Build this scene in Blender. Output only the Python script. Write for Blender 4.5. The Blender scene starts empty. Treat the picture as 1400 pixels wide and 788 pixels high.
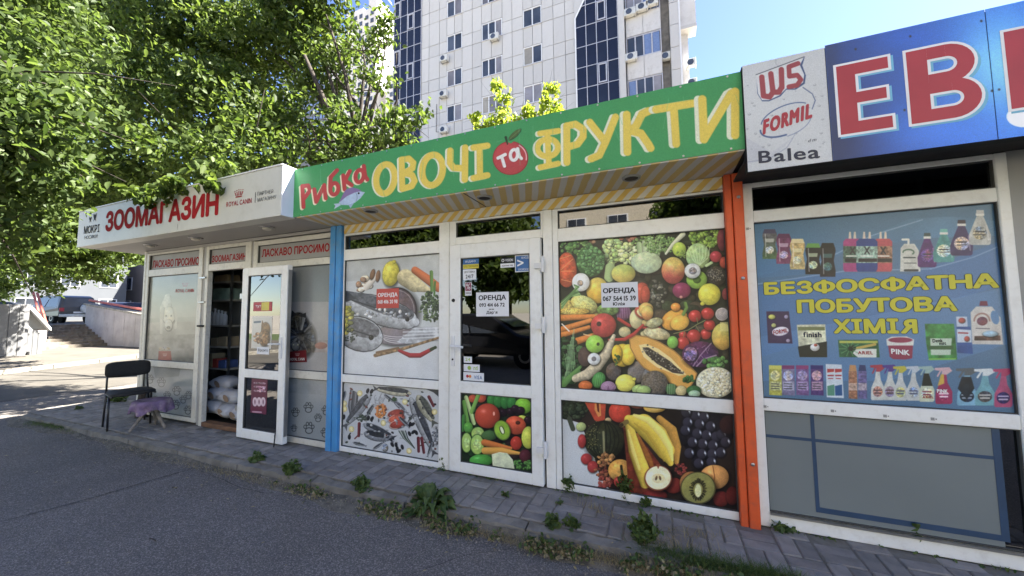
import bpy, bmesh, math, random
import numpy as np
from mathutils import Vector, Matrix
random.seed(7); RNG = np.random.default_rng(7)
SC = bpy.context.scene; COL = SC.collection
PI = math.pi; R = math.radians

# ---------------------------------------------------------------- camera
FPX, YAW, PIT, ROL = 496.12, .381935, .068884, -.0093946
CAM = (0.0, -2.896, 1.4)
def _rot(v):
    x, f, y = v
    c, s = math.cos(ROL), math.sin(ROL); x, y = c*x-s*y, s*x+c*y
    c, s = math.cos(PIT), math.sin(PIT); f, y = c*f-s*y, s*f+c*y
    c, s = math.cos(YAW), math.sin(YAW); return Vector((c*x-s*f, s*x+c*f, y))
cam = bpy.data.objects.new('camera', bpy.data.cameras.new('camera')); COL.objects.link(cam)
_r, _u, _f = _rot((1, 0, 0)), _rot((0, 0, 1)), _rot((0, 1, 0))
cam.matrix_world = Matrix(((_r.x, _u.x, -_f.x, CAM[0]), (_r.y, _u.y, -_f.y, CAM[1]), (_r.z, _u.z, -_f.z, CAM[2]), (0, 0, 0, 1)))
cam.data.sensor_width = 36; cam.data.lens = FPX/1400*36
cam.data.clip_start = .05; cam.data.clip_end = 3000
SC.camera = cam

# ---------------------------------------------------------------- world, sun, exposure
SUN_DIR = Vector((.87, .50, .0)).normalized(); SUN_EL = R(50)
W = bpy.data.worlds.new('World'); SC.world = W; W.use_nodes = True
nt = W.node_tree; nt.nodes.clear()
sky = nt.nodes.new('ShaderNodeTexSky'); sky.sky_type = 'NISHITA'; sky.sun_disc = False
sky.sun_elevation = SUN_EL; sky.sun_rotation = math.atan2(SUN_DIR.x, SUN_DIR.y)
sky.air_density = .9; sky.dust_density = .3; sky.ozone_density = 1.0
bg = nt.nodes.new('ShaderNodeBackground'); bg.inputs[1].default_value = .05
wo = nt.nodes.new('ShaderNodeOutputWorld')
hs_ = nt.nodes.new('ShaderNodeHueSaturation'); hs_.inputs['Saturation'].default_value = 1.1; hs_.inputs['Hue'].default_value = .512
nt.links.new(sky.outputs[0], hs_.inputs['Color']); nt.links.new(hs_.outputs[0], bg.inputs[0]); nt.links.new(bg.outputs[0], wo.inputs[0])
sl = bpy.data.lights.new('sun', 'SUN'); sl.energy = 4.8; sl.angle = R(.5); sl.color = (1, .95, .86)
so = bpy.data.objects.new('sun', sl); COL.objects.link(so)
sd = Vector((SUN_DIR.x*math.cos(SUN_EL), SUN_DIR.y*math.cos(SUN_EL), math.sin(SUN_EL)))
so.rotation_euler = sd.to_track_quat('Z', 'Y').to_euler(); so.location = (0, 0, 30)
SC.view_settings.view_transform = 'Standard'; SC.view_settings.look = 'None'
SC.view_settings.exposure = 2.98; SC.view_settings.gamma = 1

# ---------------------------------------------------------------- measuring helpers (survey of the place)
def ray(px, py): return _rot((px-700, FPX, 394-py))
def atY(px, py, y):
    d = ray(px, py); t = (y-CAM[1])/d.y; return Vector((CAM[0]+d.x*t, y, CAM[2]+d.z*t))
def atZ(px, py, z):
    d = ray(px, py); t = (z-CAM[2])/d.z; return Vector((CAM[0]+d.x*t, CAM[1]+d.y*t, z))

# ---------------------------------------------------------------- materials
def hexc(h):
    h = h.lstrip('#'); v = [int(h[i:i+2], 16)/255 for i in (0, 2, 4)]
    return tuple((c/12.92 if c < .04045 else ((c+.055)/1.055)**2.4) for c in v)
def mat(name, col, rough=.6, var=.12, scale=8., bump=0., bscale=None, metal=0., spec=.5, dirt=0., dirtcol=(.12, .1, .08), dscale=3., detail=6., coat=0., rnd=0.):
    m = bpy.data.materials.new(name); m.use_nodes = True
    t = m.node_tree; n = t.nodes; L = t.links; p = n['Principled BSDF']
    if isinstance(col, str): col = hexc(col)
    p.inputs['Roughness'].default_value = rough; p.inputs['Metallic'].default_value = metal
    p.inputs['Specular IOR Level'].default_value = spec
    if coat: p.inputs['Coat Weight'].default_value = coat
    tc = n.new('ShaderNodeTexCoord')
    nz = n.new('ShaderNodeTexNoise'); nz.inputs['Scale'].default_value = scale; nz.inputs['Detail'].default_value = detail
    L.new(tc.outputs['Object'], nz.inputs['Vector'])
    rp = n.new('ShaderNodeValToRGB'); e = rp.color_ramp.elements
    e[0].position = .3; e[1].position = .72
    e[0].color = tuple(max(0, c*(1-var)) for c in col)+(1,); e[1].color = tuple(min(1, c*(1+var)) for c in col)+(1,)
    L.new(nz.outputs['Fac'], rp.inputs[0]); out = rp.outputs[0]
    if dirt:
        n2 = n.new('ShaderNodeTexNoise'); n2.inputs['Scale'].default_value = dscale; n2.inputs['Detail'].default_value = 9; n2.inputs['Roughness'].default_value = .7
        L.new(tc.outputs['Object'], n2.inputs['Vector'])
        r2 = n.new('ShaderNodeMapRange'); r2.inputs[1].default_value = .5; r2.inputs[2].default_value = .75; r2.inputs[3].default_value = 0; r2.inputs[4].default_value = dirt
        L.new(n2.outputs['Fac'], r2.inputs[0])
        mx = n.new('ShaderNodeMix'); mx.data_type = 'RGBA'; mx.inputs[7].default_value = tuple(dirtcol)+(1,)
        L.new(r2.outputs[0], mx.inputs[0]); L.new(out, mx.inputs[6]); out = mx.outputs[2]
    if rnd:
        oi = n.new('ShaderNodeObjectInfo'); mr = n.new('ShaderNodeMapRange'); mr.inputs[3].default_value = 1-rnd; mr.inputs[4].default_value = 1+rnd*.7
        m3 = n.new('ShaderNodeMix'); m3.data_type = 'RGBA'; m3.blend_type = 'MULTIPLY'; m3.inputs[0].default_value = 1
        L.new(oi.outputs['Random'], mr.inputs[0]); L.new(mr.outputs[0], m3.inputs[7]); L.new(out, m3.inputs[6]); out = m3.outputs[2]
    L.new(out, p.inputs['Base Color'])
    if bump:
        b = n.new('ShaderNodeBump'); b.inputs['Strength'].default_value = bump; b.inputs['Distance'].default_value = .01
        n3 = n.new('ShaderNodeTexNoise'); n3.inputs['Scale'].default_value = bscale or scale*4; n3.inputs['Detail'].default_value = 5
        L.new(tc.outputs['Object'], n3.inputs['Vector']); L.new(n3.outputs['Fac'], b.inputs['Height']); L.new(b.outputs[0], p.inputs['Normal'])
    return m
def glass_mat(name, tint=(.75, .8, .78), refl=1.0, rough=.0):
    m = bpy.data.materials.new(name); m.use_nodes = True; t = m.node_tree; n = t.nodes; L = t.links
    n.remove(n['Principled BSDF']); o = n['Material Output']
    tr = n.new('ShaderNodeBsdfTransparent'); tr.inputs[0].default_value = tuple(tint)+(1,)
    gl = n.new('ShaderNodeBsdfGlossy'); gl.inputs['Roughness'].default_value = rough
    fr = n.new('ShaderNodeFresnel'); fr.inputs[0].default_value = 1.5
    mu = n.new('ShaderNodeMath'); mu.operation = 'MULTIPLY_ADD'; mu.inputs[1].default_value = 2.4*refl; mu.inputs[2].default_value = .03; mu.use_clamp = True
    nz = n.new('ShaderNodeTexNoise'); nz.inputs['Scale'].default_value = 1.7
    tc = n.new('ShaderNodeTexCoord'); L.new(tc.outputs['Object'], nz.inputs['Vector'])
    b = n.new('ShaderNodeBump'); b.inputs['Strength'].default_value = .04; L.new(nz.outputs[0], b.inputs['Height']); L.new(b.outputs[0], gl.inputs['Normal'])
    mx = n.new('ShaderNodeMixShader')
    L.new(fr.outputs[0], mu.inputs[0]); L.new(mu.outputs[0], mx.inputs[0]); L.new(tr.outputs[0], mx.inputs[1]); L.new(gl.outputs[0], mx.inputs[2]); L.new(mx.outputs[0], o.inputs[0])
    return m
def leaf_mat(name, c0, c1, trans=.5, rough=.45):
    m = bpy.data.materials.new(name); m.use_nodes = True; t = m.node_tree; n = t.nodes; L = t.links
    p = n['Principled BSDF']; o = n['Material Output']; p.inputs['Roughness'].default_value = rough; p.inputs['Specular IOR Level'].default_value = .25
    g = n.new('ShaderNodeNewGeometry'); rp = n.new('ShaderNodeValToRGB')
    rp.color_ramp.elements[0].color = tuple(c0)+(1,); rp.color_ramp.elements[1].color = tuple(c1)+(1,)
    L.new(g.outputs['Random Per Island'], rp.inputs[0]); L.new(rp.outputs[0], p.inputs['Base Color'])
    tl = n.new('ShaderNodeBsdfTranslucent'); mc = n.new('ShaderNodeMix'); mc.data_type = 'RGBA'; mc.blend_type = 'MULTIPLY'; mc.inputs[0].default_value = 1
    mc.inputs[7].default_value = (1.6, 1.6, .95, 1); L.new(rp.outputs[0], mc.inputs[6]); L.new(mc.outputs[2], tl.inputs[0])
    mx = n.new('ShaderNodeMixShader'); mx.inputs[0].default_value = trans
    L.new(p.outputs[0], mx.inputs[1]); L.new(tl.outputs[0], mx.inputs[2]); L.new(mx.outputs[0], o.inputs[0])
    return m
M = {}
M['pvc'] = mat('white_plastic', (.80, .80, .77), .38, .04, 3, dirt=.3, dirtcol=(.42, .37, .29), dscale=14)
M['pvc_old'] = mat('aged_white_plastic', (.62, .60, .53), .42, .07, 3, dirt=.5, dirtcol=(.25, .21, .15), dscale=18)
M['seam'] = mat('dark_gasket', (.06, .06, .055), .7)
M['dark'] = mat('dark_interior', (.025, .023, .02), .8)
M['wallgrey'] = mat('grey_panel', (.30, .30, .29), .5, .06, 2, dirt=.2)
M['soffit_grey'] = mat('soffit_panel', (.36, .35, .33), .5, .06, 2, dirt=.3, dirtcol=(.2, .17, .13))
M['signbox'] = mat('sign_box_sheet', (.60, .59, .52), .4, .05, 1.5, dirt=.35, dirtcol=(.34, .32, .24), dscale=4)
M['signside_skylit'] = mat('sign_side_skylit_tint', (.62, .66, .74), .4, .03)  # bluish cast of skylight put into the colour of the sign end
M['red'] = mat('red_lettering', (.32, .018, .022), .85, .08, 20, spec=.12)
M['redbright'] = mat('red_vinyl', (.40, .026, .04), .45, .08, 6)
M['black'] = mat('black_paint', (.02, .02, .02), .7, spec=.2)
M['greytext'] = mat('grey_lettering', (.07, .07, .065), .85, spec=.15)
M['white'] = mat('white_vinyl', (.78, .78, .78), .45, .03)
M['paper'] = mat('white_paper', (.72, .73, .76), .7, .03)
M['redpaper'] = mat('red_paper', (.55, .10, .075), .7, .05)
M['yellowtext'] = mat('yellow_lettering', (.60, .56, .05), .5, .05, 20)
M['navy'] = mat('navy_vinyl', (.008, .014, .04), .4)
M['bluepaint'] = mat('blue_painted_metal', (.055, .26, .56), .5, .15, 6, bump=.3, bscale=9, dirt=.75, dirtcol=(.16, .24, .32), dscale=11)
M['orangepaint'] = mat('orange_painted_metal', (.66, .095, .022), .5, .12, 6, bump=.3, bscale=9, dirt=.7, dirtcol=(.38, .09, .05), dscale=11)
M['tape'] = mat('blue_tape', (.022, .055, .115), .5)
M['film'] = mat('frosted_film', (.19, .215, .215), .3, .08, 1.2, spec=.4)
M['metal'] = mat('metal', (.4, .4, .4), .35, metal=.9)
M['handle'] = mat('handle_white', (.7, .7, .7), .3)
M['lampdark'] = mat('lamp_hole', (.02, .018, .015), .6)
M['lampglass'] = mat('lamp_glass', (.55, .52, .45), .3)
M['roof'] = mat('roof_felt', (.08, .08, .08), .9)
M['rust'] = mat('rusty_threshold', (.16, .08, .04), .8, .3, 10, bump=.3)
M['concrete'] = mat('kerb_concrete', (.19, .175, .15), .9, .3, 7, bump=.6, bscale=40, dirt=.6, dirtcol=(.09, .075, .055), dscale=5)
M['paver'] = mat('paver_concrete', (.25, .228, .205), .9, .3, 9, bump=.5, bscale=60, dirt=.55, dirtcol=(.10, .09, .078), dscale=4, rnd=.22)
M['joint'] = mat('paver_joint_sand', (.16, .145, .12), .95, .2, 30)
M['bark'] = mat('bark', (.045, .035, .027), .9, .4, 12, bump=.8)
M['chairblack'] = mat('chair_black_fabric', (.012, .012, .013), .8, .3, 60)
M['chairmetal'] = mat('chair_black_tube', (.015, .015, .017), .35)
M['oldwood'] = mat('old_wood', (.22, .19, .16), .8, .4, 20, bump=.5)
M['dirt'] = mat('kerb_dirt', (.13, .115, .09), .95, .4, 15, bump=1, bscale=60)
M['gravel'] = mat('gravel_grit', (.24, .21, .17), .9, .5, 40)
M['drygrass'] = leaf_mat('dry_grass', (.22, .18, .10), (.34, .29, .18), .3)
M['weed'] = leaf_mat('weed_leaf', (.05, .085, .025), (.12, .17, .055), .3)
M['leafA'] = leaf_mat('leaf_green', (.036, .064, .014), (.115, .158, .042), .5, .5)
M['leafB'] = leaf_mat('leaf_light_green', (.038, .066, .018), (.108, .15, .048), .5, .5)
M['leafY'] = leaf_mat('leaf_yellow_green', (.16, .24, .03), (.34, .38, .07), .5)
M['glass'] = glass_mat('window_glass', (.35, .37, .36), 1.25)
M['glass_dark'] = glass_mat('tinted_glass', (.10, .105, .105), 1.3)
M['towerwall'] = mat('tower_joint_base', (.30, .29, .28), .8)
M['towerpanel'] = mat('tower_cladding', (.55, .53, .505), .55, .05, 1.1, dirt=.4, dirtcol=(.36, .33, .30), dscale=1.1, rnd=.07)
M['towerdark'] = mat('tower_dark_glass', (.016, .019, .034), .18, .3, .5, spec=.45)
M['towerdark2'] = mat('tower_blue_glass', (.012, .014, .028), .1, .3, .5, spec=.5)
M['towerblue'] = mat('tower_sky_glass', (.16, .22, .38), .08, spec=.8)
M['mullion'] = mat('aluminium_mullion', (.5, .5, .55), .4)
M['farpane'] = mat('far_window_pane', (.06, .07, .09), .08, .5, .6, spec=.8, rnd=.5)
M['curtain'] = mat('curtained_pane', (.22, .21, .23), .3, .25, 1.3, rnd=.5)
M['curtain2'] = mat('blind_pane', (.36, .33, .28), .4, .2, 2, rnd=.4)
M['acwhite'] = mat('ac_case', (.6, .6, .57), .5, dirt=.4, dirtcol=(.3, .2, .12))
M['balc'] = mat('balcony_panel', (.58, .56, .54), .6, .08, 1, dirt=.6, dirtcol=(.3, .27, .23), dscale=1.5)
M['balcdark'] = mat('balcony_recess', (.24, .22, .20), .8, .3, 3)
M['stair'] = mat('stair_concrete', (.19, .165, .135), .9, .25, 4, dirt=.5, dirtcol=(.16, .05, .03), dscale=5)
M['stairwall'] = mat('retaining_wall', (.40, .37, .36), .9, .15, 2, bump=.3, dirt=.3)
M['shed'] = mat('corrugated_white', (.15, .152, .156), .4, .05, 3, dirt=.3, dirtcol=(.45, .42, .4))
M['redrail'] = mat('red_rail', (.42, .11, .08), .6, .2, 4)
M['facade1'] = mat('pink_render', (.28, .24, .215), .9, .05, 1)
M['facade2'] = mat('blue_grey_render', (.11, .118, .13), .9, .05, 1)
M['shelf'] = mat('shelf_board', (.45, .43, .38), .6)
M['cloth'] = mat('purple_cloth', (.15, .10, .17), .9, .6, 9, dirt=.8, dirtcol=(.38, .33, .30), dscale=11)

# ---------------------------------------------------------------- object helpers
def tag(o, label=None, cat=None, group=None, kind=None):
    if label: o['label'] = label
    if cat: o['category'] = cat
    if group: o['group'] = group
    if kind: o['kind'] = kind
    return o
def thing(name, label, cat, loc=(0, 0, 0), group=None):
    o = bpy.data.objects.new(name, None); o.location = loc; o.empty_display_size = .1; COL.objects.link(o)
    return tag(o, label, cat, group)
def wloc(o):
    v = Vector((0, 0, 0))
    while o is not None: v += Vector(o.location); o = o.parent
    return v
def link(name, me, m=None, parent=None, smooth=False):
    if m is not None: me.materials.clear(); me.materials.append(m)
    if smooth: me.polygons.foreach_set('use_smooth', [True]*len(me.polygons))
    o = bpy.data.objects.new(name, me); COL.objects.link(o)
    if parent is not None:
        d = wloc(parent)
        if d.length: me.transform(Matrix.Translation(-d))
        o.parent = parent
    return o
class MB:
    def __init__(s): s.v = []; s.f = []
    def add(s, v, f):
        k = len(s.v); s.v += [tuple(a) for a in v]; s.f += [tuple(i+k for i in q) for q in f]; return s
    def box(s, x0, x1, y0, y1, z0, z1):
        x0, x1 = sorted((x0, x1)); y0, y1 = sorted((y0, y1)); z0, z1 = sorted((z0, z1))
        return s.add([(x0, y0, z0), (x1, y0, z0), (x1, y1, z0), (x0, y1, z0), (x0, y0, z1), (x1, y0, z1), (x1, y1, z1), (x0, y1, z1)],
              [(0, 3, 2, 1), (4, 5, 6, 7), (0, 1, 5, 4), (1, 2, 6, 5), (2, 3, 7, 6), (3, 0, 4, 7)])
    def quad(s, a, b, c, d): return s.add([a, b, c, d], [(0, 1, 2, 3)])
    def frame(s, x0, x1, z0, z1, w, y0, y1):          # four bars round an opening (inner size x0..x1, z0..z1)
        s.box(x0-w, x0, y0, y1, z0-w, z1+w); s.box(x1, x1+w, y0, y1, z0-w, z1+w)
        s.box(x0, x1, y0, y1, z0-w, z0); s.box(x0, x1, y0, y1, z1, z1+w); return s
    def tube(s, pts, rad, n=8, caps=True):
        pts = [Vector(p) for p in pts]; rs = rad if isinstance(rad, (list, tuple)) else [rad]*len(pts); rings = []
        k = len(s.v)
        for i, p in enumerate(pts):
            t = (pts[min(i+1, len(pts)-1)]-pts[max(i-1, 0)]).normalized()
            u = t.cross(Vector((0, 0, 1)) if abs(t.z) < .95 else Vector((1, 0, 0))).normalized(); w = t.cross(u)
            for j in range(n):
                a = 2*PI*j/n; s.v.append(tuple(p+(u*math.cos(a)+w*math.sin(a))*rs[i]))
        for i in range(len(pts)-1):
            for j in range(n):
                a = k+i*n+j; b = k+i*n+(j+1) % n; s.f.append((a, b, b+n, a+n))
        if caps: s.f.append(tuple(k+j for j in range(n))[::-1]); s.f.append(tuple(k+(len(pts)-1)*n+j for j in range(n)))
        return s
    def lathe(s, c, prof, n=16, ax='z'):
        k = len(s.v)
        for r_, h in prof:
            for j in range(n):
                a = 2*PI*j/n; u, w = r_*math.cos(a), r_*math.sin(a)
                s.v.append((c[0]+u, c[1]+w, c[2]+h) if ax == 'z' else ((c[0]+u, c[1]+h, c[2]+w) if ax == 'y' else (c[0]+h, c[1]+u, c[2]+w)))
        for i in range(len(prof)-1):
            for j in range(n):
                a = k+i*n+j; b = k+i*n+(j+1) % n; s.f.append((a, b, b+n, a+n))
        s.f.append(tuple(k+j for j in range(n))[::-1]); s.f.append(tuple(k+(len(prof)-1)*n+j for j in range(n)))
        return s
    def mesh(s, name, bevel=0):
        me = bpy.data.meshes.new(name); me.from_pydata(s.v, [], s.f); me.update()
        bm = bmesh.new(); bm.from_mesh(me); bmesh.ops.recalc_face_normals(bm, faces=bm.faces)
        if bevel: bmesh.ops.bevel(bm, geom=list(bm.edges), offset=bevel, segments=1, affect='EDGES', clamp_overlap=True)
        bm.to_mesh(me); bm.free(); return me
    def build(s, name, m, parent=None, bevel=0, smooth=False): return link(name, s.mesh(name, bevel), M[m] if isinstance(m, str) else m, parent, smooth)
def B(*a): return MB().box(*a)

# ---------------------------------------------------------------- lettering (flat vinyl / print, 1 mm thick sheets)
_tc = {}
def raw_text(s, shear=0.):
    cu = bpy.data.curves.new('lettering', 'FONT'); cu.body = s; cu.size = 1; cu.shear = shear; cu.resolution_u = 4
    o = bpy.data.objects.new('lettering', cu); COL.objects.link(o); dg = bpy.context.evaluated_depsgraph_get()
    me = bpy.data.meshes.new_from_object(o.evaluated_get(dg)); bpy.data.objects.remove(o); bpy.data.curves.remove(cu)
    n = len(me.vertices); a = np.empty(n*3); me.vertices.foreach_get('co', a); v = a.reshape(-1, 3).copy(); f = [tuple(p.vertices) for p in me.polygons]; bpy.data.meshes.remove(me)
    return v, f
def glyph_of(ch, shear):
    k = ('g', ch, shear)
    if k not in _tc:
        if ch == 'Ф':
            v, f = raw_text('О'); v[:, 0] *= 1.08; lo, hi = v.min(0), v.max(0); m_ = (lo[0]+hi[0])/2; zc = (lo[1]+hi[1])/2; v[:, 1] = zc+(v[:, 1]-zc)*.80
            n = len(v); v = np.concatenate([v, np.array([[m_-.045, lo[1]-.01, -2e-4], [m_+.045, lo[1]-.01, -2e-4], [m_+.045, hi[1]+.01, -2e-4], [m_-.045, hi[1]+.01, -2e-4]])]); f = f+[(n, n+1, n+2, n+3)]
        elif ch == 'Я':
            v, f = raw_text('R'); lo, hi = v.min(0), v.max(0); v[:, 0] = lo[0]+hi[0]-v[:, 0]; f = [q[::-1] for q in f]
        else: v, f = raw_text(ch, shear)
        _tc[k] = (v, f)
    return _tc[k]
def text_mesh(s, bold=0., shear=0.):
    key = (s, shear)
    if key not in _tc:
        V, F, x = [], [], 0.; last = None
        for ch in s:
            if ch == ' ': x += .28; continue
            v, f = glyph_of(ch, shear); lo, hi = v[:, 0].min(), v[:, 0].max()
            sb = .055 if ch in 'ОСЗФЄЭoceaд0689' else (.02 if ch in 'АУТДЛХХY47' else .075)
            k = len(V); V += [(p[0]-lo+x+sb, p[1], p[2]) for p in v]; F += [tuple(i+k for i in q) for q in f]; x += hi-lo+2*sb
        a = np.array(V); _tc[key] = ((V, F), a.min(0), a.max(0))
    return _tc[key]
def text(s, x0, x1, z0, z1, y, m, parent, bold=0., shear=0., name='lettering', skew=0., grow=0.):
    """flat lettering filling x0..x1, z0..z1 on the plane y; skew lifts the right end; bold strokes are laid up from shifted layers"""
    (v, f), lo, hi = text_mesh(s, 0., shear)
    sx = (x1-x0)/(hi[0]-lo[0]); sz = (z1-z0)/(hi[1]-lo[1]); bx = bold*min(sx, sz*1.6); bz = bold*min(sz, sx*1.2)
    if not grow and bold: x0 += bx; x1 -= bx; sx = (x1-x0)/(hi[0]-lo[0])
    vv, ff = [], []
    offs = [(0, 0)]+([(bx*math.cos(k*PI/4), bz*math.sin(k*PI/4)) for k in range(8)] if bold else [])
    for i, (ox, oz) in enumerate(offs):
        k0 = len(vv)
        for p in v:
            X = x0+(p[0]-lo[0])*sx+ox; Z = z0+(p[1]-lo[1])*sz+oz+skew*((X-x0)/(x1-x0)); vv.append((X, y+i*1.5e-5+p[2], Z))
        ff += [tuple(q+k0 for q in t) for t in f]
    me = bpy.data.meshes.new(name); me.from_pydata(vv, [], ff); me.update()
    return link(name, me, M[m] if isinstance(m, str) else m, parent)

# ---------------------------------------------------------------- print painter: prints are painted on their own sheet, colours dulled by a painted reflection haze
def rgb(h):
    h = h.lstrip('#'); return np.array([int(h[i:i+2], 16)/255 for i in (0, 2, 4)])
_NT = np.random.default_rng(11).uniform(-1, 1, (128, 128))
class Print:
    def __init__(s, x0, x1, z0, z1, y, res=480, bgc='#808080'):
        s.b = (x0, x1, z0, z1, y); s.w = max(8, int((x1-x0)*res)); s.h = max(8, int((z1-z0)*res))
        X = x0+(np.arange(s.w)+.5)/s.w*(x1-x0); Z = z0+(np.arange(s.h)+.5)/s.h*(z1-z0); X, Z = np.meshgrid(X, Z)
        v = np.stack([X-CAM[0], np.full_like(X, y-CAM[1]), Z-CAM[2]], -1)
        A = np.array([list(_r), list(_f), list(_u)]).T; q = v@A
        s.PX = 700+q[..., 0]/q[..., 1]*FPX; s.PY = 394-q[..., 2]/q[..., 1]*FPX
        s.c = np.ones((s.h, s.w, 3))*rgb(bgc); s.win(0, 0, 1)
    def win(s, ox, oy, sc): s.ZX = (s.PX-ox)*sc; s.ZY = (s.PY-oy)*sc; s.aa = sc*.55; return s
    def _roi(s, a, b, c, d):
        k = 6; X = s.ZX[::k, ::k]; Y = s.ZY[::k, ::k]; pad = s.aa*9
        m = (X > a-pad) & (X < b+pad) & (Y > c-pad) & (Y < d+pad)
        r = np.where(m.any(1))[0]; q = np.where(m.any(0))[0]
        if not len(r): return None
        return slice(max(0, (r[0]-1)*k), min(s.h, (r[-1]+2)*k)), slice(max(0, (q[0]-1)*k), min(s.w, (q[-1]+2)*k))
    def _mix(s, sl, al, col):
        s.c[sl] = s.c[sl]*(1-al[..., None])+col*al[..., None]
    def noise(s, x, y, f=.05, seed=0):
        T = _NT; o = 0; k = f*.55; am = .55
        for i in range(3):
            X = x*k+seed*7.3+i*19.1; Y = y*k+seed*3.1+i*5.7; ix = np.floor(X).astype(int); iy = np.floor(Y).astype(int); u = X-ix; v = Y-iy; u = u*u*(3-2*u); v = v*v*(3-2*v)
            a_ = T[iy & 127, ix & 127]; b_ = T[iy & 127, (ix+1) & 127]; c_ = T[(iy+1) & 127, ix & 127]; d_ = T[(iy+1) & 127, (ix+1) & 127]
            o = o+am*((a_*(1-u)+b_*u)*(1-v)+(c_*(1-u)+d_*u)*v); k *= 2.1; am *= .6
        return o*1.5
    def ell(s, cx, cy, rx, ry, col, ang=0, sh=.75, hl=.35, tex=.08, tf=.06, bump=0, soft=1., col2=None):
        r0 = max(rx, ry)*1.35; sl = s._roi(cx-r0, cx+r0, cy-r0, cy+r0); hl *= .55; sh *= .85
        if sl is None: return
        x = s.ZX[sl]-cx; y = s.ZY[sl]-cy; a = R(ang); u = (x*math.cos(a)+y*math.sin(a))/rx; v = (-x*math.sin(a)+y*math.cos(a))/ry
        d = np.sqrt(u*u+v*v)
        if bump: d = d*(1+bump*s.noise(x, y, 9/max(rx, ry), 3))
        if sh > .25 and min(rx, ry) > 12:
            dx, dy = (x-min(rx, ry)*.10)*1., (y-min(rx, ry)*.14); us = (dx*math.cos(a)+dy*math.sin(a))/rx; vs = (-dx*math.sin(a)+dy*math.cos(a))/ry
            s.c[sl] *= (1-.6*np.clip((1.22-np.sqrt(us*us+vs*vs))/.30, 0, 1))[..., None]
        al = np.clip((1-d)*min(rx, ry)/(s.aa*soft)+.5, 0, 1)
        nz = np.sqrt(np.clip(1-d*d, 0, 1)); lam = np.clip(.55*nz-.30*u*math.cos(a)-.35*y/ry*.8+.35, 0, 1.3)
        c = np.ones(d.shape+(3,))*(rgb(col) if isinstance(col, str) else col)
        if col2 is not None:
            w = np.clip(.5-y/ry*.9+.2*s.noise(x, y, .03, 5), 0, 1)[..., None]; c = c*(1-w)+rgb(col2)*w
        c = c*((1-sh)+sh*(.35+.85*lam))[..., None]
        if tex: c = c*(1+tex*s.noise(x, y, tf, int(cx+cy) % 97)+.5*tex*s.noise(x, y, tf*5, int(cx*3+cy) % 97))[..., None]; c = c*(1+np.array([.5, .15, -.5])*tex*s.noise(x, y, 2.2/max(rx, ry), int(cx-cy) % 89)[..., None])
        if hl: c = c+hl*np.exp(-(((u+.32)/.20)**2+((v+.38)/.15)**2))[..., None]+.10*hl*np.exp(-(((u+.2)/.5)**2+((v+.25)/.45)**2))[..., None]
        s._mix(sl, al, np.clip(c, 0, 1))
    def poly(s, pts, col, tex=.0, tf=.05, alpha=1., grad=None):
        P = np.array(pts, float); lo = P.min(0); hi = P.max(0); sl = s._roi(lo[0], hi[0], lo[1], hi[1])
        if sl is None: return
        x = s.ZX[sl]; y = s.ZY[sl]; ins = np.zeros(x.shape, bool); dm = np.full(x.shape, 1e9)
        for i in range(len(P)):
            x0, y0 = P[i]; x1, y1 = P[(i+1) % len(P)]
            c = ((y0 > y) != (y1 > y)); 
            with np.errstate(divide='ignore', invalid='ignore'): ins ^= c & (x < (x1-x0)*(y-y0)/((y1-y0) if y1 != y0 else 1e-9)+x0)
            t = np.clip(((x-x0)*(x1-x0)+(y-y0)*(y1-y0))/max(1e-9, (x1-x0)**2+(y1-y0)**2), 0, 1)
            dm = np.minimum(dm, np.hypot(x-x0-t*(x1-x0), y-y0-t*(y1-y0)))
        sd_ = np.where(ins, -dm, dm); al = np.clip(.5-sd_/s.aa, 0, 1)*alpha
        c = np.ones(x.shape+(3,))*rgb(col)
        if grad is not None:
            w = np.clip((y-lo[1])/max(1, hi[1]-lo[1]), 0, 1)[..., None]; c = c*(1-w)+rgb(grad)*w
        if tex: c = c*(1+tex*s.noise(x, y, tf, len(pts)))[..., None]
        s._mix(sl, al, np.clip(c, 0, 1))
    def st(s, pts, r_, col, sh=0, tex=0, alpha=1., flat=False):
        P = np.array(pts, float); rr = r_ if isinstance(r_, (list, tuple)) else [r_]*len(P); rm = max(rr)
        lo = P.min(0)-rm; hi = P.max(0)+rm; sl = s._roi(lo[0], hi[0], lo[1], hi[1])
        if sl is None: return
        x = s.ZX[sl]; y = s.ZY[sl]; best = np.full(x.shape, 1e9); rel = np.zeros(x.shape)
        for i in range(max(1, len(P)-1)):
            x0, y0 = P[i]; x1, y1 = P[min(i+1, len(P)-1)]; L2 = max(1e-9, (x1-x0)**2+(y1-y0)**2)
            t = np.clip(((x-x0)*(x1-x0)+(y-y0)*(y1-y0))/L2, 0, 1); rad = rr[i]*(1-t)+rr[min(i+1, len(P)-1)]*t
            dd = np.hypot(x-x0-t*(x1-x0), y-y0-t*(y1-y0)); q = dd-rad; m = q < best; best = np.where(m, q, best)
            side = ((x-x0)*(y1-y0)-(y-y0)*(x1-x0))/math.sqrt(L2)/np.maximum(rad, 1e-6)
            sgn = 1 if (x1-x0) >= 0 else -1
            rel = np.where(m, side*sgn, rel)
        al = np.clip(.5-best/s.aa, 0, 1)*alpha; c = np.ones(x.shape+(3,))*rgb(col)
        if sh: c = c*(1-sh*.5+sh*.55*np.sqrt(np.clip(1-rel**2, 0, 1))+sh*.35*np.clip(rel, -1, 1))[..., None]
        if tex: c = c*(1+tex*s.noise(x, y, .12, len(pts)+7))[..., None]
        s._mix(sl, al, np.clip(c, 0, 1))
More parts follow.
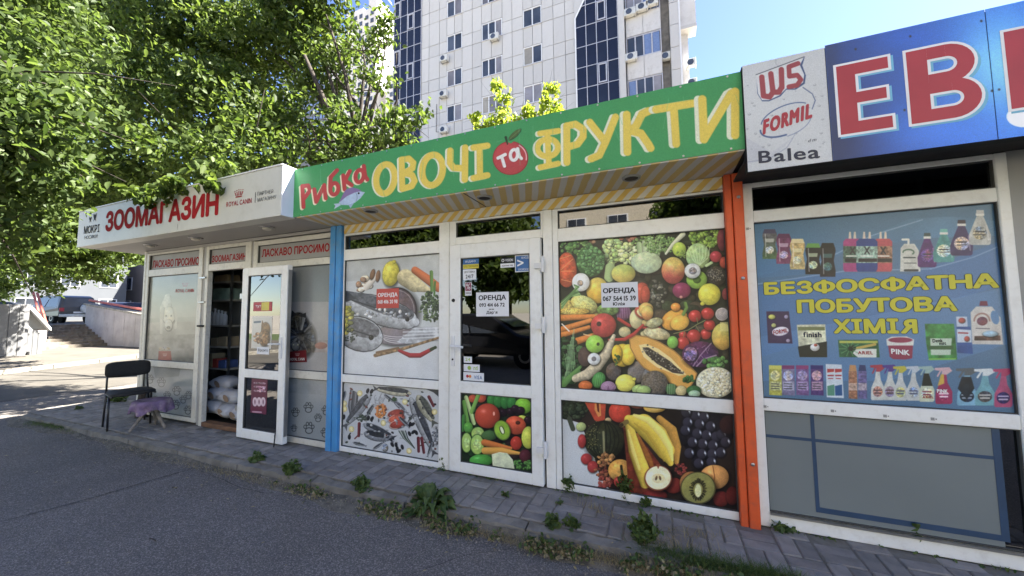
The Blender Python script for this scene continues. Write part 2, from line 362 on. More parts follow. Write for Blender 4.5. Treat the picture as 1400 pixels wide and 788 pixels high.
    def arc(s, cx, cy, rx, ry, a0, a1, w, col, ang=0, n=22, **k):
        p = []
        for i in range(n+1):
            t = R(a0+(a1-a0)*i/n); u = rx*math.cos(t); v = ry*math.sin(t); a = R(ang)
            p.append((cx+u*math.cos(a)-v*math.sin(a), cy+u*math.sin(a)+v*math.cos(a)))
        s.st(p, w, col, **k)
    def blobs(s, cx, cy, rx, ry, n, r0, r1, cols, seed=1, hl=.1, sh=.8):
        r = random.Random(seed)
        for i in range(n):
            a = r.uniform(0, 2*PI); q = math.sqrt(r.random()); s.ell(cx+rx*q*math.cos(a), cy+ry*q*math.sin(a), r.uniform(r0, r1), r.uniform(r0, r1)*.85, r.choice(cols), hl=hl, sh=sh, tex=.15, tf=.2)
    def build(s, name, parent, rough=.28, label=None, grain=.045, gain=1.0, spec=.5, wrinkle=0., sat=.86, haze=.012):
        x0, x1, z0, z1, y = s.b; g = RNG.normal(0, 1, (s.h, s.w, 1))*grain
        k = 40; fade = RNG.normal(0, 1, (s.h//k+2, s.w//k+2)); fade = np.kron(fade, np.ones((k, k)))[:s.h, :s.w]
        w_ = s.c; blur = (w_+np.roll(w_, 1, 0)+np.roll(w_, -1, 0)+np.roll(w_, 1, 1)+np.roll(w_, -1, 1))/5; lum = blur.mean(-1, keepdims=True)
        c = np.clip((lum*(1-sat)+blur*sat)*gain*(1+g)+haze, 0, 1)  # grey mix and lift imitate haze reflected off the prints
        img = bpy.data.images.new(name+'_print', s.w, s.h, alpha=False); px = np.ones((s.h, s.w, 4), np.float32); px[..., :3] = c
        img.pixels.foreach_set(px.ravel()); img.pack()
        m = bpy.data.materials.new(name+'_print'); m.use_nodes = True; t = m.node_tree; p = t.nodes['Principled BSDF']
        ti = t.nodes.new('ShaderNodeTexImage'); ti.image = img; ti.extension = 'EXTEND'; p.inputs['Roughness'].default_value = rough; p.inputs['Specular IOR Level'].default_value = spec
        tc = t.nodes.new('ShaderNodeTexCoord'); n2 = t.nodes.new('ShaderNodeTexNoise'); n2.inputs['Scale'].default_value = 2.5; n2.inputs['Detail'].default_value = 8
        mr = t.nodes.new('ShaderNodeMapRange'); mr.inputs[3].default_value = .84; mr.inputs[4].default_value = 1.08
        mx = t.nodes.new('ShaderNodeMix'); mx.data_type = 'RGBA'; mx.blend_type = 'MULTIPLY'; mx.inputs[0].default_value = 1
        t.links.new(tc.outputs['Object'], n2.inputs['Vector']); t.links.new(n2.outputs[0], mr.inputs[0]); t.links.new(mr.outputs[0], mx.inputs[7]); t.links.new(ti.outputs[0], mx.inputs[6]); t.links.new(mx.outputs[2], p.inputs['Base Color'])
        if wrinkle:
            b = t.nodes.new('ShaderNodeBump'); b.inputs['Strength'].default_value = wrinkle; b.inputs['Distance'].default_value = .03; n3 = t.nodes.new('ShaderNodeTexNoise'); n3.inputs['Scale'].default_value = 4
            t.links.new(tc.outputs['Object'], n3.inputs['Vector']); t.links.new(n3.outputs[0], b.inputs['Height']); t.links.new(b.outputs[0], p.inputs['Normal'])
        me = bpy.data.meshes.new(name); d = .0015
        v = [(x0, y, z0), (x1, y, z0), (x1, y, z1), (x0, y, z1), (x0, y+d, z0), (x1, y+d, z0), (x1, y+d, z1), (x0, y+d, z1)]
        f = [(0, 1, 2, 3), (7, 6, 5, 4), (0, 4, 5, 1), (1, 5, 6, 2), (2, 6, 7, 3), (3, 7, 4, 0)]
        me.from_pydata(v, [], f); uv = me.uv_layers.new(name='UVMap')
        for li, lp in enumerate(me.loops):
            a = v[lp.vertex_index]; uv.data[li].uv = ((a[0]-x0)/(x1-x0), (a[2]-z0)/(z1-z0))
        o = link(name, me, m, parent)
        if label: o['label'] = label
        return o

# ================================================================ SETTING
def ground_mat():
    m = bpy.data.materials.new('asphalt'); m.use_nodes = True; t = m.node_tree; n = t.nodes; L = t.links; p = n['Principled BSDF']
    tc = n.new('ShaderNodeTexCoord')
    def nz(sc, det=4, ro=.6):
        a = n.new('ShaderNodeTexNoise'); a.inputs['Scale'].default_value = sc; a.inputs['Detail'].default_value = det; a.inputs['Roughness'].default_value = ro; L.new(tc.outputs['Object'], a.inputs['Vector']); return a
    a = nz(1.1, 8); r1 = n.new('ShaderNodeValToRGB'); r1.color_ramp.elements[0].position = .3; r1.color_ramp.elements[1].position = .75
    r1.color_ramp.elements[0].color = (.150, .136, .122, 1); r1.color_ramp.elements[1].color = (.200, .182, .165, 1); L.new(a.outputs[0], r1.inputs[0])
    v = n.new('ShaderNodeTexVoronoi'); v.inputs['Scale'].default_value = 170; L.new(tc.outputs['Object'], v.inputs['Vector'])
    r2 = n.new('ShaderNodeValToRGB'); r2.color_ramp.elements[0].color = (.55, .55, .55, 1); r2.color_ramp.elements[1].color = (1.75, 1.7, 1.65, 1); r2.color_ramp.elements[1].position = .95
    e = r2.color_ramp.elements.new(.7); e.color = (.95, .95, .95, 1)
    sp = n.new('ShaderNodeSeparateColor'); L.new(v.outputs['Color'], sp.inputs[0]); L.new(sp.outputs[0], r2.inputs[0])
    mx = n.new('ShaderNodeMix'); mx.data_type = 'RGBA'; mx.blend_type = 'MULTIPLY'; mx.inputs[0].default_value = 1; L.new(r1.outputs[0], mx.inputs[6]); L.new(r2.outputs[0], mx.inputs[7])
    st_ = nz(.5, 9, .65); mr = n.new('ShaderNodeMapRange'); mr.inputs[1].default_value = .50; mr.inputs[2].default_value = .72; mr.inputs[4].default_value = .6; L.new(st_.outputs[0], mr.inputs[0])
    m2 = n.new('ShaderNodeMix'); m2.data_type = 'RGBA'; m2.inputs[7].default_value = (.118, .108, .098, 1); L.new(mr.outputs[0], m2.inputs[0]); L.new(mx.outputs[2], m2.inputs[6])
    L.new(m2.outputs[2], p.inputs['Base Color']); p.inputs['Roughness'].default_value = .82; p.inputs['Specular IOR Level'].default_value = .3
    b = n.new('ShaderNodeBump'); b.inputs['Strength'].default_value = .55; b.inputs['Distance'].default_value = .006; L.new(v.outputs['Distance'], b.inputs['Height']); L.new(b.outputs[0], p.inputs['Normal'])
    return m
M['asphalt'] = ground_mat()
M['farasphalt'] = mat('dusty_asphalt', (.078, .07, .058), .9, .25, 1.2, bump=.4, bscale=90, dirt=.4, dirtcol=(.12, .108, .09), dscale=.7)
M['walk'] = mat('sidewalk_surface', (.10, .088, .072), .9, .2, 1.5, dirt=.4, dirtcol=(.16, .14, .11), dscale=2)
M['kerbwhite'] = mat('whitewashed_kerb', (.28, .26, .22), .9, .35, 9, dirt=.7, dirtcol=(.14, .12, .095), dscale=7)
M['earth'] = mat('dusty_paving', (.33, .30, .25), .95, .2, .3)
GZ = -.1
g = MB(); N_ = 40
g.quad((-1500, -1500, GZ-.03), (1500, -1500, GZ-.03), (1500, 1500, GZ-.03), (-1500, 1500, GZ-.03)); tag(g.build('ground', 'earth'), kind='structure')
g = MB(); xs = np.linspace(-11.0, 14, 51); ys = np.linspace(-9, 4, 27)
V_ = [(x, y, GZ+.006*math.sin(x*1.3+y)*math.sin(y*1.7)) for y in ys for x in xs]; nx = len(xs)
g.add(V_, [(j*nx+i, j*nx+i+1, (j+1)*nx+i+1, (j+1)*nx+i) for j in range(len(ys)-1) for i in range(nx-1)])
tag(g.build('street', 'asphalt'), kind='structure')
# worn, sunlit road to the left, its edge runs like the crack in the photograph
g = MB(); g.add([(-11.02, -9, GZ-.006), (-10.95, 4, GZ-.006), (-11.2, 30, GZ-.006), (-27, 30, GZ-.006), (-17.7, 4.4, GZ-.006), (-16.2, 1.0, GZ-.006), (-14.0, -9, GZ-.006)], [(0, 1, 2, 3, 4, 5, 6)])
tag(g.build('road', 'farasphalt'), kind='structure')
# far pavement and its kerb stones
far = tag(MB().add([(-14.2, -9, .0), (-16.4, 1.0, .0), (-17.9, 4.4, .0), (-27.2, 30, .0), (-90, 30, .0), (-90, -9, .0)], [(0, 1, 2, 3, 4, 5)]).build('sidewalk', 'walk'), kind='structure')
kp = [Vector((-14.0, -9, 0)), Vector((-16.2, 1.0, 0)), Vector((-17.7, 4.4, 0)), Vector((-27, 30, 0))]
for a, b in zip(kp, kp[1:]):
    n_ = max(1, int((b-a).length/1.0)); d = (b-a)/n_; u = d.normalized(); nrm = Vector((-u.y, u.x, 0))
    for i in range(min(n_, 14)):
        p0 = a+d*i+u*.012; p1 = a+d*(i+1)-u*.012; w = nrm*.16; jz = random.uniform(-.012, .012)
        q = [p0, p1, p1+w, p0+w]
        link('kerb_stone', MB().add([(v.x, v.y, GZ-.02) for v in q]+[(v.x, v.y, .012+jz) for v in q], [(0, 3, 2, 1), (4, 5, 6, 7), (0, 1, 5, 4), (1, 2, 6, 5), (2, 3, 7, 6), (3, 0, 4, 7)]).mesh('kerb_stone', .012), M['kerbwhite'], far)
# crack / seams in the asphalt
def crack(name, pts, w, m='dark', z=GZ+.009):
    g = MB(); prev = None; P = []
    for a, b in zip(pts, pts[1:]):
        for i in range(12): P.append(a.lerp(b, i/12))
    P.append(pts[-1])
    for p in P: p.x += random.uniform(-.006, .006); p.y += random.uniform(-.006, .006); 
    for a, b in zip(P, P[1:]):
        u = (b-a).normalized(); n_ = Vector((-u.y, u.x, 0))*w*random.uniform(.5, 1.1)
        g.quad((a.x-n_.x, a.y-n_.y, z), (b.x-n_.x, b.y-n_.y, z), (b.x+n_.x, b.y+n_.y, z), (a.x+n_.x, a.y+n_.y, z))
    return tag(g.build(name, m), kind='structure')
crack('street_crack', [atZ(-60, 731, GZ), atZ(120, 684, GZ), atZ(265, 641, GZ)], .006)
crack('street_crack', [atZ(265, 641, GZ), atZ(330, 668, GZ), atZ(362, 676, GZ)], .003)
crack('street_crack', [atZ(560, 788, GZ), atZ(640, 760, GZ), atZ(700, 752, GZ)], .002)
crack('street_seam', [atZ(-40, 556, GZ), atZ(0, 550, GZ), atZ(186, 525, GZ)], .03)

# ---- pavement in front of the kiosks: kerb stones + individual pavers
pv = MB().add([(-8.72, -.475, -.007), (3.2, -.475, -.007), (3.2, .3, -.007), (-6.95, .3, -.007), (-6.95, .62, -.007), (-8.86, .42, -.007), (-8.86, -.3, -.007)], [(0, 1, 2, 3, 4, 5, 6)])
pv.add([(-8.72, -.475, -.15), (3.2, -.475, -.15), (3.2, -.475, -.007), (-8.72, -.475, -.007)], [(0, 1, 2, 3)])
pav = tag(pv.build('pavement', 'joint'), kind='structure')
S_ = .194
pm = {}
for o_ in (0, 1):
    lx, ly = (S_-.008, S_/2-.008) if o_ == 0 else (S_/2-.008, S_-.008)
    for k in range(3):
        b = B(-lx/2, lx/2, -ly/2, ly/2, -.05, 0).mesh('brick', .006)
        for v in b.vertices:
            v.co.z += random.uniform(-.0015, .0015)
        b.materials.append(M['paver']); pm[o_, k] = b
cells = []
for i in range(-47, 16):
    for j in range(0, 6):
        x = -.06+i*S_; y0 = -.475+j*S_
        for k in range(2):
            o_ = (i+j) % 2
            cx, cy = (x, y0+S_/4+k*S_/2) if o_ == 0 else (x-S_/4+k*S_/2, y0+S_/2)
            ok = (-6.9 < cx < 2.2 and cy < (-.035 if o_ == 0 else .0)-.0) or (-8.8 < cx <= -6.99 and cy < .42+(cx+8.8)*.1)
            if ok and cy < (-.0 if cx > -6.95 else 9): cells.append((cx, cy, o_))
cells.sort(key=lambda c: (c[0]-CAM[0])**2+(c[1]-CAM[1])**2)
def sag(x): return -.03*max(0, (x-.3))/1.5 if False else 0
for cx, cy, o_ in cells[:290]:
    o = bpy.data.objects.new('brick', pm[o_, random.randrange(3)]); COL.objects.link(o); o.parent = pav
    o.location = (cx, cy, random.uniform(-.004, .003)); o.rotation_euler = (random.gauss(0, .009), random.gauss(0, .009), random.gauss(0, .012))
if cells[290:]:
    g = MB()
    for cx, cy, o_ in cells[290:]:
        lx, ly = (S_-.008, S_/2-.008) if o_ == 0 else (S_/2-.008, S_-.008); z = random.uniform(-.004, .003)
        g.box(cx-lx/2, cx+lx/2, cy-ly/2, cy+ly/2, -.05, z)
    o = g.build('brick', 'paver', pav, bevel=.005); o['kind'] = 'stuff'
x = -8.7
while x < 3.0:
    L_ = .98; top = -.004+random.uniform(-.008, .003)
    me = B(x+.006, x+L_-.006, -.565, -.485, -.2, top).mesh('kerb_stone')
    bm = bmesh.new(); bm.from_mesh(me); bmesh.ops.subdivide_edges(bm, edges=[e for e in bm.edges if abs(e.verts[0].co.x-e.verts[1].co.x) > .5], cuts=14)
    bmesh.ops.bevel(bm, geom=[e for e in bm.edges if e.calc_length() < .2 and False] or [], offset=.01, affect='EDGES') if False else None
    for v in bm.verts:
        if v.co.z > -.1: v.co.z += random.uniform(-.012, .002)-(.012 if v.co.y < -.55 else 0); v.co.y += random.uniform(-.006, .01)+(.012 if v.co.y < -.55 else 0)
    bm.to_mesh(me); bm.free(); link('kerb_stone', me, M['concrete'], pav, smooth=False); x += L_
# dirt banked against the kerb (rises to the right)
g = MB(); n1, n2 = 260, 9; k0 = 0
for i in range(n1):
    x = -8.9+i*(11.6/n1); up = min(1, max(0, (x+2.2)/2.6))
    for j in range(n2):
        t = j/(n2-1); wd = .10+.05*math.sin(x*2.1)+.03*math.sin(x*7.3)+.06*up
        y = -.56-t*wd; h = (1-t)**1.5*(.022+.055*up+.012*math.sin(x*5))+random.uniform(-.004, .004)*(1-t)
        g.v.append((x, y, GZ+.004+max(h, 0)-(.012 if j == n2-1 else 0)))
for i in range(n1-1):
    for j in range(n2-1):
        a = i*n2+j; g.f.append((a, a+1, a+n2+1, a+n2))
tag(g.build('dirt', 'dirt', smooth=True), 'dusty dirt and grit banked against the low kerb', 'dirt', kind='stuff')
g = MB()
for i in range(2600):
    x = random.uniform(-8.6, 1.6); y = -.57-abs(random.gauss(0, .11)); r_ = random.uniform(.002, .007); z = GZ+.008+max(0, (.10-(-.57-y)))*.25
    g.add([(x-r_, y, z), (x, y-r_, z), (x+r_, y, z), (x, y+r_, z), (x, y, z+r_)], [(0, 1, 4), (1, 2, 4), (2, 3, 4), (3, 0, 4)])
tag(g.build('gravel', 'gravel'), 'loose pale grit scattered along the kerb', 'gravel', kind='stuff')

# ================================================================ KIOSKS
FY0, FY1 = .0, .06          # front / back of the window frames
GY = .030                   # glass plane
PY = .0275                  # print stuck on the glass
def pane(x0, x1, z0, z1, parent, m='glass', name='window_pane', y=GY):
    return B(x0-.01, x1+.01, y, y+.006, z0-.01, z1+.01).build(name, m, parent)
def bar(x0, x1, z0, z1, parent, m='pvc', name='frame_bar', y0=FY0, y1=FY1, bevel=.004):
    return B(x0, x1, y0, y1, z0, z1).build(name, m, parent, bevel=bevel)
def gasket(x0, x1, z0, z1, parent, y=.012):
    g = MB(); w = .006; g.frame(x0, x1, z0, z1, w, y, y+.02)
    return g.build('gasket', 'seam', parent)
# ---------- pet shop
pet = thing('pet_shop_kiosk', 'white pet shop kiosk with a long cream lightbox sign and an open glass door', 'kiosk', (-5.1, 0, 0))
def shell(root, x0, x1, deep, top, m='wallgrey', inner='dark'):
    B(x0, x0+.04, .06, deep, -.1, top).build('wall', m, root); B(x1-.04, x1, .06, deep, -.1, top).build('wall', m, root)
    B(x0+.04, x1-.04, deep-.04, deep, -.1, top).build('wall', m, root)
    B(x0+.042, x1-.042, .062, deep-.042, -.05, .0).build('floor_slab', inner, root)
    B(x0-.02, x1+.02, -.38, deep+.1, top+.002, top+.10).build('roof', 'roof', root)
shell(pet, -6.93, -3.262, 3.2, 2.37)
B(-6.975, -6.921, -.004, .058, -.02, 2.352).build('corner_post', 'pvc_old', pet, bevel=.006)
B(-6.918, -3.262, .004, .06, 2.315, 2.352).build('header_board', 'soffit_grey', pet, bevel=.003)
# left window
for a in [(-6.918, -6.855, .03, 2.312), (-5.66, -5.572, .03, 2.312)]: bar(*a, pet, 'pvc_old')
for a in [(-6.855, -5.66, .03, .082), (-6.855, -5.66, .70, .785), (-6.855, -5.66, 1.975, 2.072), (-6.855, -5.66, 2.285, 2.312)]: bar(*a, pet, 'pvc_old', y0=.002)
B(-5.57, -5.502, .012, .058, 0, 2.312).build('post', 'soffit_grey', pet, bevel=.004)
# door frame
bar(-5.50, -5.445, .0, 2.312, pet, 'pvc_old'); bar(-4.71, -4.605, .0, 2.312, pet, 'pvc_old')
bar(-5.445, -4.71, 1.985, 2.07, pet, 'pvc_old', y0=.002); bar(-5.445, -4.71, 2.268, 2.312, pet, 'pvc_old', y0=.002)
B(-5.44, -4.715, .0, .10, .0, .055).build('threshold', 'rust', pet, bevel=.005)
B(-4.603, -4.562, .012, .058, 0, 2.312).build('post', 'soffit_grey', pet, bevel=.004)
bar(-4.56, -4.49, .03, 2.30, pet, 'pvc_old'); bar(-3.30, -3.262, .0, 2.30, pet, 'pvc_old')
for a in [(-4.49, -3.30, .0, .06), (-4.49, -3.30, .70, .785), (-4.49, -3.30, 1.955, 2.032), (-4.49, -3.30, 2.245, 2.30)]: bar(*a, pet, 'pvc_old', y0=.002)
for x in (-5.535,):
    for z in (1.90, 1.58, 1.27):
        MB().box(-5.60, -5.47, -.018, .0, z-.012, z+.012).build('hinge', 'metal' if z > 1.3 else 'black', pet, bevel=.003)
for n_, (a, b, c, d) in enumerate([(-6.855, -5.66, .785, 1.975), (-6.855, -5.66, .082, .70), (-4.49, -3.30, .785, 1.955), (-4.49, -3.30, .06, .70), (-6.855, -5.66, 2.072, 2.285), (-5.445, -4.71, 2.07, 2.268), (-4.49, -3.30, 2.032, 2.245)]):
    gasket(a+.006, b-.006, c+.006, d-.006, pet)
panes = {}
for k_, a in dict(dog=(-6.855, -5.66, .785, 1.975), pawl=(-6.855, -5.66, .082, .70), cat=(-4.49, -3.30, .785, 1.955), pawr=(-4.49, -3.30, .06, .70)).items(): panes[k_] = pane(*a, pet)
for k_, a in dict(t1=(-6.855, -5.66, 2.072, 2.285), t2=(-5.445, -4.71, 2.07, 2.268), t3=(-4.49, -3.30, 2.032, 2.245)).items():
    panes[k_] = B(a[0], a[1], .03, .04, a[2], a[3]).build('transom_panel', 'wallgrey', pet)
# sign box + soffit
sg = B(-7.36, -3.315, -.555, -.40, 2.352, 2.845).build('sign_box', 'signbox', pet, bevel=.006)
B(-3.3148, -3.309, -.552, -.425, 2.356, 2.842).build('sign_end', 'signside_skylit', sg)
B(-7.365, -3.31, -.562, -.40, 2.846, 2.858).build('sign_cap', 'pvc', sg)
for zz in (2.352,):
    B(-7.362, -3.313, -.5565, -.5555, 2.352, 2.364).build('sign_trim', 'pvc_old', sg)
for x in (-6.35, -5.0, -4.6): MB().box(x-.001, x+.001, -.5565, -.556, 2.37, 2.44).build('sign_seam', 'seam', sg) if x == -5.0 else None
B(-7.358, -3.262, -.398, .0, 2.354, 2.372).build('soffit', 'soffit_grey', pet)
B(-7.36, -6.98, -.0, .6, 2.354, 2.372).build('soffit', 'soffit_grey', pet)
for (x, y) in [(-6.257, -.25), (-5.216, -.27), (-3.897, -.29)]:
    l = MB().lathe((x, y, 2.354), [(.075, 0), (.07, -.012), (.05, -.016), (.05, -.004)], 20).build('ceiling_lamp', 'metal', pet, smooth=True)
    MB().lathe((x, y, 2.352), [(.048, -.014), (.04, -.028), (.02, -.036), (.001, -.038)], 16).build('lamp_glass', 'lampglass', l, smooth=True)
# interior of the pet shop seen through the door
rk = thing('shelf_rack', 'pale shelf rack inside the open pet shop doorway', 'shelf', (-6.1, .6, 0))
SHY = .45
sx0, sx1 = atY(284, 480, SHY).x-.15, atY(311, 480, SHY).x
shz = [atY(300, y_, SHY).z for y_ in (385, 410, 445, 474, 504)]
for z in shz+[.12]: B(sx0, sx1, SHY, SHY+.34, z-.022, z).build('shelf', 'shelf', rk, bevel=.003)
for x in (sx0, sx1-.02): B(x, x+.02, SHY+.01, SHY+.04, .0, 2.1).build('upright', 'metal', rk)
B(sx0, sx1, SHY+.345, SHY+.36, 0, 2.1).build('back_panel', 'wallgrey', rk)
def bottle_mb(x, y, z, r_, h): return MB().lathe((x, y, z), [(r_, 0), (r_, h*.68), (r_*.45, h*.8), (r_*.4, h*.9), (r_*.55, h*.9), (r_*.5, h)], 12)
M['carton'] = mat('carton', (.42, .33, .2), .8, .2, 6); M['greenbox'] = mat('green_box', (.30, .42, .34), .6, .3, 9); M['redbox'] = mat('red_box', (.5, .08, .06), .6, .3, 9); M['bluebox'] = mat('blue_box', (.10, .15, .35), .6, .3, 9)
for i in range(5):
    x = atY(288+4.6*i, 440, SHY+.04).x
    tag(bottle_mb(x, SHY+.05, shz[2]+.001, .032, .20+.015*((i*3) % 4)).build('bottle', 'paper', None, smooth=True), ['leftmost', 'second from left', 'middle', 'fourth from left', 'rightmost'][i]+' of five small white bottles on a pet shop shelf', 'bottle', 'white bottles on the pet shop shelf')
def crate(p0, p1, k_, h, m, label, y=SHY): x0, x1 = atY(p0, 440, y).x, atY(p1, 440, y).x; return tag(B(x0, x1, y+.02, y+.2, shz[k_]+.001, shz[k_]+h).build('box', m, None, bevel=.004), label, 'box')
crate(287, 310, 1, .17, 'greenbox', 'long pale green box on an upper shelf inside the pet shop')
crate(287, 296, 3, .12, 'carton', 'small tan carton on the middle shelf inside the pet shop')
crate(298, 308, 3, .14, 'carton', 'larger tan carton beside the small one on the middle shelf')
crate(285, 290, 4, .20, 'carton', 'tall tan carton at the left of the lower shelf inside the pet shop')
crate(291, 297, 4, .13, 'redbox', 'red box beside the tall tan carton on the lower shelf')
crate(299, 308, 4, .11, 'bluebox', 'flat blue box at the right of the lower shelf inside the pet shop')
crate(288, 306, 0, .10, 'carton', 'flat carton on the topmost shelf inside the pet shop')
r2 = thing('shelf_rack', 'dark shelf rack deeper inside the pet shop with small packages', 'shelf', (-5.9, 1.2, 0))
for y_ in (400, 436, 466, 500):
    a_ = atY(312, y_, 1.0); b_ = atY(332, y_, 1.0); B(a_.x, b_.x, 1.0, 1.3, a_.z-.02, a_.z).build('shelf', 'wallgrey', r2)
    for i in range(3): xx = a_.x+(b_.x-a_.x)*(.1+.3*i); B(xx, xx+.16, 1.02, 1.2, a_.z+.001, a_.z+random.uniform(.1, .2)).build('package', random.choice(['redbox', 'carton', 'bluebox', 'greenbox', 'redbox']), r2)
a_ = atY(312, 480, 1.0); B(a_.x-.02, a_.x, 1.0, 1.3, 0, 2.1).build('upright', 'metal', r2)
M['bag'] = mat('plastic_bag', (.50, .52, .56), .35, .25, 7, bump=.5, bscale=9, dirt=.5, dirtcol=(.35, .25, .15), dscale=7)
def pillow(cx, cy, cz, sx, sy, sz, rz=0, nm='feed_bag', m='bag', pad=None):
    bm = bmesh.new(); bmesh.ops.create_cube(bm, size=1); bmesh.ops.subdivide_edges(bm, edges=bm.edges[:], cuts=5, use_grid_fill=True)
    for v in bm.verts:
        x, y, z = v.co*2; t = (1-abs(x)**4)*(1-abs(y)**4)
        v.co = Vector((x*sx*(1-.08*abs(y)), y*sy*(1-.08*abs(x)), z*sz*(.25+.75*t)+.012*math.sin(9*x+cz*30)*math.cos(7*y))); v.co.rotate(Matrix.Rotation(rz, 3, 'Z').to_quaternion()); v.co += Vector((cx, cy, cz))
    me = bpy.data.meshes.new(nm); bm.to_mesh(me); bm.free(); return link(nm, me, M[m], None, True)
M['bagdot'] = mat('brown_dot', (.30, .22, .16), .6)
for px_, py_, y_, l in [(290, 556, .22, 'white feed bag lying on the pet shop floor nearest the left jamb'), (309, 562, .22, 'white feed bag with a brown dot lying at the middle of the doorway'), (325, 566, .25, 'feed bag lying on the pet shop floor at the right of the doorway'),
        (296, 539, .26, 'white feed bag on top of the floor bags by the left jamb'), (316, 543, .28, 'crumpled feed bag on top of the bag pile at the right'), (304, 524, .34, 'bluish feed bag topmost of the pile in the pet shop doorway')]:
    c_ = atY(px_, py_, y_); o = pillow(c_.x, y_+.05, max(.075, c_.z), .19, .13, .085, random.uniform(-.2, .2)); tag(o, l, 'bag', 'feed bags piled in the pet shop doorway')
    d_ = MB().lathe((0, 0, 0), [(.055, 0), (.05, -.002)], 14, 'y').build('round_label', 'bagdot', None); d_.parent = o; d_.location = (c_.x+.03, y_-.085, max(.075, c_.z)); d_.rotation_euler = (.3, 0, 0)
c_ = atY(316, 497, .9); pl = tag(B(c_.x-.06, c_.x+.06, .9, .902, c_.z-.11, c_.z+.11).build('paper_sheet', 'paper', None), 'white printed sheet hanging in the dark pet shop interior', 'paper')
# open door leaf (folded flat against the right window)
dl = thing('shop_door', 'x', 'x'); bpy.data.objects.remove(dl)
LY0, LY1 = -.135, -.075
lx0, lx1, lz0, lz1 = -4.525, -3.765, .02, 1.955
gx0, gx1 = -4.425, -3.865
leaf = MB().box(lx0, gx0, LY0, LY1, lz0, lz1).box(gx1, lx1, LY0, LY1, lz0, lz1).box(gx0, gx1, LY0+.001, LY1-.001, lz0, .125).box(gx0, gx1, LY0+.001, LY1-.001, .695, .79).box(gx0, gx1, LY0+.001, LY1-.001, 1.86, lz1).build('open_door', 'pvc', pet, bevel=.005)
B(gx0, gx1, LY0+.02, LY0+.026, .12, .70).build('door_pane', 'glass_dark', leaf); B(gx0, gx1, LY0+.02, LY0+.026, .785, 1.865).build('door_pane', 'glass_dark', leaf)
MB().frame(gx0+.006, gx1-.006, .131, .689, .006, LY0+.006, LY0+.02).frame(gx0+.006, gx1-.006, .796, 1.854, .006, LY0+.006, LY0+.02).build('gasket', 'seam', leaf)
MB().box(lx1-.085, lx1-.045, LY0-.012, LY0, .93, 1.16).tube([(lx1-.065, LY0-.01, 1.09), (lx1-.065, LY0-.05, 1.09), (lx1-.19, LY0-.055, 1.085)], .010, 8).build('handle', 'handle', leaf, bevel=0)
MB().box(lx1+.001, lx1+.008, LY0+.01, LY1-.01, .1, 1.9).build('lock_plate', 'metal', leaf)
MB().tube([(lx1-.11, LY0-.005, .10), (lx1-.08, LY0-.02, .14), (lx1-.04, LY0-.06, .015)], .006, 6).build('door_stop', 'black', leaf)
MB().box(-4.60, lx0, -.11, .0, .3, .36).box(-4.60, lx0, -.11, .0, 1.6, 1.66).build('hinge', 'metal', leaf)

# ---------- greengrocer
grn = thing('greengrocer_kiosk', 'fruit and vegetable kiosk with a green banner between blue and orange posts', 'kiosk', (-1.35, 0, 0))
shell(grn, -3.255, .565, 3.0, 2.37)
def stripes(name, ca, cb, sx=9.5, sl=1.0, axis='z', ratio=.52):
    m = bpy.data.materials.new(name); m.use_nodes = True; t = m.node_tree; n = t.nodes; L = t.links; p = n['Principled BSDF']; p.inputs['Roughness'].default_value = .55
    tc = n.new('ShaderNodeTexCoord'); sp = n.new('ShaderNodeSeparateXYZ'); L.new(tc.outputs['Object'], sp.inputs[0])
    a = n.new('ShaderNodeMath'); a.operation = 'MULTIPLY'; a.inputs[1].default_value = sl; L.new(sp.outputs[{'z': 2, 'y': 1}[axis]], a.inputs[0])
    s_ = n.new('ShaderNodeMath'); s_.operation = 'SUBTRACT'; L.new(sp.outputs[0], s_.inputs[0]); L.new(a.outputs[0], s_.inputs[1])
    nz = n.new('ShaderNodeTexNoise'); nz.inputs['Scale'].default_value = 9; L.new(tc.outputs['Object'], nz.inputs['Vector'])
    q = n.new('ShaderNodeMath'); q.operation = 'MULTIPLY_ADD'; q.inputs[1].default_value = .012; L.new(nz.outputs[0], q.inputs[0]); L.new(s_.outputs[0], q.inputs[2])
    b = n.new('ShaderNodeMath'); b.operation = 'MULTIPLY'; b.inputs[1].default_value = sx; L.new(q.outputs[0], b.inputs[0])
    f = n.new('ShaderNodeMath'); f.operation = 'FRACT'; L.new(b.outputs[0], f.inputs[0])
    r = n.new('ShaderNodeValToRGB'); r.color_ramp.elements[0].position = ratio-.03; r.color_ramp.elements[1].position = ratio+.03; r.color_ramp.elements[0].color = tuple(ca)+(1,); r.color_ramp.elements[1].color = tuple(cb)+(1,)
    L.new(f.outputs[0], r.inputs[0]); L.new(r.outputs[0], p.inputs['Base Color']); return m
M['stripe_v'] = stripes('yellow_stripes', (.62, .42, .10), (.60, .58, .50), 9.2, 1.0)
M['stripe_h'] = stripes('faded_stripes', (.62, .46, .18), (.60, .585, .54), 9.2, -.35, 'y')
B(-3.09, .452, -.012, .03, 2.262, 2.352).build('striped_fascia', 'stripe_v', grn, bevel=.003)
sf = B(-3.26, .51, -.425, .0, 2.354, 2.372).build('soffit', 'stripe_h', grn)
MB().add([(-2.083, -.40, 2.3525), (-2.075, -.40, 2.3525), (-1.388, -.015, 2.3525), (-1.396, -.015, 2.3525)], [(0, 1, 2, 3)])
MB().box(-1.405, -1.398, -.42, -.013, 2.351, 2.3535).build('soffit_joint', 'seam', sf)
for (x, y) in [(-2.425, -.33), (-1.295, -.26), (-.145, -.24)]:
    l = MB().lathe((x, y, 2.353), [(.066, 0), (.062, -.01), (.05, -.012), (.05, 0.002)], 22).build('ceiling_lamp', 'wallgrey', grn, smooth=True)
    MB().lathe((x, y, 2.351), [(.048, 0), (.046, -.006)], 18).build('lamp_hole', 'lampdark', l)
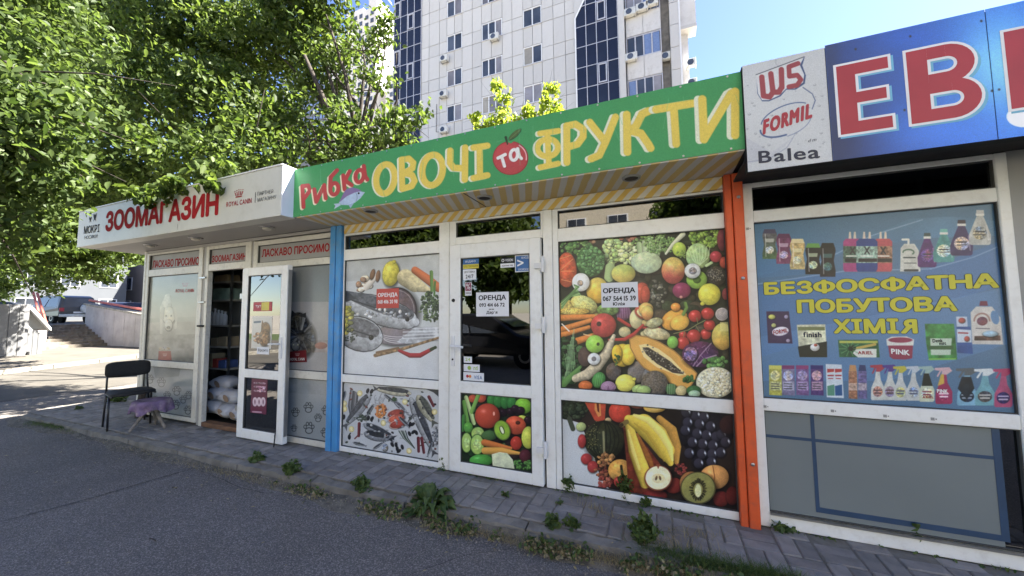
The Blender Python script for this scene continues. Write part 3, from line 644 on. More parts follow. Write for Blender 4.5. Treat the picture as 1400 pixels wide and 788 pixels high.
MB().box(-3.250, -3.178, -.045, .04, -.04, 2.352).box(-3.172, -3.100, -.038, .04, -.04, 2.352).build('blue_post', 'bluepaint', grn, bevel=.006)
op = MB().box(.456, .500, -.040, .04, -.02, 2.352).box(.504, .566, -.048, .04, -.02, 2.352).build('orange_post', 'orangepaint', grn, bevel=.005)
for z in (2.18, 1.62, .40): MB().lathe((.537, -.049, z), [(.012, 0), (.011, -.006), (.004, -.009)], 10, 'y').build('bolt', 'metal', op)
# frames
bar(-3.098, -3.088, .0, 2.262, grn); bar(-1.903, -1.792, .0, 2.262, grn)
for a in [(-3.088, -1.903, .0, .048), (-3.088, -1.903, .70, .78), (-3.088, -1.903, 1.975, 2.09), (-3.088, -1.903, 2.24, 2.262)]: bar(*a, grn, y0=.002)
bar(-1.789, -1.724, .0, 2.262, grn, y0=.004); bar(-.900, -.882, 2.03, 2.262, grn, y0=.004)
bar(-1.724, -.900, 2.035, 2.105, grn, y0=.006); bar(-1.724, -.900, 2.245, 2.262, grn, y0=.006)
bar(-.880, -.800, .0, 2.262, grn); bar(-.797, -.752, .0, 2.262, grn, y0=.003)
for a in [(-.752, .455, .0, .055), (-.752, .455, .70, .792), (-.752, .455, 1.985, 2.095), (-.752, .455, 2.245, 2.262)]: bar(*a, grn, y0=.005)
for a in [(-3.088, -1.903, .048, .70), (-3.088, -1.903, .78, 1.975), (-3.088, -1.903, 2.09, 2.24), (-1.724, -.900, 2.105, 2.245), (-.752, .455, .055, .70), (-.752, .455, .792, 1.985), (-.752, .455, 2.095, 2.245)]:
    gasket(a[0]+.006, a[1]-.006, a[2]+.006, a[3]-.006, grn)
for k_, a in dict(fishu=(-3.088, -1.903, .78, 1.975), fishl=(-3.088, -1.903, .048, .70), fru=(-.752, .455, .792, 1.985), frl=(-.752, .455, .055, .70)).items(): panes[k_] = pane(*a, grn)
for a in [(-3.088, -1.903, 2.09, 2.24), (-1.724, -.900, 2.105, 2.245), (-.752, .455, 2.095, 2.245)]: pane(*a, grn, 'glass_dark', 'transom_pane')
# closed door
DY0, DY1 = -.028, .035
a0, a1, b0, b1 = -1.772, -.897, .012, 2.028
door = MB().box(a0, -1.658, DY0, DY1, b0, b1).box(-.993, a1, DY0, DY1, b0, b1).box(-1.658, -.993, DY0+.001, DY1-.001, b0, .10).box(-1.658, -.993, DY0+.001, DY1-.001, .698, .80).box(-1.658, -.993, DY0+.001, DY1-.001, 1.902, b1).build('door', 'pvc', grn, bevel=.005)
B(-1.66, -.99, -.008, -.002, .80, 1.902).build('door_pane', 'glass_dark', door); panes['door'] = B(-1.66, -.99, -.006, .0, .10, .698).build('door_pane', 'glass_dark', door)
MB().frame(-1.651, -1.0, .807, 1.895, .006, -.022, -.008).frame(-1.651, -1.0, .107, .691, .006, -.022, -.0095).build('gasket', 'seam', door)
MB().box(-1.745, -1.712, DY0-.012, DY0, .93, 1.20).tube([(-1.728, DY0-.01, 1.11), (-1.728, DY0-.055, 1.11), (-1.60, DY0-.058, 1.105)], .0105, 10).build('handle', 'handle', door, smooth=False)
MB().lathe((-1.728, DY0-.012, .99), [(.009, 0), (.009, -.004)], 12, 'y').build('keyhole', 'black', door)
MB().lathe((-1.728, DY0, 1.52), [(.016, 0), (.014, -.01), (.008, -.014)], 14, 'y').build('lock', 'black', door)
for z in (1.79, 1.29, .30): MB().box(-.945, -.865, DY0-.022, DY0-.001, z-.022, z+.022).lathe((-.872, DY0-.02, z-.055), [(.014, 0), (.014, .13)], 12).build('hinge', 'handle', door, bevel=.0)
# ---------- household goods kiosk
hh = thing('household_goods_kiosk', 'grey kiosk with a blue sign and cleaning products window beside the orange post', 'kiosk', (1.8, 0, 0))
shell(hh, .568, 3.6, 3.0, 2.30, 'wallgrey')
for a in [(.572, .628, .0, 2.283), (1.806, 1.856, .0, 2.283)]: bar(*a, hh)
for a in [(.628, 1.806, .0, .082), (.628, 1.806, .74, .82), (.628, 1.806, 2.005, 2.085), (.628, 1.806, 2.25, 2.283)]: bar(*a, hh, y0=.002)
B(1.858, 3.6, .01, .058, .0, 2.29).build('wall_panel', 'wallgrey', hh, bevel=.003)
B(.628, 1.806, -.012, .0, .082, .094).build('sill_strip', 'metal', hh)
panes['chem'] = pane(.628, 1.806, .82, 2.005, hh)
pane(.628, 1.806, .094, .74, hh, 'glass_dark'); pane(.628, 1.806, 2.085, 2.25, hh, 'glass', 'transom_pane')
for a in [(.628, 1.806, .094, .74), (.628, 1.806, .82, 2.005), (.628, 1.806, 2.085, 2.25)]: gasket(a[0]+.006, a[1]-.006, a[2]+.006, a[3]-.006, hh)
# frosted film fields and blue tape on the lower pane
fl = B(.630, 1.712, .0255, .0275, .096, .738).build('frosted_film', 'film', hh)
tp = MB(); tp.box(.880, .900, .0235, .0253, .13, .735).box(.634, .880, .0235, .0253, .563, .582); tp.box(.900, 1.70, .0235, .0253, .563, .582)
tp.box(1.70, 1.732, .0235, .0253, .13, .735).box(.900, 1.70, .0235, .0253, .13, .162)
tp.build('blue_tape', 'tape', fl)
B(.64, .83, .05, .06, 2.09, 2.19).build('inner_board', 'wallgrey', hh)
MB().box(1.58, 1.60, .20, .22, 2.05, 2.24).build('inner_rail', 'wallgrey', hh)
hs = B(.5125, 3.5, -.452, -.40, 2.207, 2.858).build('sign_frame', 'black', hh)
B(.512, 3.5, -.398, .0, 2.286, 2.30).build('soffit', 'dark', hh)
B(.57, .60, -.45, -.40, 2.12, 2.206) if False else None

# ================================================================ PRINTS
def hg(P, x, y, w, h, col, cap, lab=None, lc='#c8cfc0'):          # waisted bottle
    P.poly([(x-w*.46, y), (x+w*.46, y), (x+w*.5, y+h*.12), (x+w*.38, y+h*.45), (x+w*.5, y+h*.8), (x+w*.48, y+h), (x-w*.48, y+h), (x-w*.5, y+h*.8), (x-w*.38, y+h*.45), (x-w*.5, y+h*.12)], col, tex=.2, tf=.08, grad=lab)
    P.poly([(x-w*.36, y-h*.14), (x+w*.36, y-h*.14), (x+w*.46, y+h*.02), (x-w*.46, y+h*.02)], cap)
    P.poly([(x-w*.3, y+h*.22), (x+w*.3, y+h*.22), (x+w*.26, y+h*.36), (x-w*.26, y+h*.36)], lc, alpha=.8)
    P.ell(x, y+h*.66, w*.28, h*.15, lc, sh=.2, hl=0, tex=.4, tf=.2)
    P.st([(x-w*.3, y+h*.05), (x-w*.25, y+h*.9)], w*.03, '#e8e8e8', alpha=.5)
def bt(P, x, y, w, h, col, cap, lab=None, lc='#d8d8d0', neck=.3):                # shouldered bottle
    P.poly([(x-w*.14, y+h*.16), (x+w*.14, y+h*.16), (x+w*.3, y+h*.4), (x+w*.5, y+h*.72), (x+w*.48, y+h*.96), (x+w*.4, y+h), (x-w*.4, y+h), (x-w*.48, y+h*.96), (x-w*.5, y+h*.72), (x-w*.3, y+h*.4)], col, tex=.12, tf=.05)
    P.poly([(x-w*.16, y), (x+w*.16, y), (x+w*.18, y+h*.1), (x-w*.18, y+h*.1)], cap); P.poly([(x-w*.19, y+h*.1), (x+w*.19, y+h*.1), (x+w*.19, y+h*.17), (x-w*.19, y+h*.17)], '#c9c9c4')
    P.ell(x, y+h*.66, w*.33, h*.19, lc, sh=.1, hl=0, tex=.5, tf=.25); P.st([(x-w*.2, y+h*.62), (x+w*.2, y+h*.62)], h*.018, '#303030'); P.st([(x-w*.2, y+h*.7), (x+w*.22, y+h*.7)], h*.012, '#404040')
    P.st([(x+w*.3, y+h*.45), (x+w*.38, y+h*.85)], w*.03, '#f0f0f0', alpha=.35)
def spr(P, x, y, w, h, col, trig, lc, dark='#404850'):                # trigger spray
    P.poly([(x-w*.12, y+h*.2), (x+w*.14, y+h*.2), (x+w*.2, y+h*.42), (x+w*.46, y+h*.66), (x+w*.46, y+h*.95), (x+w*.38, y+h), (x-w*.4, y+h), (x-w*.46, y+h*.95), (x-w*.44, y+h*.66), (x-w*.2, y+h*.42)], col, tex=.08)
    P.poly([(x-w*.5, y+h*.02), (x+w*.3, y), (x+w*.46, y+h*.1), (x+w*.16, y+h*.2), (x-w*.12, y+h*.2), (x-w*.1, y+h*.1), (x-w*.5, y+h*.08)], trig); P.st([(x-w*.18, y+h*.1), (x-w*.34, y+h*.24)], w*.045, trig)
    P.ell(x, y+h*.76, w*.33, h*.15, lc, sh=.1, hl=0, tex=.4, tf=.3); P.st([(x-w*.24, y+h*.72), (x+w*.24, y+h*.72)], h*.018, dark); P.st([(x-w*.2, y+h*.8), (x+w*.2, y+h*.8)], h*.02, dark)
def crown(P, x, y, w, col):
    for i in range(5): P.st([(x-w*.5+i*w*.25, y), (x-w*.36+i*w*.18, y+w*.42)], w*.035, col); P.ell(x-w*.5+i*w*.25, y-w*.05, w*.06, w*.06, col, sh=0, hl=0, tex=0)
    P.st([(x-w*.36, y+w*.5), (x+w*.36, y+w*.5)], w*.05, col)
def lemon(P, x, y, r_): P.ell(x, y, r_, r_*1.1, '#b5a45a', sh=.2, hl=0, tex=.1); P.ell(x, y, r_*.75, r_*.85, '#c6bb86', sh=.1, hl=0); P.ell(x, y, r_*.2, r_*.2, '#ddd6b0', sh=0, hl=0)
def fish(P, x0, y0, x1, y1, w, back='#4a4c50', belly='#a0a4a8', tail=True):
    n_ = 10; pts = [(x0+(x1-x0)*i/n_, y0+(y1-y0)*i/n_) for i in range(n_+1)]; rr = [w*math.sin(PI*(.06+.9*(i/n_)**.8))**.8+w*.1 for i in range(n_+1)]
    L_ = math.hypot(x1-x0, y1-y0); nx_, ny_ = -(y1-y0)/L_, (x1-x0)/L_
    if ny_ > 0: nx_, ny_ = -nx_, -ny_
    P.st(pts, [r*1.06 for r in rr], '#2c2d30'); P.st(pts, rr, belly, sh=.5, tex=.15)
    P.st([(a+nx_*w*.42, b+ny_*w*.42) for a, b in pts[1:-1]], [r*.55 for r in rr[1:-1]], back, tex=.25); P.st([(a+nx_*w*.1, b+ny_*w*.1) for a, b in pts[1:-1]], w*.05, '#303236')
    P.ell(x0+(x1-x0)*.1, y0+(y1-y0)*.1, w*.17, w*.17, '#141414', sh=0, hl=.5)
    if tail:
        u, v = (x1-x0)/L_, (y1-y0)/L_
        P.poly([(x1-u*w*.4, y1-v*w*.4), (x1+u*w*1.1+nx_*w*.9, y1+v*w*1.1+ny_*w*.9), (x1+u*w*.6, y1+v*w*.6), (x1+u*w*1.1-nx_*w*.9, y1+v*w*1.1-ny_*w*.9)], back)

# --- fruit window, upper
Z1 = 788/130
P = Print(-.752, .455, .792, 1.985, PY, 520, '#20241a')
A_, B_, C_, D_ = (760, 300, Z1), (880, 300, Z1), (760, 420, Z1), (880, 420, Z1)
P.win(*A_)
P.blobs(900, 700, 760, 560, 160, 25, 70, ['#2c3620', '#33301f', '#242a1c', '#3a3226', '#1d2118'], 5)
P.blobs(170, 230, 130, 80, 60, 10, 26, ['#4f7a38', '#648c46', '#3c6430'], 1)
P.blobs(350, 170, 70, 25, 12, 10, 25, ['#8a6a50', '#6a4c3c'], 2); P.blobs(600, 150, 70, 25, 14, 10, 25, ['#7c4a38', '#8a5240'], 3)
P.blobs(480, 270, 85, 110, 70, 14, 30, ['#9fb26c', '#b3c082', '#87a058', '#8aa468'], 4); P.blobs(600, 285, 75, 90, 50, 14, 30, ['#a9b874', '#96aa60', '#b8c48c'], 6)
P.ell(90, 420, 82, 145, '#b84a2a', hl=.05, tex=.2, tf=.05)
for q in [[(30, 330), (120, 300)], [(40, 420), (140, 330)], [(45, 430), (150, 430)], [(45, 500), (130, 520)]]: P.st(q, 3, '#cf8a50', alpha=.8)
P.ell(290, 350, 120, 130, '#33582c', hl=0); P.blobs(290, 345, 110, 120, 130, 10, 20, ['#3f6b38', '#4f7f45', '#35602f', '#5a8850'], 7)
P.st([(450, 400), (440, 480)], 40, '#8ba066', sh=.4)
P.blobs(720, 190, 90, 60, 60, 7, 16, ['#5f8040', '#6d9048', '#4d6c34'], 8)
P.st([(700, 330), (690, 210)], 22, '#93a878', sh=.4); P.st([(740, 330), (735, 190)], 22, '#a4b48c', sh=.4); P.st([(785, 330), (790, 200)], 22, '#9cb082', sh=.4); P.st([(830, 340), (850, 230)], 24, '#93a878', sh=.4)
P.ell(750, 360, 128, 90, '#a3b38c', sh=.5, hl=.1, tex=.1)
P.blobs(880, 210, 110, 90, 80, 7, 16, ['#5f8040', '#6f9050', '#50703a'], 9)
P.ell(560, 450, 100, 78, '#b9a44a', hl=.1, col2='#96a04a'); P.ell(345, 590, 92, 108, '#c8982c', hl=.15, col2='#b8a040')
P.ell(207, 522, 73, 76, '#c6c6be', sh=.5, hl=.15, tex=.06); P.ell(200, 527, 22, 22, '#8a7a66', sh=.3, hl=0, tex=.3)
for i in range(8): P.arc(207, 522, 20+5*i, 68, 60+30*i, 120+30*i, 1.5, '#a8a6a0', alpha=.5)
P.ell(715, 612, 66, 88, '#a23c2a', hl=.2)
P.st([(45, 750), (130, 720), (330, 780)], 55, '#b09a4a', sh=.6, tex=.3)
P.ell(235, 705, 115, 68, '#c3b45a', ang=22, hl=.1, tex=.25, tf=.3)
for i in range(9): P.st([(48, 745-8*i), (110+10*i, 640-12*i+8*(i % 3)), (200-6*i, 625-10*i)], 6, ['#5e8a4a', '#8aa668', '#4a7038'][i % 3], alpha=.95)
P.ell(560, 775, 66, 62, '#5d3350', hl=.2); 
for i in range(6): P.st([(515+18*i, 735), (512+20*i, 815)], 2, '#9a7a94', alpha=.7)
P.ell(430, 750, 90, 50, '#5a7a3a', hl=.05, tex=.3)
P.win(*C_)
P.ell(150, 35, 130, 30, '#bfa048', tex=.3, tf=.25, hl=0)
for a, b, r_ in [((20, 92), (310, 78), 28), ((20, 195), (285, 112), 27), ((20, 240), (272, 168), 24), ((170, 285), (335, 228), 30)]: P.st([a, b], [r_, r_*.7], '#c4702e', sh=.7, tex=.08)
P.st([(50, 140), (110, 200)], 5, '#d8d0c0'); P.st([(230, 225), (330, 250)], 4, '#d0b080')
P.ell(395, 152, 105, 100, '#a83630', hl=.3, tex=.1); P.ell(357, 140, 20, 20, '#3a2420', sh=.2, hl=0); 
P.st([(520, 100), (600, 150), (700, 170), (860, 172)], [14, 14, 12, 9], '#a32e28', sh=.6)
P.ell(668, 100, 58, 82, '#b8aa76', hl=.1); P.ell(720, 45, 72, 52, '#a8442c', ang=30, hl=.1); P.ell(715, 50, 48, 30, '#c9b884', ang=30, sh=.2, hl=0); P.ell(570, 207, 50, 44, '#a89c6c', hl=.1); P.ell(780, 222, 80, 34, '#b3a874', hl=.1); P.ell(760, 130, 50, 30, '#a08a50', hl=.05)
P.st([(440, 272), (570, 268), (650, 222), (722, 150)], [9, 15, 15, 10], '#a5302a', sh=.6)
P.blobs(110, 440, 120, 190, 110, 14, 34, ['#2b4726', '#35552c', '#3f6336', '#223a20'], 11, hl=.05)
for i in range(8): P.st([(60+14*i, 620-18*i), (90+8*i, 520-30*i), (80+10*i, 420-34*i)], 3, '#8aa878', alpha=.75)
P.st([(60, 640), (140, 560), (230, 470)], [30, 22, 8], '#56803f', sh=.4)
P.ell(240, 412, 58, 82, '#4a3a34', hl=.05)
P.st([(165, 592), (260, 560), (340, 490), (410, 400), (452, 310), (480, 240)], [32, 44, 46, 42, 30, 16], '#aea080', sh=.75, tex=.12)
P.ell(323, 307, 76, 74, '#80ae3e', hl=.2); P.ell(350, 308, 13, 14, '#2c3a1c', sh=0, hl=0)
P.ell(315, 430, 52, 50, '#c2c0b8', sh=.4, hl=.1); P.ell(315, 430, 20, 20, '#6a6460', sh=.2, hl=0)
P.ell(478, 535, 64, 74, '#564a40', hl=.1, tex=.2); P.ell(670, 540, 76, 90, '#686058', hl=.05, tex=.15); P.ell(770, 600, 60, 95, '#5c5852', hl=.05, tex=.25)
P.ell(555, 400, 90, 95, '#cfa62c', hl=.15); P.ell(600, 395, 60, 88, '#d4b034', hl=.2); P.ell(505, 385, 42, 72, '#c69c28', hl=.1); P.blobs(500, 430, 26, 50, 14, 6, 15, ['#3a5a28', '#6a8a3c', '#2a4420'], 4)
P.ell(355, 605, 54, 68, '#3d7838', ang=25, hl=.1); 
for i in range(4): P.st([(325+16*i, 655), (338+16*i, 560)], 3, '#6aa058', alpha=.6)
P.ell(575, 630, 82, 72, '#cfc44c', hl=.2); P.ell(650, 598, 16, 14, '#c9bc44', hl=0); P.ell(435, 662, 64, 48, '#75506a', hl=.15)
for i in range(5): P.arc(435, 690, 15+12*i, 40+8*i, 190, 350, 2, '#c0aab8', alpha=.7)
P.ell(245, 652, 58, 42, '#b25a2a', hl=.15); P.ell(700, 685, 70, 44, '#8aa25c', hl=.1)
P.win(*B_)
P.blobs(130, 200, 130, 90, 90, 7, 16, ['#5f8040', '#6f9050', '#50703a', '#7c9a5c'], 12)
P.st([(185, 285), (240, 210), (325, 125)], [10, 15, 22], '#b4b69c', sh=.5)
P.blobs(510, 150, 130, 85, 110, 10, 24, ['#7f9c40', '#6a8a36', '#93ae52', '#5a7a30'], 13)
P.ell(295, 250, 57, 60, '#9ab042', hl=.25); P.blobs(330, 290, 60, 30, 30, 5, 10, ['#66803c'], 3)
P.ell(650, 170, 42, 95, '#6a2c34', hl=.05); P.ell(450, 305, 100, 106, '#90a86a', hl=.1, tex=.15)
for i in range(7): P.st([(450, 395), (400+22*i, 320), (370+30*i, 225)], 3, '#bfcf9c', alpha=.7)
P.st([(520, 385), (565, 358)], 12, '#a4b880', sh=.3)
P.ell(598, 310, 50, 47, '#9c3038', hl=.35); P.ell(665, 360, 35, 50, '#a04030', hl=.05)
P.ell(245, 425, 97, 112, '#a8463a', hl=.15, col2='#b8a050', tex=.1)
P.ell(600, 470, 88, 82, '#36332c', hl=.02, tex=.3, tf=.3); P.blobs(600, 462, 66, 50, 70, 3, 6, ['#8a8474', '#6a6456'], 15)
P.ell(440, 500, 86, 76, '#7da03a', hl=.15); P.ell(440, 500, 30, 26, '#4a6a26', hl=0); P.ell(405, 428, 66, 62, '#b9b8b0', sh=.4, hl=.2); P.ell(405, 425, 30, 26, '#8a7a6c', sh=.3, hl=0, tex=.5, tf=.3)
P.ell(315, 590, 76, 66, '#7c2c48', hl=.25); P.ell(310, 645, 14, 12, '#b07868', hl=0)
P.blobs(110, 620, 80, 120, 40, 10, 22, ['#4a4a40', '#6a6a5c', '#35362c', '#808070'], 16, hl=.2)
P.ell(545, 622, 93, 90, '#bdb63a', hl=.2); P.ell(488, 700, 20, 16, '#b0aa34', hl=0); P.ell(15, 625, 38, 75, '#a03c2a', hl=.1); P.ell(680, 620, 30, 50, '#7a3030', hl=.05)
P.ell(20, 745, 60, 55, '#c09848', hl=.2)
P.win(*D_)
P.ell(30, 50, 50, 60, '#b8743a', hl=.15, col2='#c0a850')
P.ell(255, 105, 112, 82, '#cc8c30', ang=-25, hl=.2); P.ell(300, 130, 80, 62, '#d09a38', ang=-20, hl=.15); P.ell(265, 0, 40, 35, '#c87c2c', hl=.4); P.st([(330, 60), (355, 10), (345, -30)], 14, '#5a7a34', sh=.5)
P.ell(110, 220, 112, 50, '#ab9e70', ang=12, hl=.05, tex=.2); P.ell(90, 130, 70, 40, '#9c9464', ang=-15, hl=0, tex=.2)
for a in [(325, 230, 34, 32), (515, 225, 46, 44), (545, 150, 48, 46), (530, 55, 54, 50), (425, 75, 54, 50), (415, 242, 58, 56), (325, 298, 53, 54)]: P.ell(*a, '#9e2a24', hl=.5)
P.st([(250, 220), (370, 190), (450, 140), (510, 110)], 4, '#6a6a42'); P.st([(430, 150), (460, 200)], 3, '#6a6a42'); P.st([(340, 200), (330, 250)], 3, '#6a6a42'); P.st([(450, 140), (440, 90)], 3, '#5a6a3a')
P.ell(240, 292, 46, 52, '#6a9c3c', hl=.1); P.ell(650, 60, 56, 54, '#a8a098', sh=.4, hl=.1); 
for i in range(4): P.arc(650, 60, 12*i+6, 11*i+6, 0, 300, 3, '#706a68', alpha=.7)
P.ell(655, 245, 90, 112, '#bd963c', hl=.1, col2='#a8a048'); P.poly([(632, 125), (705, 125), (705, 202), (632, 202)], '#d0c878', alpha=.7)
pap = [(-117, 268), (-60, 235), (30, 250), (130, 290), (250, 362), (350, 450), (440, 550), (425, 600), (362, 690), (250, 645), (100, 560), (0, 500), (-60, 430), (-108, 340)]
P.poly(pap, '#c6903e', tex=.05, tf=.02); P.st(pap+[pap[0]], 5, '#9a6a30')
P.poly([(-40, 315), (20, 305), (120, 345), (230, 425), (355, 560), (290, 570), (110, 500), (0, 415)], '#d6b878'); P.poly([(-10, 335), (40, 335), (120, 385), (220, 450), (335, 558), (240, 545), (110, 470), (20, 390)], '#3c352c')
for i in range(110):
    t = random.random(); P.ell(0+330*t+random.gauss(0, 9), 345+205*t+random.gauss(0, 26*math.sin(PI*min(1, t+.15))), 7, 6, random.choice(['#5c564a', '#77705f', '#2a251f']), hl=.2)
P.ell(470, 392, 152, 108, '#472040', hl=0, tex=.25); 
P.st([(560, 300), (470, 400), (410, 490)], 5, '#a88ca0', alpha=.6); P.st([(600, 400), (500, 430), (440, 490)], 6, '#b8a0b0', alpha=.6)
for i in range(16): x_ = random.uniform(330, 560); y_ = random.uniform(320, 450); P.st([(x_, y_), (x_+random.uniform(-30, 30), y_+random.uniform(10, 40))], 2, '#b49aac', alpha=.6)
P.ell(390, 390, 55, 60, '#7c5c76', sh=.4, hl=0, tex=.5, tf=.12)
P.blobs(600, 460, 100, 38, 26, 14, 30, ['#4c7c3a', '#5f8f48', '#3a642e'], 17)
P.ell(595, 625, 160, 128, '#b9b592', hl=0, sh=.5); P.blobs(595, 625, 140, 112, 200, 9, 17, ['#cbc8a8', '#bdb998', '#d6d3b6', '#aeaa88'], 18, hl=.05, sh=.5)
P.ell(90, 640, 112, 112, '#57524b', hl=.03, tex=.25, tf=.2); P.ell(0, 690, 60, 40, '#8aa25c', hl=.1); P.ell(228, 680, 46, 46, '#35582c', hl=.1); 
for i in range(5): P.st([(196+16*i, 720), (200+14*i, 640)], 4, '#8aa878', alpha=.6)
P.ell(310, 695, 46, 44, '#b3a26c', hl=0); P.blobs(385, 600, 50, 26, 12, 10, 22, ['#345c2c', '#44702f'], 19); P.ell(415, 692, 60, 42, '#2f5a2c', hl=.1); P.ell(420, 720, 50, 30, '#88a080', hl=0)
P.build('poster', panes['fru'], gain=1.25, label='print of mixed vegetables and fruit with a halved papaya')
# --- fruit window, lower
P = Print(-.752, .455, .055, .70, PY, 520, '#a9adae')
P.win(760, 540, 788/160)
P.poly([(150, -60), (1500, -60), (1500, 1200), (640, 1200), (520, 700), (372, 650), (300, 560), (262, 430), (215, 300), (160, 190), (30, 150), (30, -60)], '#231a15', tex=.3, tf=.01)
P.blobs(115, 85, 95, 80, 70, 12, 26, ['#2a3322', '#333d28', '#20281a'], 1); P.st([(90, 160), (115, 230)], 16, '#3a4030'); P.ell(170, 215, 34, 30, '#94a060', hl=0)
P.poly([(185, 30), (338, 30), (330, 165), (300, 185), (262, 172), (215, 90)], '#a83c26', tex=.1); P.poly([(262, 40), (300, 60), (305, 140), (285, 150), (260, 100)], '#c27a3c'); P.poly([(272, 45), (290, 60), (292, 120), (280, 110)], '#5c2018')
P.ell(430, 115, 74, 72, '#b03626', hl=.15); P.ell(352, 172, 22, 18, '#a08a60', hl=0); P.ell(560, 70, 60, 25, '#6a3426', hl=0)
P.ell(325, 305, 135, 132, '#2a2c1d', hl=.03, tex=.2)
for i in range(7): P.arc(320, 300, 20+28*abs(i-3), 120, (90 if i >= 3 else 90), (270 if i < 3 else -90), 4, '#15170f', alpha=.8)
P.st([(320, 250), (325, 390)], 7, '#8a865c', alpha=.8)
for i in range(60): P.ell(random.gauss(255, 30), random.gauss(290, 60), 3, 2.5, '#8a8648', hl=0)
for a in [(175, 312, 28, 46), (205, 432, 37, 37), (248, 485, 36, 40)]: P.ell(*a, '#8f2c2a', hl=.15)
P.blobs(310, 515, 44, 44, 30, 7, 14, ['#7a3a2a', '#8a5030', '#5c2a20'], 3); P.blobs(335, 432, 56, 42, 34, 8, 18, ['#8a5c34', '#6e4228', '#a0703c'], 4); P.blobs(335, 590, 52, 42, 34, 8, 16, ['#8a3a30', '#7a3028', '#96503c'], 5)
P.ell(432, 508, 80, 74, '#b88238', hl=.1, tex=.15); P.st([(440, 480), (450, 560)], 9, '#2a2418'); P.ell(425, 585, 36, 36, '#9a302a', hl=.3); P.ell(560, 640, 80, 50, '#7a2a22', hl=.1)
P.win(880, 540, 788/170)
P.ell(70, 80, 72, 34, '#c0953e', hl=.1); P.ell(70, 76, 56, 22, '#cfae62', sh=.2, hl=0)
r = random.Random(3)
P.ell(395, 215, 165, 200, '#0d0b0e', hl=0, sh=.2)
for i in range(70): P.ell(400+r.gauss(0, 66), 210+r.gauss(0, 90), 34, 33, '#121014', hl=.04, sh=.7)
for a in [(330, 130), (270, 110), (385, 140), (280, 175), (355, 185), (425, 200), (340, 245), (400, 255), (265, 225), (460, 265), (495, 250), (520, 300), (375, 310), (440, 320), (310, 300), (290, 370), (370, 375), (435, 375), (490, 365), (350, 435), (430, 425)]:
    P.ell(a[0], a[1], 33, 33, '#2a2730', hl=0, sh=.95, tex=0); P.arc(a[0], a[1], 24, 24, -50, 20, 3, '#7c828c', alpha=.7); P.ell(a[0]+19, a[1]-6, 5, 9, '#aab0b8', ang=-20, sh=0, hl=0, tex=0)
P.poly([(-130, 200), (0, 300), (120, 460), (100, 640), (-90, 640)], '#5c2418', tex=.3)
P.st([(100, 150), (178, 225), (208, 330), (208, 425)], [20, 32, 30, 16], '#a8782e', sh=.5, tex=.06)
P.st([(-92, 200), (-52, 355), (-6, 485), (10, 560)], [26, 44, 46, 34], '#c8a83a', sh=.7, tex=.05); P.st([(-98, 225), (-66, 355), (-28, 470)], [6, 12, 9], '#dcc66a', sh=.2, alpha=.7)
P.st([(-40, 250), (30, 400), (60, 470)], [8, 20, 10], '#8a5020', sh=.3, tex=.1)
P.st([(-95, 155), (0, 188), (80, 262), (138, 352), (170, 432)], [28, 66, 72, 58, 20], '#c9aa36', sh=.55, tex=.05); P.st([(-60, 130), (30, 160), (110, 240), (165, 335), (182, 415)], [10, 20, 24, 20, 8], '#dfc866', sh=.2, alpha=.85); P.st([(-60, 180), (20, 240), (80, 330), (130, 420)], [4, 9, 10, 5], '#a5852a', sh=.2, alpha=.7)
P.st([(-140, 192), (-108, 172)], 15, '#6c5a2c'); P.st([(-146, 196), (-138, 190)], 11, '#33281a')
P.blobs(235, 470, 36, 34, 26, 6, 11, ['#5e2420', '#7a302a'], 6); P.ell(190, 575, 60, 50, '#6a221c', hl=.05); P.ell(490, 660, 50, 50, '#5c1c18', hl=.05); P.ell(560, 640, 40, 60, '#4c1814', hl=0); P.ell(540, 190, 60, 60, '#2c1614', hl=0); P.ell(70, 640, 80, 40, '#6a201c', hl=.05)
P.ell(448, 522, 92, 78, '#c08444', hl=.1); P.st([(438, 450), (450, 520), (440, 590)], 3, '#8a4c24'); P.ell(300, 560, 72, 74, '#8a5a30', hl=.05)
P.ell(92, 528, 88, 82, '#7c3c26', sh=.3, hl=0); P.ell(92, 526, 80, 74, '#ddd4a4', sh=.12, hl=0); P.ell(92, 530, 42, 30, '#cfc08a', sh=0, hl=0); P.ell(80, 528, 7, 14, '#5a4426', ang=15, hl=0); P.ell(104, 528, 7, 14, '#5a4426', ang=-15, hl=0); P.poly([(78, 440), (106, 440), (92, 470)], '#7c3c26')
P.ell(345, 592, 112, 104, '#4a4426', sh=.3, hl=0); P.ell(345, 590, 104, 96, '#7d7a3e', sh=.15, hl=0)
for i in range(44): a = 2*PI*i/44+r.uniform(-.04, .04); k = r.uniform(.9, 1.1); P.st([(345+32*math.cos(a), 602+46*math.sin(a)), (345+50*k*math.cos(a), 602+68*k*math.sin(a))], 2.6, '#201c14')
P.ell(345, 608, 20, 42, '#c6c48c', sh=.1, hl=0)
P.build('poster', panes['frl'], gain=1.25, label='print of bananas, grapes, kiwi and berries')
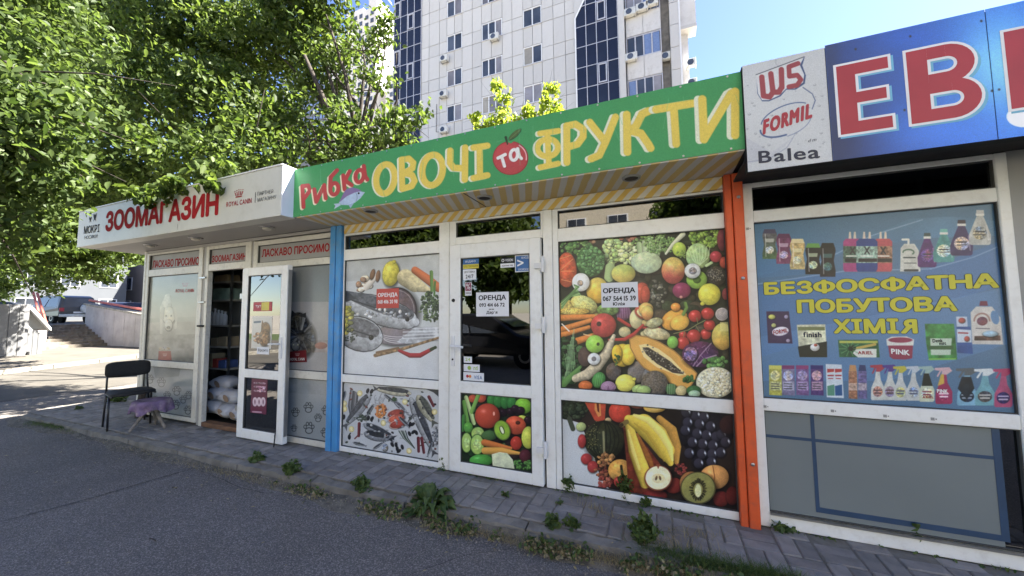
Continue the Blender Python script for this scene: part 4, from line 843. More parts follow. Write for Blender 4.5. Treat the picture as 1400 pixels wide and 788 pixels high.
# --- door, lower
P = Print(-1.658, -.993, .10, .698, -.0085, 560, '#1c2a1a')
P.win(625, 530, 788/120)
P.blobs(360, 380, 320, 320, 90, 20, 50, ['#1f3a20', '#2c4a28', '#241a1c', '#38502c'], 1)
P.ell(215, 90, 46, 46, '#a8442c', hl=.2); P.ell(140, 100, 40, 36, '#a8442c', hl=.1)
for a, b, c in [((80, 90), (150, 320), '#9ab070'), ((60, 130), (110, 400), '#5a8a3a'), ((190, 70), (130, 220), '#6a9a42'), ((60, 260), (50, 380), '#3f7a34')]: P.st([a, b], 18, c, sh=.5)
for i in range(4): P.ell(310+60*i, 115+8*i, 42, 62, '#2c6a2c', hl=.15)
P.ell(595, 165, 76, 68, '#6aa42c', hl=.15, ang=25); P.ell(600, 290, 60, 34, '#a8b03c', ang=25, hl=.1)
for a in [(410, 225), (480, 215), (548, 212), (635, 292), (520, 190), (570, 205)]: P.ell(*a, 36, 34, '#22121a', hl=.35)
P.ell(272, 255, 112, 112, '#a03a26', hl=.3, tex=.03); P.ell(330, 235, 9, 18, '#e0a090', sh=0, hl=0); P.ell(525, 340, 95, 82, '#b0442a', hl=.15, tex=.08, ang=20); P.ell(545, 315, 20, 16, '#4a2418', hl=0)
P.ell(530, 500, 52, 62, '#a02e20', hl=.25); P.ell(640, 450, 62, 100, '#aab23e', hl=.15)
P.ell(100, 360, 42, 50, '#4c8a34', hl=.1)
for a, rx, ry in [((185, 415), 62, 62), ((85, 495), 48, 92), ((180, 512), 64, 94)]: P.ell(*a, rx, ry, '#3d6a2c', sh=.3, hl=0); P.ell(*a, rx*.9, ry*.92, '#93b254', sh=.15, hl=0); P.ell(*a, rx*.55, ry*.5, '#a6c06c', sh=0, hl=0, tex=.2, tf=.15)
P.ell(290, 430, 70, 46, '#3a5a30', hl=.05)
P.ell(405, 385, 72, 92, '#55702a', ang=-20, sh=.3, hl=0); P.ell(403, 383, 64, 84, '#7aa22e', ang=-20, sh=.15, hl=0); P.ell(403, 383, 22, 40, '#3c4a20', ang=-20, sh=0, hl=0); P.ell(403, 383, 13, 34, '#d0d8a8', ang=-20, sh=0, hl=0)
P.st([(245, 495), (330, 515), (480, 545)], [30, 28, 14], '#b4622c', sh=.6); P.st([(250, 568), (400, 570), (565, 592)], [32, 32, 12], '#c08a3a', sh=.6)
P.ell(610, 615, 52, 60, '#4a1d24', hl=.1); P.blobs(590, 690, 100, 40, 50, 8, 16, ['#3c6a2c', '#4f8038'], 5)
P.ell(215, 655, 105, 55, '#3f8a34', hl=.25); P.poly([(310, 600), (380, 580), (450, 590), (500, 650), (515, 730), (320, 710)], '#c0c6a0', tex=.1, tf=.05, grad='#a9b090')
P.build('poster', panes['door'], gain=1.2, label='print of tomatoes, kiwi and cucumber slices on the door')
# --- fish, upper
P = Print(-3.088, -1.903, .78, 1.975, PY, 520, '#a4a7a7')
P.win(460, 340, 788/180)
P.poly([(30, 40), (640, 10), (640, 160), (30, 200)], '#9a9c9a', tex=.12, tf=.02, alpha=.6); P.poly([(30, 590), (330, 640), (620, 600), (620, 790), (30, 770)], '#b0b3b5', tex=.05, tf=.03, alpha=.6)
P.blobs(165, 215, 36, 44, 14, 12, 24, ['#a08a70', '#8a6a50', '#c8bca8'], 2); P.st([(180, 230), (240, 165)], [20, 14], '#b8b0a4', sh=.5); P.ell(215, 155, 14, 32, '#75553c', ang=15, hl=.05); P.ell(248, 165, 13, 34, '#75553c', ang=8, hl=.05)
P.ell(365, 372, 118, 140, '#2c2426', sh=.3, hl=0); P.ell(365, 372, 108, 130, '#55464a', sh=.2, hl=0, tex=.2); P.arc(365, 372, 100, 122, 0, 360, 2, '#a09a9a', alpha=.6); P.arc(365, 430, 100, 60, 0, 180, 4, '#8a8284', alpha=.8)
P.ell(355, 520, 130, 58, '#6a6266', sh=.3, hl=0); 
for i in range(7): P.arc(370, 480+8*i, 140-8*i, 50-2*i, 10, 170, 3, ['#b0acae', '#58525a'][i % 2], alpha=.8)
P.ell(325, 150, 50, 76, '#b3a83c', ang=8, hl=.15, tex=.12, tf=.12); P.ell(345, 80, 12, 12, '#a89c38', hl=0)
P.st([(415, 175), (470, 215), (555, 250)], [52, 46, 14], '#b0a47c', sh=.6, tex=.12); P.st([(470, 130), (540, 180), (610, 235)], [22, 26, 26], '#b0603a', sh=.6)
P.blobs(560, 350, 66, 90, 130, 5, 13, ['#2c3a26', '#3c4c30', '#50603c', '#222c1e'], 5); P.st([(568, 140), (572, 250)], 10, '#5a7a3c', sh=.4); P.st([(590, 200), (585, 280)], 6, '#4a6a34')
P.poly([(470, 470), (640, 470), (640, 550), (420, 570), (360, 560)], '#8f9296', tex=.3, tf=.05)
for i in range(4): P.st([(400, 480+20*i), (615, 475+18*i)], 4, '#c0c2c4', alpha=.6)
fish(P, 470, 440, 10, 290, 74, '#4a4c52', '#9c9fa2', False); P.poly([(30, 230), (120, 300), (60, 320), (30, 300)], '#35373c')
fish(P, 230, 540, 10, 470, 90, '#55565a', '#8e9194', False)
P.blobs(280, 390, 160, 30, 30, 6, 16, ['#8c8f92', '#aeb0b2', '#6a6d70'], 8, hl=.1)
P.blobs(70, 430, 34, 90, 30, 8, 18, ['#8f8a3a', '#6c6c34', '#a59c48'], 6); P.blobs(75, 520, 50, 50, 40, 4, 9, ['#2a3028', '#3a4034'], 7)
P.st([(232, 640), (400, 600), (620, 532)], [11, 9, 7], '#7a6040', sh=.5, tex=.3); P.st([(240, 622), (370, 595)], 6, '#6a5238')
P.st([(375, 612), (440, 640), (500, 640), (575, 600)], [8, 14, 14, 10], '#8c2228', sh=.7); P.st([(565, 605), (592, 592)], 9, '#2c3a22')
P.build('poster', panes['fishu'], gain=1.25, label='print of two fish, lemon, ginger and a chilli pepper')
# --- fish, lower
P = Print(-3.088, -1.903, .048, .70, PY, 520, '#a0a3a5')
P.win(460, 520, 788/120)
P.poly([(30, 10), (75, 20), (50, 90), (30, 240)], '#1c2430'); P.poly([(760, 60), (930, 70), (930, 160), (870, 110)], '#3c3e40')
for i in range(6): P.st([(130+12*i, 90+6*i), (110+14*i, 230), (125+8*i, 300-10*i)], 8, ['#4a4c50', '#6a6c70', '#3a3c40'][i % 3], sh=.5)
fish(P, 300, 130, 90, 400, 42, '#44464a', '#86898c'); fish(P, 660, 120, 360, 80, 34, '#3c3f42', '#a4a088'); fish(P, 670, 170, 870, 640, 44, '#3a3d42', '#8c8f90'); fish(P, 735, 150, 865, 370, 46, '#4a4c44', '#98957c')
fish(P, 250, 400, 500, 510, 34, '#33373e', '#7c8084'); fish(P, 260, 480, 480, 530, 40, '#26292e', '#70747a'); fish(P, 520, 190, 630, 290, 18, '#55585e', '#808388'); fish(P, 335, 220, 250, 350, 14, '#2f3236', '#6a6d70')
P.blobs(395, 270, 50, 66, 46, 7, 14, ['#b06a34', '#c07c40', '#98542a'], 4); P.st([(370, 230), (365, 320)], 10, '#b87038', sh=.5); P.st([(410, 220), (425, 300)], 10, '#b87038', sh=.5)
for i, (y_, c) in enumerate([(300, '#8c3a2e'), (345, '#a04a38'), (395, '#8a342a')]): P.ell(530+10*i, y_, 74, 36, c, ang=-14, hl=.1, tex=.15); P.arc(530+10*i, y_, 74, 36, 100, 260, 3, '#c09a88', ang=-14, alpha=.8)
P.blobs(450, 360, 300, 220, 60, 6, 14, ['#8a8d8e', '#6f7274', '#979a9a'], 21, hl=.1, sh=.5)
for a, b, w_ in [((560, 330), (650, 420), 14), ((430, 130), (520, 200), 12), ((150, 560), (260, 590), 12), ((700, 300), (640, 380), 10), ((330, 620), (420, 560), 12), ((80, 100), (60, 180), 12), ((860, 560), (820, 680), 12)]: fish(P, *a, *b, w_, '#3a3d42', '#7e8285')
for i in range(46): P.ell(random.uniform(60, 890), random.uniform(60, 640), random.uniform(5, 10), random.uniform(9, 16), random.choice(['#1c1d22', '#2c352c', '#4a4c50', '#5c3028']), ang=random.uniform(0, 180), hl=.2)
for x_, y_ in [(210, 118), (70, 210), (72, 258), (135, 440), (420, 385), (615, 195), (652, 635), (880, 285)]: lemon(P, x_, y_, 24)
for x_, y_ in [(660, 395), (683, 395), (690, 465), (715, 470), (655, 480), (500, 578), (535, 580), (545, 615), (590, 600), (560, 635), (280, 95), (315, 100), (65, 330), (115, 510), (285, 340), (318, 345)]: P.ell(x_, y_, 13, 22, '#17181c', ang=random.uniform(-40, 60), hl=.2)
for a, b in [((205, 390), (200, 500)), ((735, 520), (738, 640)), ((765, 520), (785, 650)), ((830, 150), (870, 230))]: P.st([a, b], [14, 12], '#5c2328', sh=.6)
P.st([(190, 500), (165, 525)], 6, '#5c2328'); P.blobs(220, 340, 60, 30, 24, 6, 12, ['#2c352c', '#3f4a3c'], 9); P.blobs(520, 170, 30, 16, 10, 6, 12, ['#2e4428'], 9)
for i in range(6): P.st([(560+12*i, 455), (600+8*i, 520), (700, 610)], 4, ['#3a4a3c', '#8a9088', '#28302a'][i % 3])
for i in range(7): P.arc(385+random.uniform(-40, 60), 160+random.uniform(-20, 40), 22, 26, 0, 250, 3, '#787a7c', alpha=.8)
P.blobs(890, 500, 26, 80, 30, 8, 16, ['#6a6d70', '#8c8f92', '#50545a'], 3); P.ell(435, 605, 26, 34, '#7c7e80', hl=.1, tex=.4, tf=.2)
P.build('poster', panes['fishl'], gain=1.22, label='print of fish, lemon slices and mussels on pale ice')
# --- cleaning products poster
P = Print(.628, 1.806, .82, 2.005, PY, 520, '#446a8c')
P.win(1010, 200, 788/230)
P.poly([(60, 300), (1260, 150), (1260, 420), (900, 430), (600, 470), (60, 620)], '#44718f', tex=.06, tf=.01, alpha=.9, grad='#4477a6')
P.poly([(330, 600), (600, 430), (800, 340), (1000, 330), (1300, 360), (1300, 250), (60, 300), (60, 620)], '#3c6684', alpha=.75, grad='#3f6e9c')
P.poly([(80, 660), (400, 590), (800, 600), (1270, 430), (1280, 640), (60, 1000)], '#3a6ba8', alpha=.65)
P.poly([(60, 900), (500, 820), (1350, 640), (1350, 900), (700, 1100), (60, 1100)], '#4a7cb4', alpha=.5)
for a, b, c in [((60, 650), (500, 585), (900, 575)), ((900, 575), (1100, 520), (1290, 440)), ((330, 570), (620, 420), (860, 345))]: P.st([a, b, c], 3, '#7ba0c4', alpha=.6)
P.win(1030, 290, 788/110)
hg(P, 160, 205, 145, 255, '#5a5560', '#45405c', '#4a6a3c', '#b4b8b0'); hg(P, 298, 250, 150, 258, '#6a3058', '#5c2850', '#7a3a5c', '#b49ab0'); hg(P, 432, 300, 150, 262, '#b89a5c', '#d0c08c', '#c0a868', '#d6cc98')
hg(P, 585, 345, 155, 265, '#1c1c1c', '#5a9a3c', '#1c1514', '#a8b890'); hg(P, 728, 345, 155, 290, '#16181a', '#0e1012', '#1c1a22', '#3c6a68')
for x, c, lab in [(970, '#a02c70', '#3c5a48'), (1270, '#b8404c', '#8a6048'), (1112, '#1c3480', '#7fa090')]:
    w = 90 if x != 1112 else 104; P.poly([(x-w, 290), (x-w*.7, 262), (x+w*.7, 262), (x+w, 290), (x+w, 560), (x+w*.85, 585), (x-w*.85, 585), (x-w, 560)], c, tex=.06)
    for k in (-.22, .22): P.poly([(x+k*w*1.2-14, 262), (x+k*w*1.2-8, 195), (x+k*w*1.2+8, 195), (x+k*w*1.2+14, 262)], '#c8b8a4')
    P.poly([(x-w, 335), (x+w, 335), (x+w, 500), (x-w, 500)], lab, tex=.35, tf=.1); P.st([(x-20, 345), (x+22, 410)], 7, '#26262c'); P.st([(x+22, 345), (x-20, 410)], 7, '#26262c'); P.st([(x-60, 432), (x+60, 432)], 5, '#e0e0d8'); P.poly([(x-w*.8, 455), (x+w*.95, 455), (x+w*.95, 490), (x-w*.8, 490)], '#1c1c20')
P.win(1200, 270, 788/130)
P.poly([(190, 420), (220, 385), (305, 385), (340, 440), (355, 615), (185, 615)], '#b9bab0', tex=.1); P.st([(255, 385), (255, 350), (205, 350)], 9, '#c9c9c0'); P.arc(255, 455, 45, 22, 180, 400, 6, '#4a6a50'); P.st([(215, 500), (310, 500)], 5, '#303a34'); P.st([(220, 545), (320, 545)], 3, '#404844'); P.st([(225, 605), (330, 605)], 9, '#2c3434')
bt(P, 410, 295, 160, 285, '#4c1c66', '#2c4444', lc='#6a3c80'); bt(P, 548, 262, 180, 275, '#3c8c88', '#58a8a0', lc='#b4ccc4'); bt(P, 695, 188, 190, 295, '#33245a', '#241c2c', lc='#a89ca4'); bt(P, 848, 105, 185, 290, '#a6a8a4', '#b0b0ac', lc='#8c908c')
P.win(1040, 400, 788/160)
P.poly([(38, 128), (190, 128), (215, 345), (50, 342)], '#33204a', tex=.06); P.ell(133, 262, 56, 30, '#d8d0d8', ang=-8, sh=.1, hl=0); P.ell(75, 165, 24, 16, '#b8bc50', hl=0); P.ell(172, 165, 14, 14, '#8a80a0', hl=0); P.ell(88, 222, 16, 14, '#a8ac60', hl=0); P.ell(185, 325, 14, 12, '#8a80a0', hl=0)
P.poly([(243, 218), (435, 215), (448, 437), (262, 436)], '#c0c2a0', tex=.2, tf=.06); P.poly([(250, 365), (446, 330), (448, 437), (262, 436)], '#1c221c', tex=.1); P.poly([(250, 232), (430, 232), (432, 256), (252, 256)], '#6a7444'); P.ell(365, 370, 32, 26, '#d0ccc0', hl=.1); P.ell(370, 355, 12, 9, '#a8402c', hl=0)
P.poly([(520, 320), (790, 318), (802, 438), (530, 436)], '#1f5a34', tex=.2, tf=.05); P.poly([(530, 326), (788, 326), (788, 342), (530, 342)], '#a8b040'); P.poly([(640, 380), (780, 380), (780, 438), (655, 438), (620, 410)], '#c8cbc0'); P.ell(615, 375, 24, 18, '#15201a', hl=0); P.st([(650, 375), (770, 350)], 9, '#b89a3c')
for i in range(10): a = 2*PI*i/10; P.st([(600+25*math.cos(a), 380+18*math.sin(a)), (600+70*math.cos(a), 380+50*math.sin(a))], 3, '#5aa864', alpha=.6)
for x, c, c2, c3 in [(98, '#a8a83c', '#c8c850', '#b4b884'), (185, '#6c6488', '#7a2c60', '#a8a8c0'), (280, '#6a4880', '#8a3068', '#9a88b0'), (378, '#4a2c6c', '#2c2468', '#b08ca0')]:
    P.poly([(x-42, 490), (x+42, 492), (x+46, 695), (x-40, 690)], c, tex=.15, tf=.1); P.poly([(x-42, 492), (x+42, 492), (x+42, 516), (x-42, 516)], c2); P.ell(x, 560, 34, 34, c3, sh=.1, hl=0, tex=.3, tf=.2); P.poly([(x-34, 600), (x+38, 600), (x+40, 660), (x-34, 660)], c3, tex=.3, tf=.2, alpha=.8)
    for k in range(3): P.st([(x-26, 615+16*k), (x+26, 617+16*k)], 2.5, '#303034')
P.poly([(438, 482), (545, 486), (560, 712), (445, 706)], '#b8c4cc', tex=.05); 
for x, c in [(470, '#4a8a6c'), (522, '#20508a')]: P.poly([(x-22, 515), (x+24, 515), (x+24, 535), (x-22, 540)], '#b03030'); P.poly([(x-22, 630), (x+26, 620), (x+28, 695), (x-20, 695)], c); P.st([(x-16, 560), (x+18, 560)], 5, '#a83038'); P.st([(x-14, 580), (x+16, 580)], 3, '#a83038')
for x, c, c2 in [(620, '#9c6648', '#b8804c'), (685, '#5c5488', '#2c3460')]: P.poly([(x-28, 530), (x+28, 530), (x+32, 718), (x-28, 714)], c, tex=.25, tf=.15); P.poly([(x-20, 488), (x+20, 490), (x+26, 530), (x-26, 530)], c2); P.poly([(x-28, 610), (x+30, 612), (x+30, 660), (x-28, 660)], '#b8a89c', tex=.3, tf=.2, alpha=.6)
for x, t_, lc in [(788, '#a82c3c', '#b07c6c'), (870, '#4a2c84', '#8c7c98')]: spr(P, x, 486, 100, 240, '#b4b8b0', t_, lc, '#5a3c3c')
P.win(1210, 400, 788/180)
for x, t_, lc in [(92, '#b4ac30', '#b0b06c'), (170, '#a8b4bc', '#8ca0b8')]: spr(P, x, 440, 88, 208, '#b4b8b4', t_, lc, '#4a4c6a')
spr(P, 250, 440, 100, 215, '#b0b89c', '#88a8a0', '#c0c8b0', '#8a3040'); P.poly([(232, 485), (262, 485), (285, 560), (220, 560)], '#1c2420')
spr(P, 352, 448, 110, 220, '#98204c', '#c098a0', '#a82c58', '#e0c8d0'); P.poly([(335, 490), (352, 490), (355, 545), (315, 560)], '#c8a034')
spr(P, 490, 452, 130, 225, '#6aa0bc', '#50585c', '#1c2a3a', '#8090a0'); P.poly([(460, 505), (515, 505), (535, 575), (490, 640), (435, 575)], '#18222c', tex=.2); spr(P, 598, 455, 130, 222, '#5c98a4', '#c0c8c8', '#4a4440', '#b0b0a8'); spr(P, 708, 455, 120, 232, '#a83c68', '#b02c5c', '#241c5c', '#b0a0c0')
P.poly([(18, 315), (168, 312), (162, 395), (120, 402), (50, 400), (28, 385)], '#8c2444'); P.poly([(8, 280), (40, 265), (130, 264), (174, 282), (170, 318), (12, 318)], '#c4c4bc'); P.ell(92, 285, 72, 16, '#8c2444', sh=0, hl=0)
P.poly([(238, 188), (412, 188), (420, 260), (432, 402), (262, 405), (246, 300)], '#2c7c34', tex=.3, tf=.04); P.poly([(270, 275), (400, 275), (392, 375), (275, 375)], '#c0c8bc', alpha=.85); P.poly([(262, 320), (410, 318), (410, 342), (262, 342)], '#2c5c30'); P.st([(265, 400), (420, 398)], 5, '#6cb83c')
P.poly([(428, 205), (512, 205), (526, 368), (432, 362)], '#24488c', tex=.08); P.poly([(425, 145), (490, 145), (495, 205), (430, 205)], '#a8b4c4'); P.ell(460, 168, 20, 16, '#a83c34', hl=0); P.poly([(430, 220), (515, 225), (518, 300), (432, 300)], '#b4c0cc'); P.ell(490, 278, 16, 16, '#a83c34', hl=0); P.st([(440, 242), (495, 244)], 4, '#a02c34')
P.poly([(512, 120), (545, 85), (640, 85), (690, 150), (708, 312), (522, 310)], '#b8b4ac', tex=.05); P.ell(658, 150, 24, 42, '#4677a8', ang=-15, sh=0, hl=0, tex=0); P.poly([(570, 52), (610, 52), (616, 80), (564, 80)], '#6c1c38'); P.ell(582, 172, 32, 26, '#6a3444', sh=.2, hl=0, tex=.3); P.arc(580, 170, 46, 44, 180, 360, 5, '#8a5c50', alpha=.8); P.poly([(535, 262), (690, 258), (692, 288), (535, 288)], '#50342c', tex=.4, tf=.1); P.ell(630, 248, 46, 18, '#84a8bc', hl=0); P.st([(545, 215), (625, 218)], 3, '#6a6468')
chem = P.build('poster', panes['chem'], gain=1.12, sat=.78, label='blue print of cleaning products with yellow capital letters')
TY = PY-.0012
def ctext(s, tl, bl, tr, br, y, m, parent, bold=.0, shear=0., outline=None, ow=.0, name='lettering'):
    a, b, c, d = atY(*tl, y), atY(*bl, y), atY(*tr, y), atY(*br, y)
    x0 = (a.x+b.x)/2; x1 = (c.x+d.x)/2; z0 = b.z; z1 = a.z; sk = ((c.z-a.z)+(d.z-b.z))/2
    if outline: text(s, x0, x1, z0, z1, y+.0004, outline, parent, bold+ow, shear, name, sk, grow=1)
    return text(s, x0, x1, z0, z1, y, m, parent, bold, shear, name, sk, grow=1)
M['textedge'] = mat('dark_text_edge', (.02, .045, .05), .5)
def z3(ox, oy, s_, *q): return [(ox+a/s_, oy+b/s_) for a, b in q]
ctext('БЕЗФОСФАТНА', *z3(1010, 200, 3.4256, (122, 640), (125, 695), (1205, 597), (1215, 660)), TY, 'yellowtext', chem, .045, outline='textedge', ow=.03)
ctext('ПОБУТОВА', *z3(1010, 200, 3.4256, (275, 722), (280, 780), (1010, 706), (1022, 768)), TY, 'yellowtext', chem, .045, outline='textedge', ow=.03)
ctext('ХІМІЯ', *z3(1020, 400, 3.684, (442, 138), (448, 203), (855, 134), (858, 203)), TY, 'yellowtext', chem, .045, outline='textedge', ow=.03)
for s, q, m, bo in [('finish', z3(1040, 400, 4.925, (288, 268), (288, 300), (408, 270), (408, 300)), 'navy', .04), ('FORMIL', z3(1040, 400, 4.925, (85, 258), (87, 285), (180, 240), (182, 268)), 'red', .03), ('ARIEL', z3(1040, 400, 4.925, (655, 396), (655, 416), (755, 396), (755, 418)), 'red', .03),
        ('PINK', z3(1210, 400, 4.379, (38, 338), (38, 366), (145, 345), (145, 378)), 'white', .04), ('Denk', z3(1210, 400, 4.379, (285, 280), (285, 300), (345, 278), (345, 298)), 'black', .03), ('mit', z3(1210, 400, 4.379, (325, 298), (325, 315), (365, 296), (365, 313)), 'black', .03),
        ('PINK', z3(1210, 400, 4.379, (312, 580), (312, 600), (375, 582), (376, 603)), 'white', .04), ('ARIEL', z3(1210, 400, 4.379, (225, 620), (225, 634), (290, 620), (290, 634)), 'red', .03)]:
    ctext(s, *q, TY, m, chem, bo)
# --- pet shop prints
P = Print(-6.855, -5.66, .785, 1.975, PY, 420, '#85887f'); P.win(195, 360, 788/230)
P.poly([(0, 280), (300, 270), (300, 480), (0, 480)], '#8f8d84', tex=.15, tf=.04); P.poly([(0, 340), (300, 330), (300, 400), (0, 400)], '#9d9a90', tex=.3, tf=.05, alpha=.6)
P.poly([(0, 20), (300, 20), (300, 250), (0, 260)], '#83877e', tex=.06, tf=.02, grad='#92938b')
P.st([(118, 160), (110, 215), (100, 280)], [16, 30, 20], '#a9a79c', sh=.4, tex=.15); P.st([(92, 250), (88, 325)], 8, '#a6a499', sh=.3); P.st([(150, 235), (152, 300)], 9, '#a19f94', sh=.3)
P.ell(122, 245, 30, 40, '#b0aea2', hl=0, sh=.4, tex=.1); P.st([(96, 212), (92, 258)], 8, '#96948a', sh=.3); P.st([(148, 212), (156, 262)], 8, '#96948a', sh=.3); P.ell(121, 290, 18, 26, '#a5a398', hl=0, sh=.4); P.ell(121, 302, 9, 7, '#3c3c38', hl=0, sh=0); P.ell(110, 247, 3.5, 4, '#33332f', sh=0, hl=0); P.ell(134, 247, 3.5, 4, '#33332f', sh=0, hl=0)
P.poly([(75, 412), (132, 412), (136, 455), (72, 455)], '#8c4138', tex=.1); P.ell(103, 402, 26, 10, '#8f8a80', sh=.2, hl=0, tex=.3, tf=.4); crown(P, 104, 425, 18, '#c0b4ac'); crown(P, 199, 95, 26, '#8c3c3c')
dog = P.build('poster', panes['dog'], rough=.2, gain=1.0, label='pale faded print of a white dog above a red bowl')
ctext('ROYAL CANIN', *z3(195, 360, 788/230, (155, 122), (155, 138), (240, 120), (240, 136)), TY, 'red', dog, .02)
def paw(P, x, y, r_, c='#4c5052'):
    P.arc(x, y+r_*.35, r_*.55, r_*.45, 0, 360, r_*.07, c)
    for dx, dy in ((-.62, -.25), (-.25, -.7), (.25, -.7), (.62, -.25)): P.arc(x+dx*r_, y+dy*r_, r_*.2, r_*.28, 0, 360, r_*.06, c)
P = Print(-6.855, -5.66, .082, .70, PY, 420, '#8f9594'); P.win(195, 360, 788/230)
P.poly([(50, 485), (180, 485), (170, 530), (60, 540)], '#6f7574', alpha=.7); P.poly([(60, 600), (230, 590), (230, 760), (60, 760)], '#9aa09e', alpha=.5, tex=.1, tf=.03)
for a in [(35, 545, 22), (88, 560, 24), (160, 600, 24), (115, 620, 20), (190, 640, 20), (155, 665, 24), (215, 620, 20), (212, 690, 22), (60, 640, 18), (180, 730, 16)]: paw(P, *a)
P.build('poster', panes['pawl'], rough=.2, label='frosted grey film with outlined paw prints')
P = Print(-4.49, -3.30, .785, 1.955, PY, 420, '#7b807f'); P.win(330, 360, 788/260)
P.poly([(190, 160), (380, 160), (380, 480), (190, 480)], '#969594', alpha=.9, tex=.06, tf=.02); P.poly([(190, 320), (380, 320), (380, 370), (190, 370)], '#9a8a84', alpha=.7, tex=.2, tf=.05)
P.ell(250, 310, 52, 75, '#4c4d4c', hl=0, sh=.5, tex=.4, tf=.15); P.ell(236, 248, 38, 44, '#383a3a', hl=0, sh=.5, tex=.4, tf=.2); P.poly([(203, 225), (210, 195), (232, 215)], '#2c2e2e'); P.poly([(240, 215), (268, 205), (268, 240)], '#2c2e2e')
for i in range(26): a = random.uniform(0, 6.28); P.st([(245+20*math.cos(a), 300+25*math.sin(a)), (250+50*math.cos(a), 300+75*math.sin(a))], 2, random.choice(['#8c8e8c', '#232524', '#6c6e6c']), alpha=.7)
P.ell(225, 345, 16, 18, '#6a6c6a', hl=0); P.ell(216, 338, 3, 3, '#c8c8a0', sh=0, hl=0); P.ell(234, 338, 3, 3, '#c8c8a0', sh=0, hl=0); P.ell(298, 330, 10, 40, '#5c5e5d', hl=0, tex=.4)
P.poly([(192, 368), (268, 360), (272, 410), (190, 412)], '#6a1c20', tex=.08); crown(P, 232, 375, 16, '#c0b4ac')
P.ell(330, 342, 26, 14, '#9c6a5c', hl=0, sh=.2)
cat = P.build('poster', panes['cat'], rough=.2, gain=1.0, label='faded print of a striped cat behind a red bowl')
ctext('ROYAL CANIN', *z3(330, 360, 788/260, (204, 393), (204, 404), (262, 392), (262, 403)), TY, 'white', cat, .0)
P = Print(-4.49, -3.30, .06, .70, PY, 420, '#8b9397'); P.win(310, 440, 3.94)
P.poly([(325, 300), (560, 300), (560, 400), (325, 380)], '#7c8488', alpha=.5, tex=.1)
for a in [(370, 490, 26), (440, 465, 30), (492, 520, 24), (362, 575, 20), (443, 575, 34), (535, 480, 28), (530, 600, 28)]: paw(P, *a, '#3c4144')
P.build('poster', panes['pawr'], rough=.2, label='blue-grey film with bold paw prints')
for k_, s, q in [('t1', 'ЛАСКАВО ПРОСИМО', z3(100, 200, 3.94, (428, 618), (430, 655), (678, 598), (678, 637))), ('t2', 'ЗООМАГАЗИН', z3(100, 220, 788/220, (680, 467), (680, 497), (846, 450), (846, 484))), ('t3', 'ЛАСКАВО ПРОСИМО', z3(300, 200, 3.94, (230, 558), (230, 597), (592, 524), (592, 565)))]:
    ctext(s, *q, .0285, 'red', panes[k_], .03)
SY = -.5575
# long pet shop sign
ctext('ЗООМАГАЗИН', *z3(100, 220, 788/220, (160, 255), (163, 343), (706, 152), (710, 262)), SY, 'red', sg, .045)
ctext('МОКРІ', *z3(100, 220, 788/220, (53, 322), (53, 358), (128, 313), (128, 346)), SY, 'black', sg, .02)
ctext('НОСИКИ', *z3(100, 220, 788/220, (55, 368), (55, 385), (118, 360), (118, 378)), SY, 'greytext', sg, .0)
ctext('ROYAL CANIN', *z3(300, 200, 3.94, (37, 303), (38, 328), (172, 280), (173, 305)), SY, 'red', sg, .02)
ctext('ПАРТНЕР', *z3(300, 200, 3.94, (205, 247), (205, 267), (290, 233), (290, 254)), SY, 'greytext', sg, .0)
ctext('МАГАЗИНУ', *z3(300, 200, 3.94, (205, 280), (205, 301), (305, 262), (306, 283)), SY, 'greytext', sg, .0)
a = atY(349.2, 263, SY); b = atY(349.5, 277, SY); B(a.x-.003, a.x+.003, SY, SY+.001, b.z, a.z).build('divider', 'greytext', sg)
P = Print(-3.98, -3.80, 2.64, 2.74, SY+.0005, 900, '#c0bda8')
lg = MB()
c0 = atY(326.5, 266, SY)
for i in range(5):
    u = (i-2)*.032; lg.tube([(c0.x+u, SY, c0.z+.035-abs(i-2)*.004), (c0.x+u*.66, SY, c0.z-.012)], .004, 6); lg.lathe((c0.x+u, SY, c0.z+.046-abs(i-2)*.004), [(.006, 0), (.006, .004)], 8)
lg.box(c0.x-.05, c0.x+.05, SY-.001, SY, c0.z-.03, c0.z-.018); lg.build('crown_emblem', 'red', sg)
lg = MB(); c0 = atY(127, 299, SY)       # two small animal heads above the shop name
for dx, h, w in ((-.07, .085, .03), (.05, .12, .04)):
    X, Z = c0.x+dx, c0.z-.05
    lg.add([(X-w, SY, Z), (X-w*.5, SY, Z+h*.35), (X-w*1.1, SY, Z+h*.7), (X-w*.9, SY, Z+h), (X-w*.3, SY, Z+h*.8), (X+w*.3, SY, Z+h*.8), (X+w*.9, SY, Z+h), (X+w*1.0, SY, Z+h*.65), (X+w*.5, SY, Z+h*.35), (X+w, SY, Z), (X+w*.3, SY, Z+h*.22), (X-w*.3, SY, Z+h*.22)], [tuple(range(12))])
lg.build('animal_emblem', 'black', sg)
# --- green banner
P = Print(-3.309, .512, 2.362, 2.842, -.431, 500, '#3f8c50')
P.win(400, 180, 6.57)
YL, WH = '#d3b94c', '#cfd0b4'
def glyph(strokes, w, dx, dy, col=YL, sh_=WH):
    for q in strokes: P.st([(a+dx, b+dy) for a, b in q], w*1.05, sh_)
    for q in strokes: P.st(q, w*1.12, '#b89a3c' if col == YL else '#8a2c2c', alpha=.5)
    for q in strokes: P.st(q, w, col, tex=.012)
def oval(cx, cy, rx, ry, ang=0, n=26):
    o = []
    for i in range(n+1):
        t = 2*PI*i/n; u, v, a = rx*math.cos(t), ry*math.sin(t), R(ang); o.append((cx+u*math.cos(a)-v*math.sin(a), cy+u*math.sin(a)+v*math.cos(a)))
    return o
RD, CR = '#ac3a36', '#d8c8a8'
glyph([[(88, 492), (98, 678)], [(88, 492), (140, 485), (158, 530), (105, 600)]], 17, -14, 12, RD, CR)
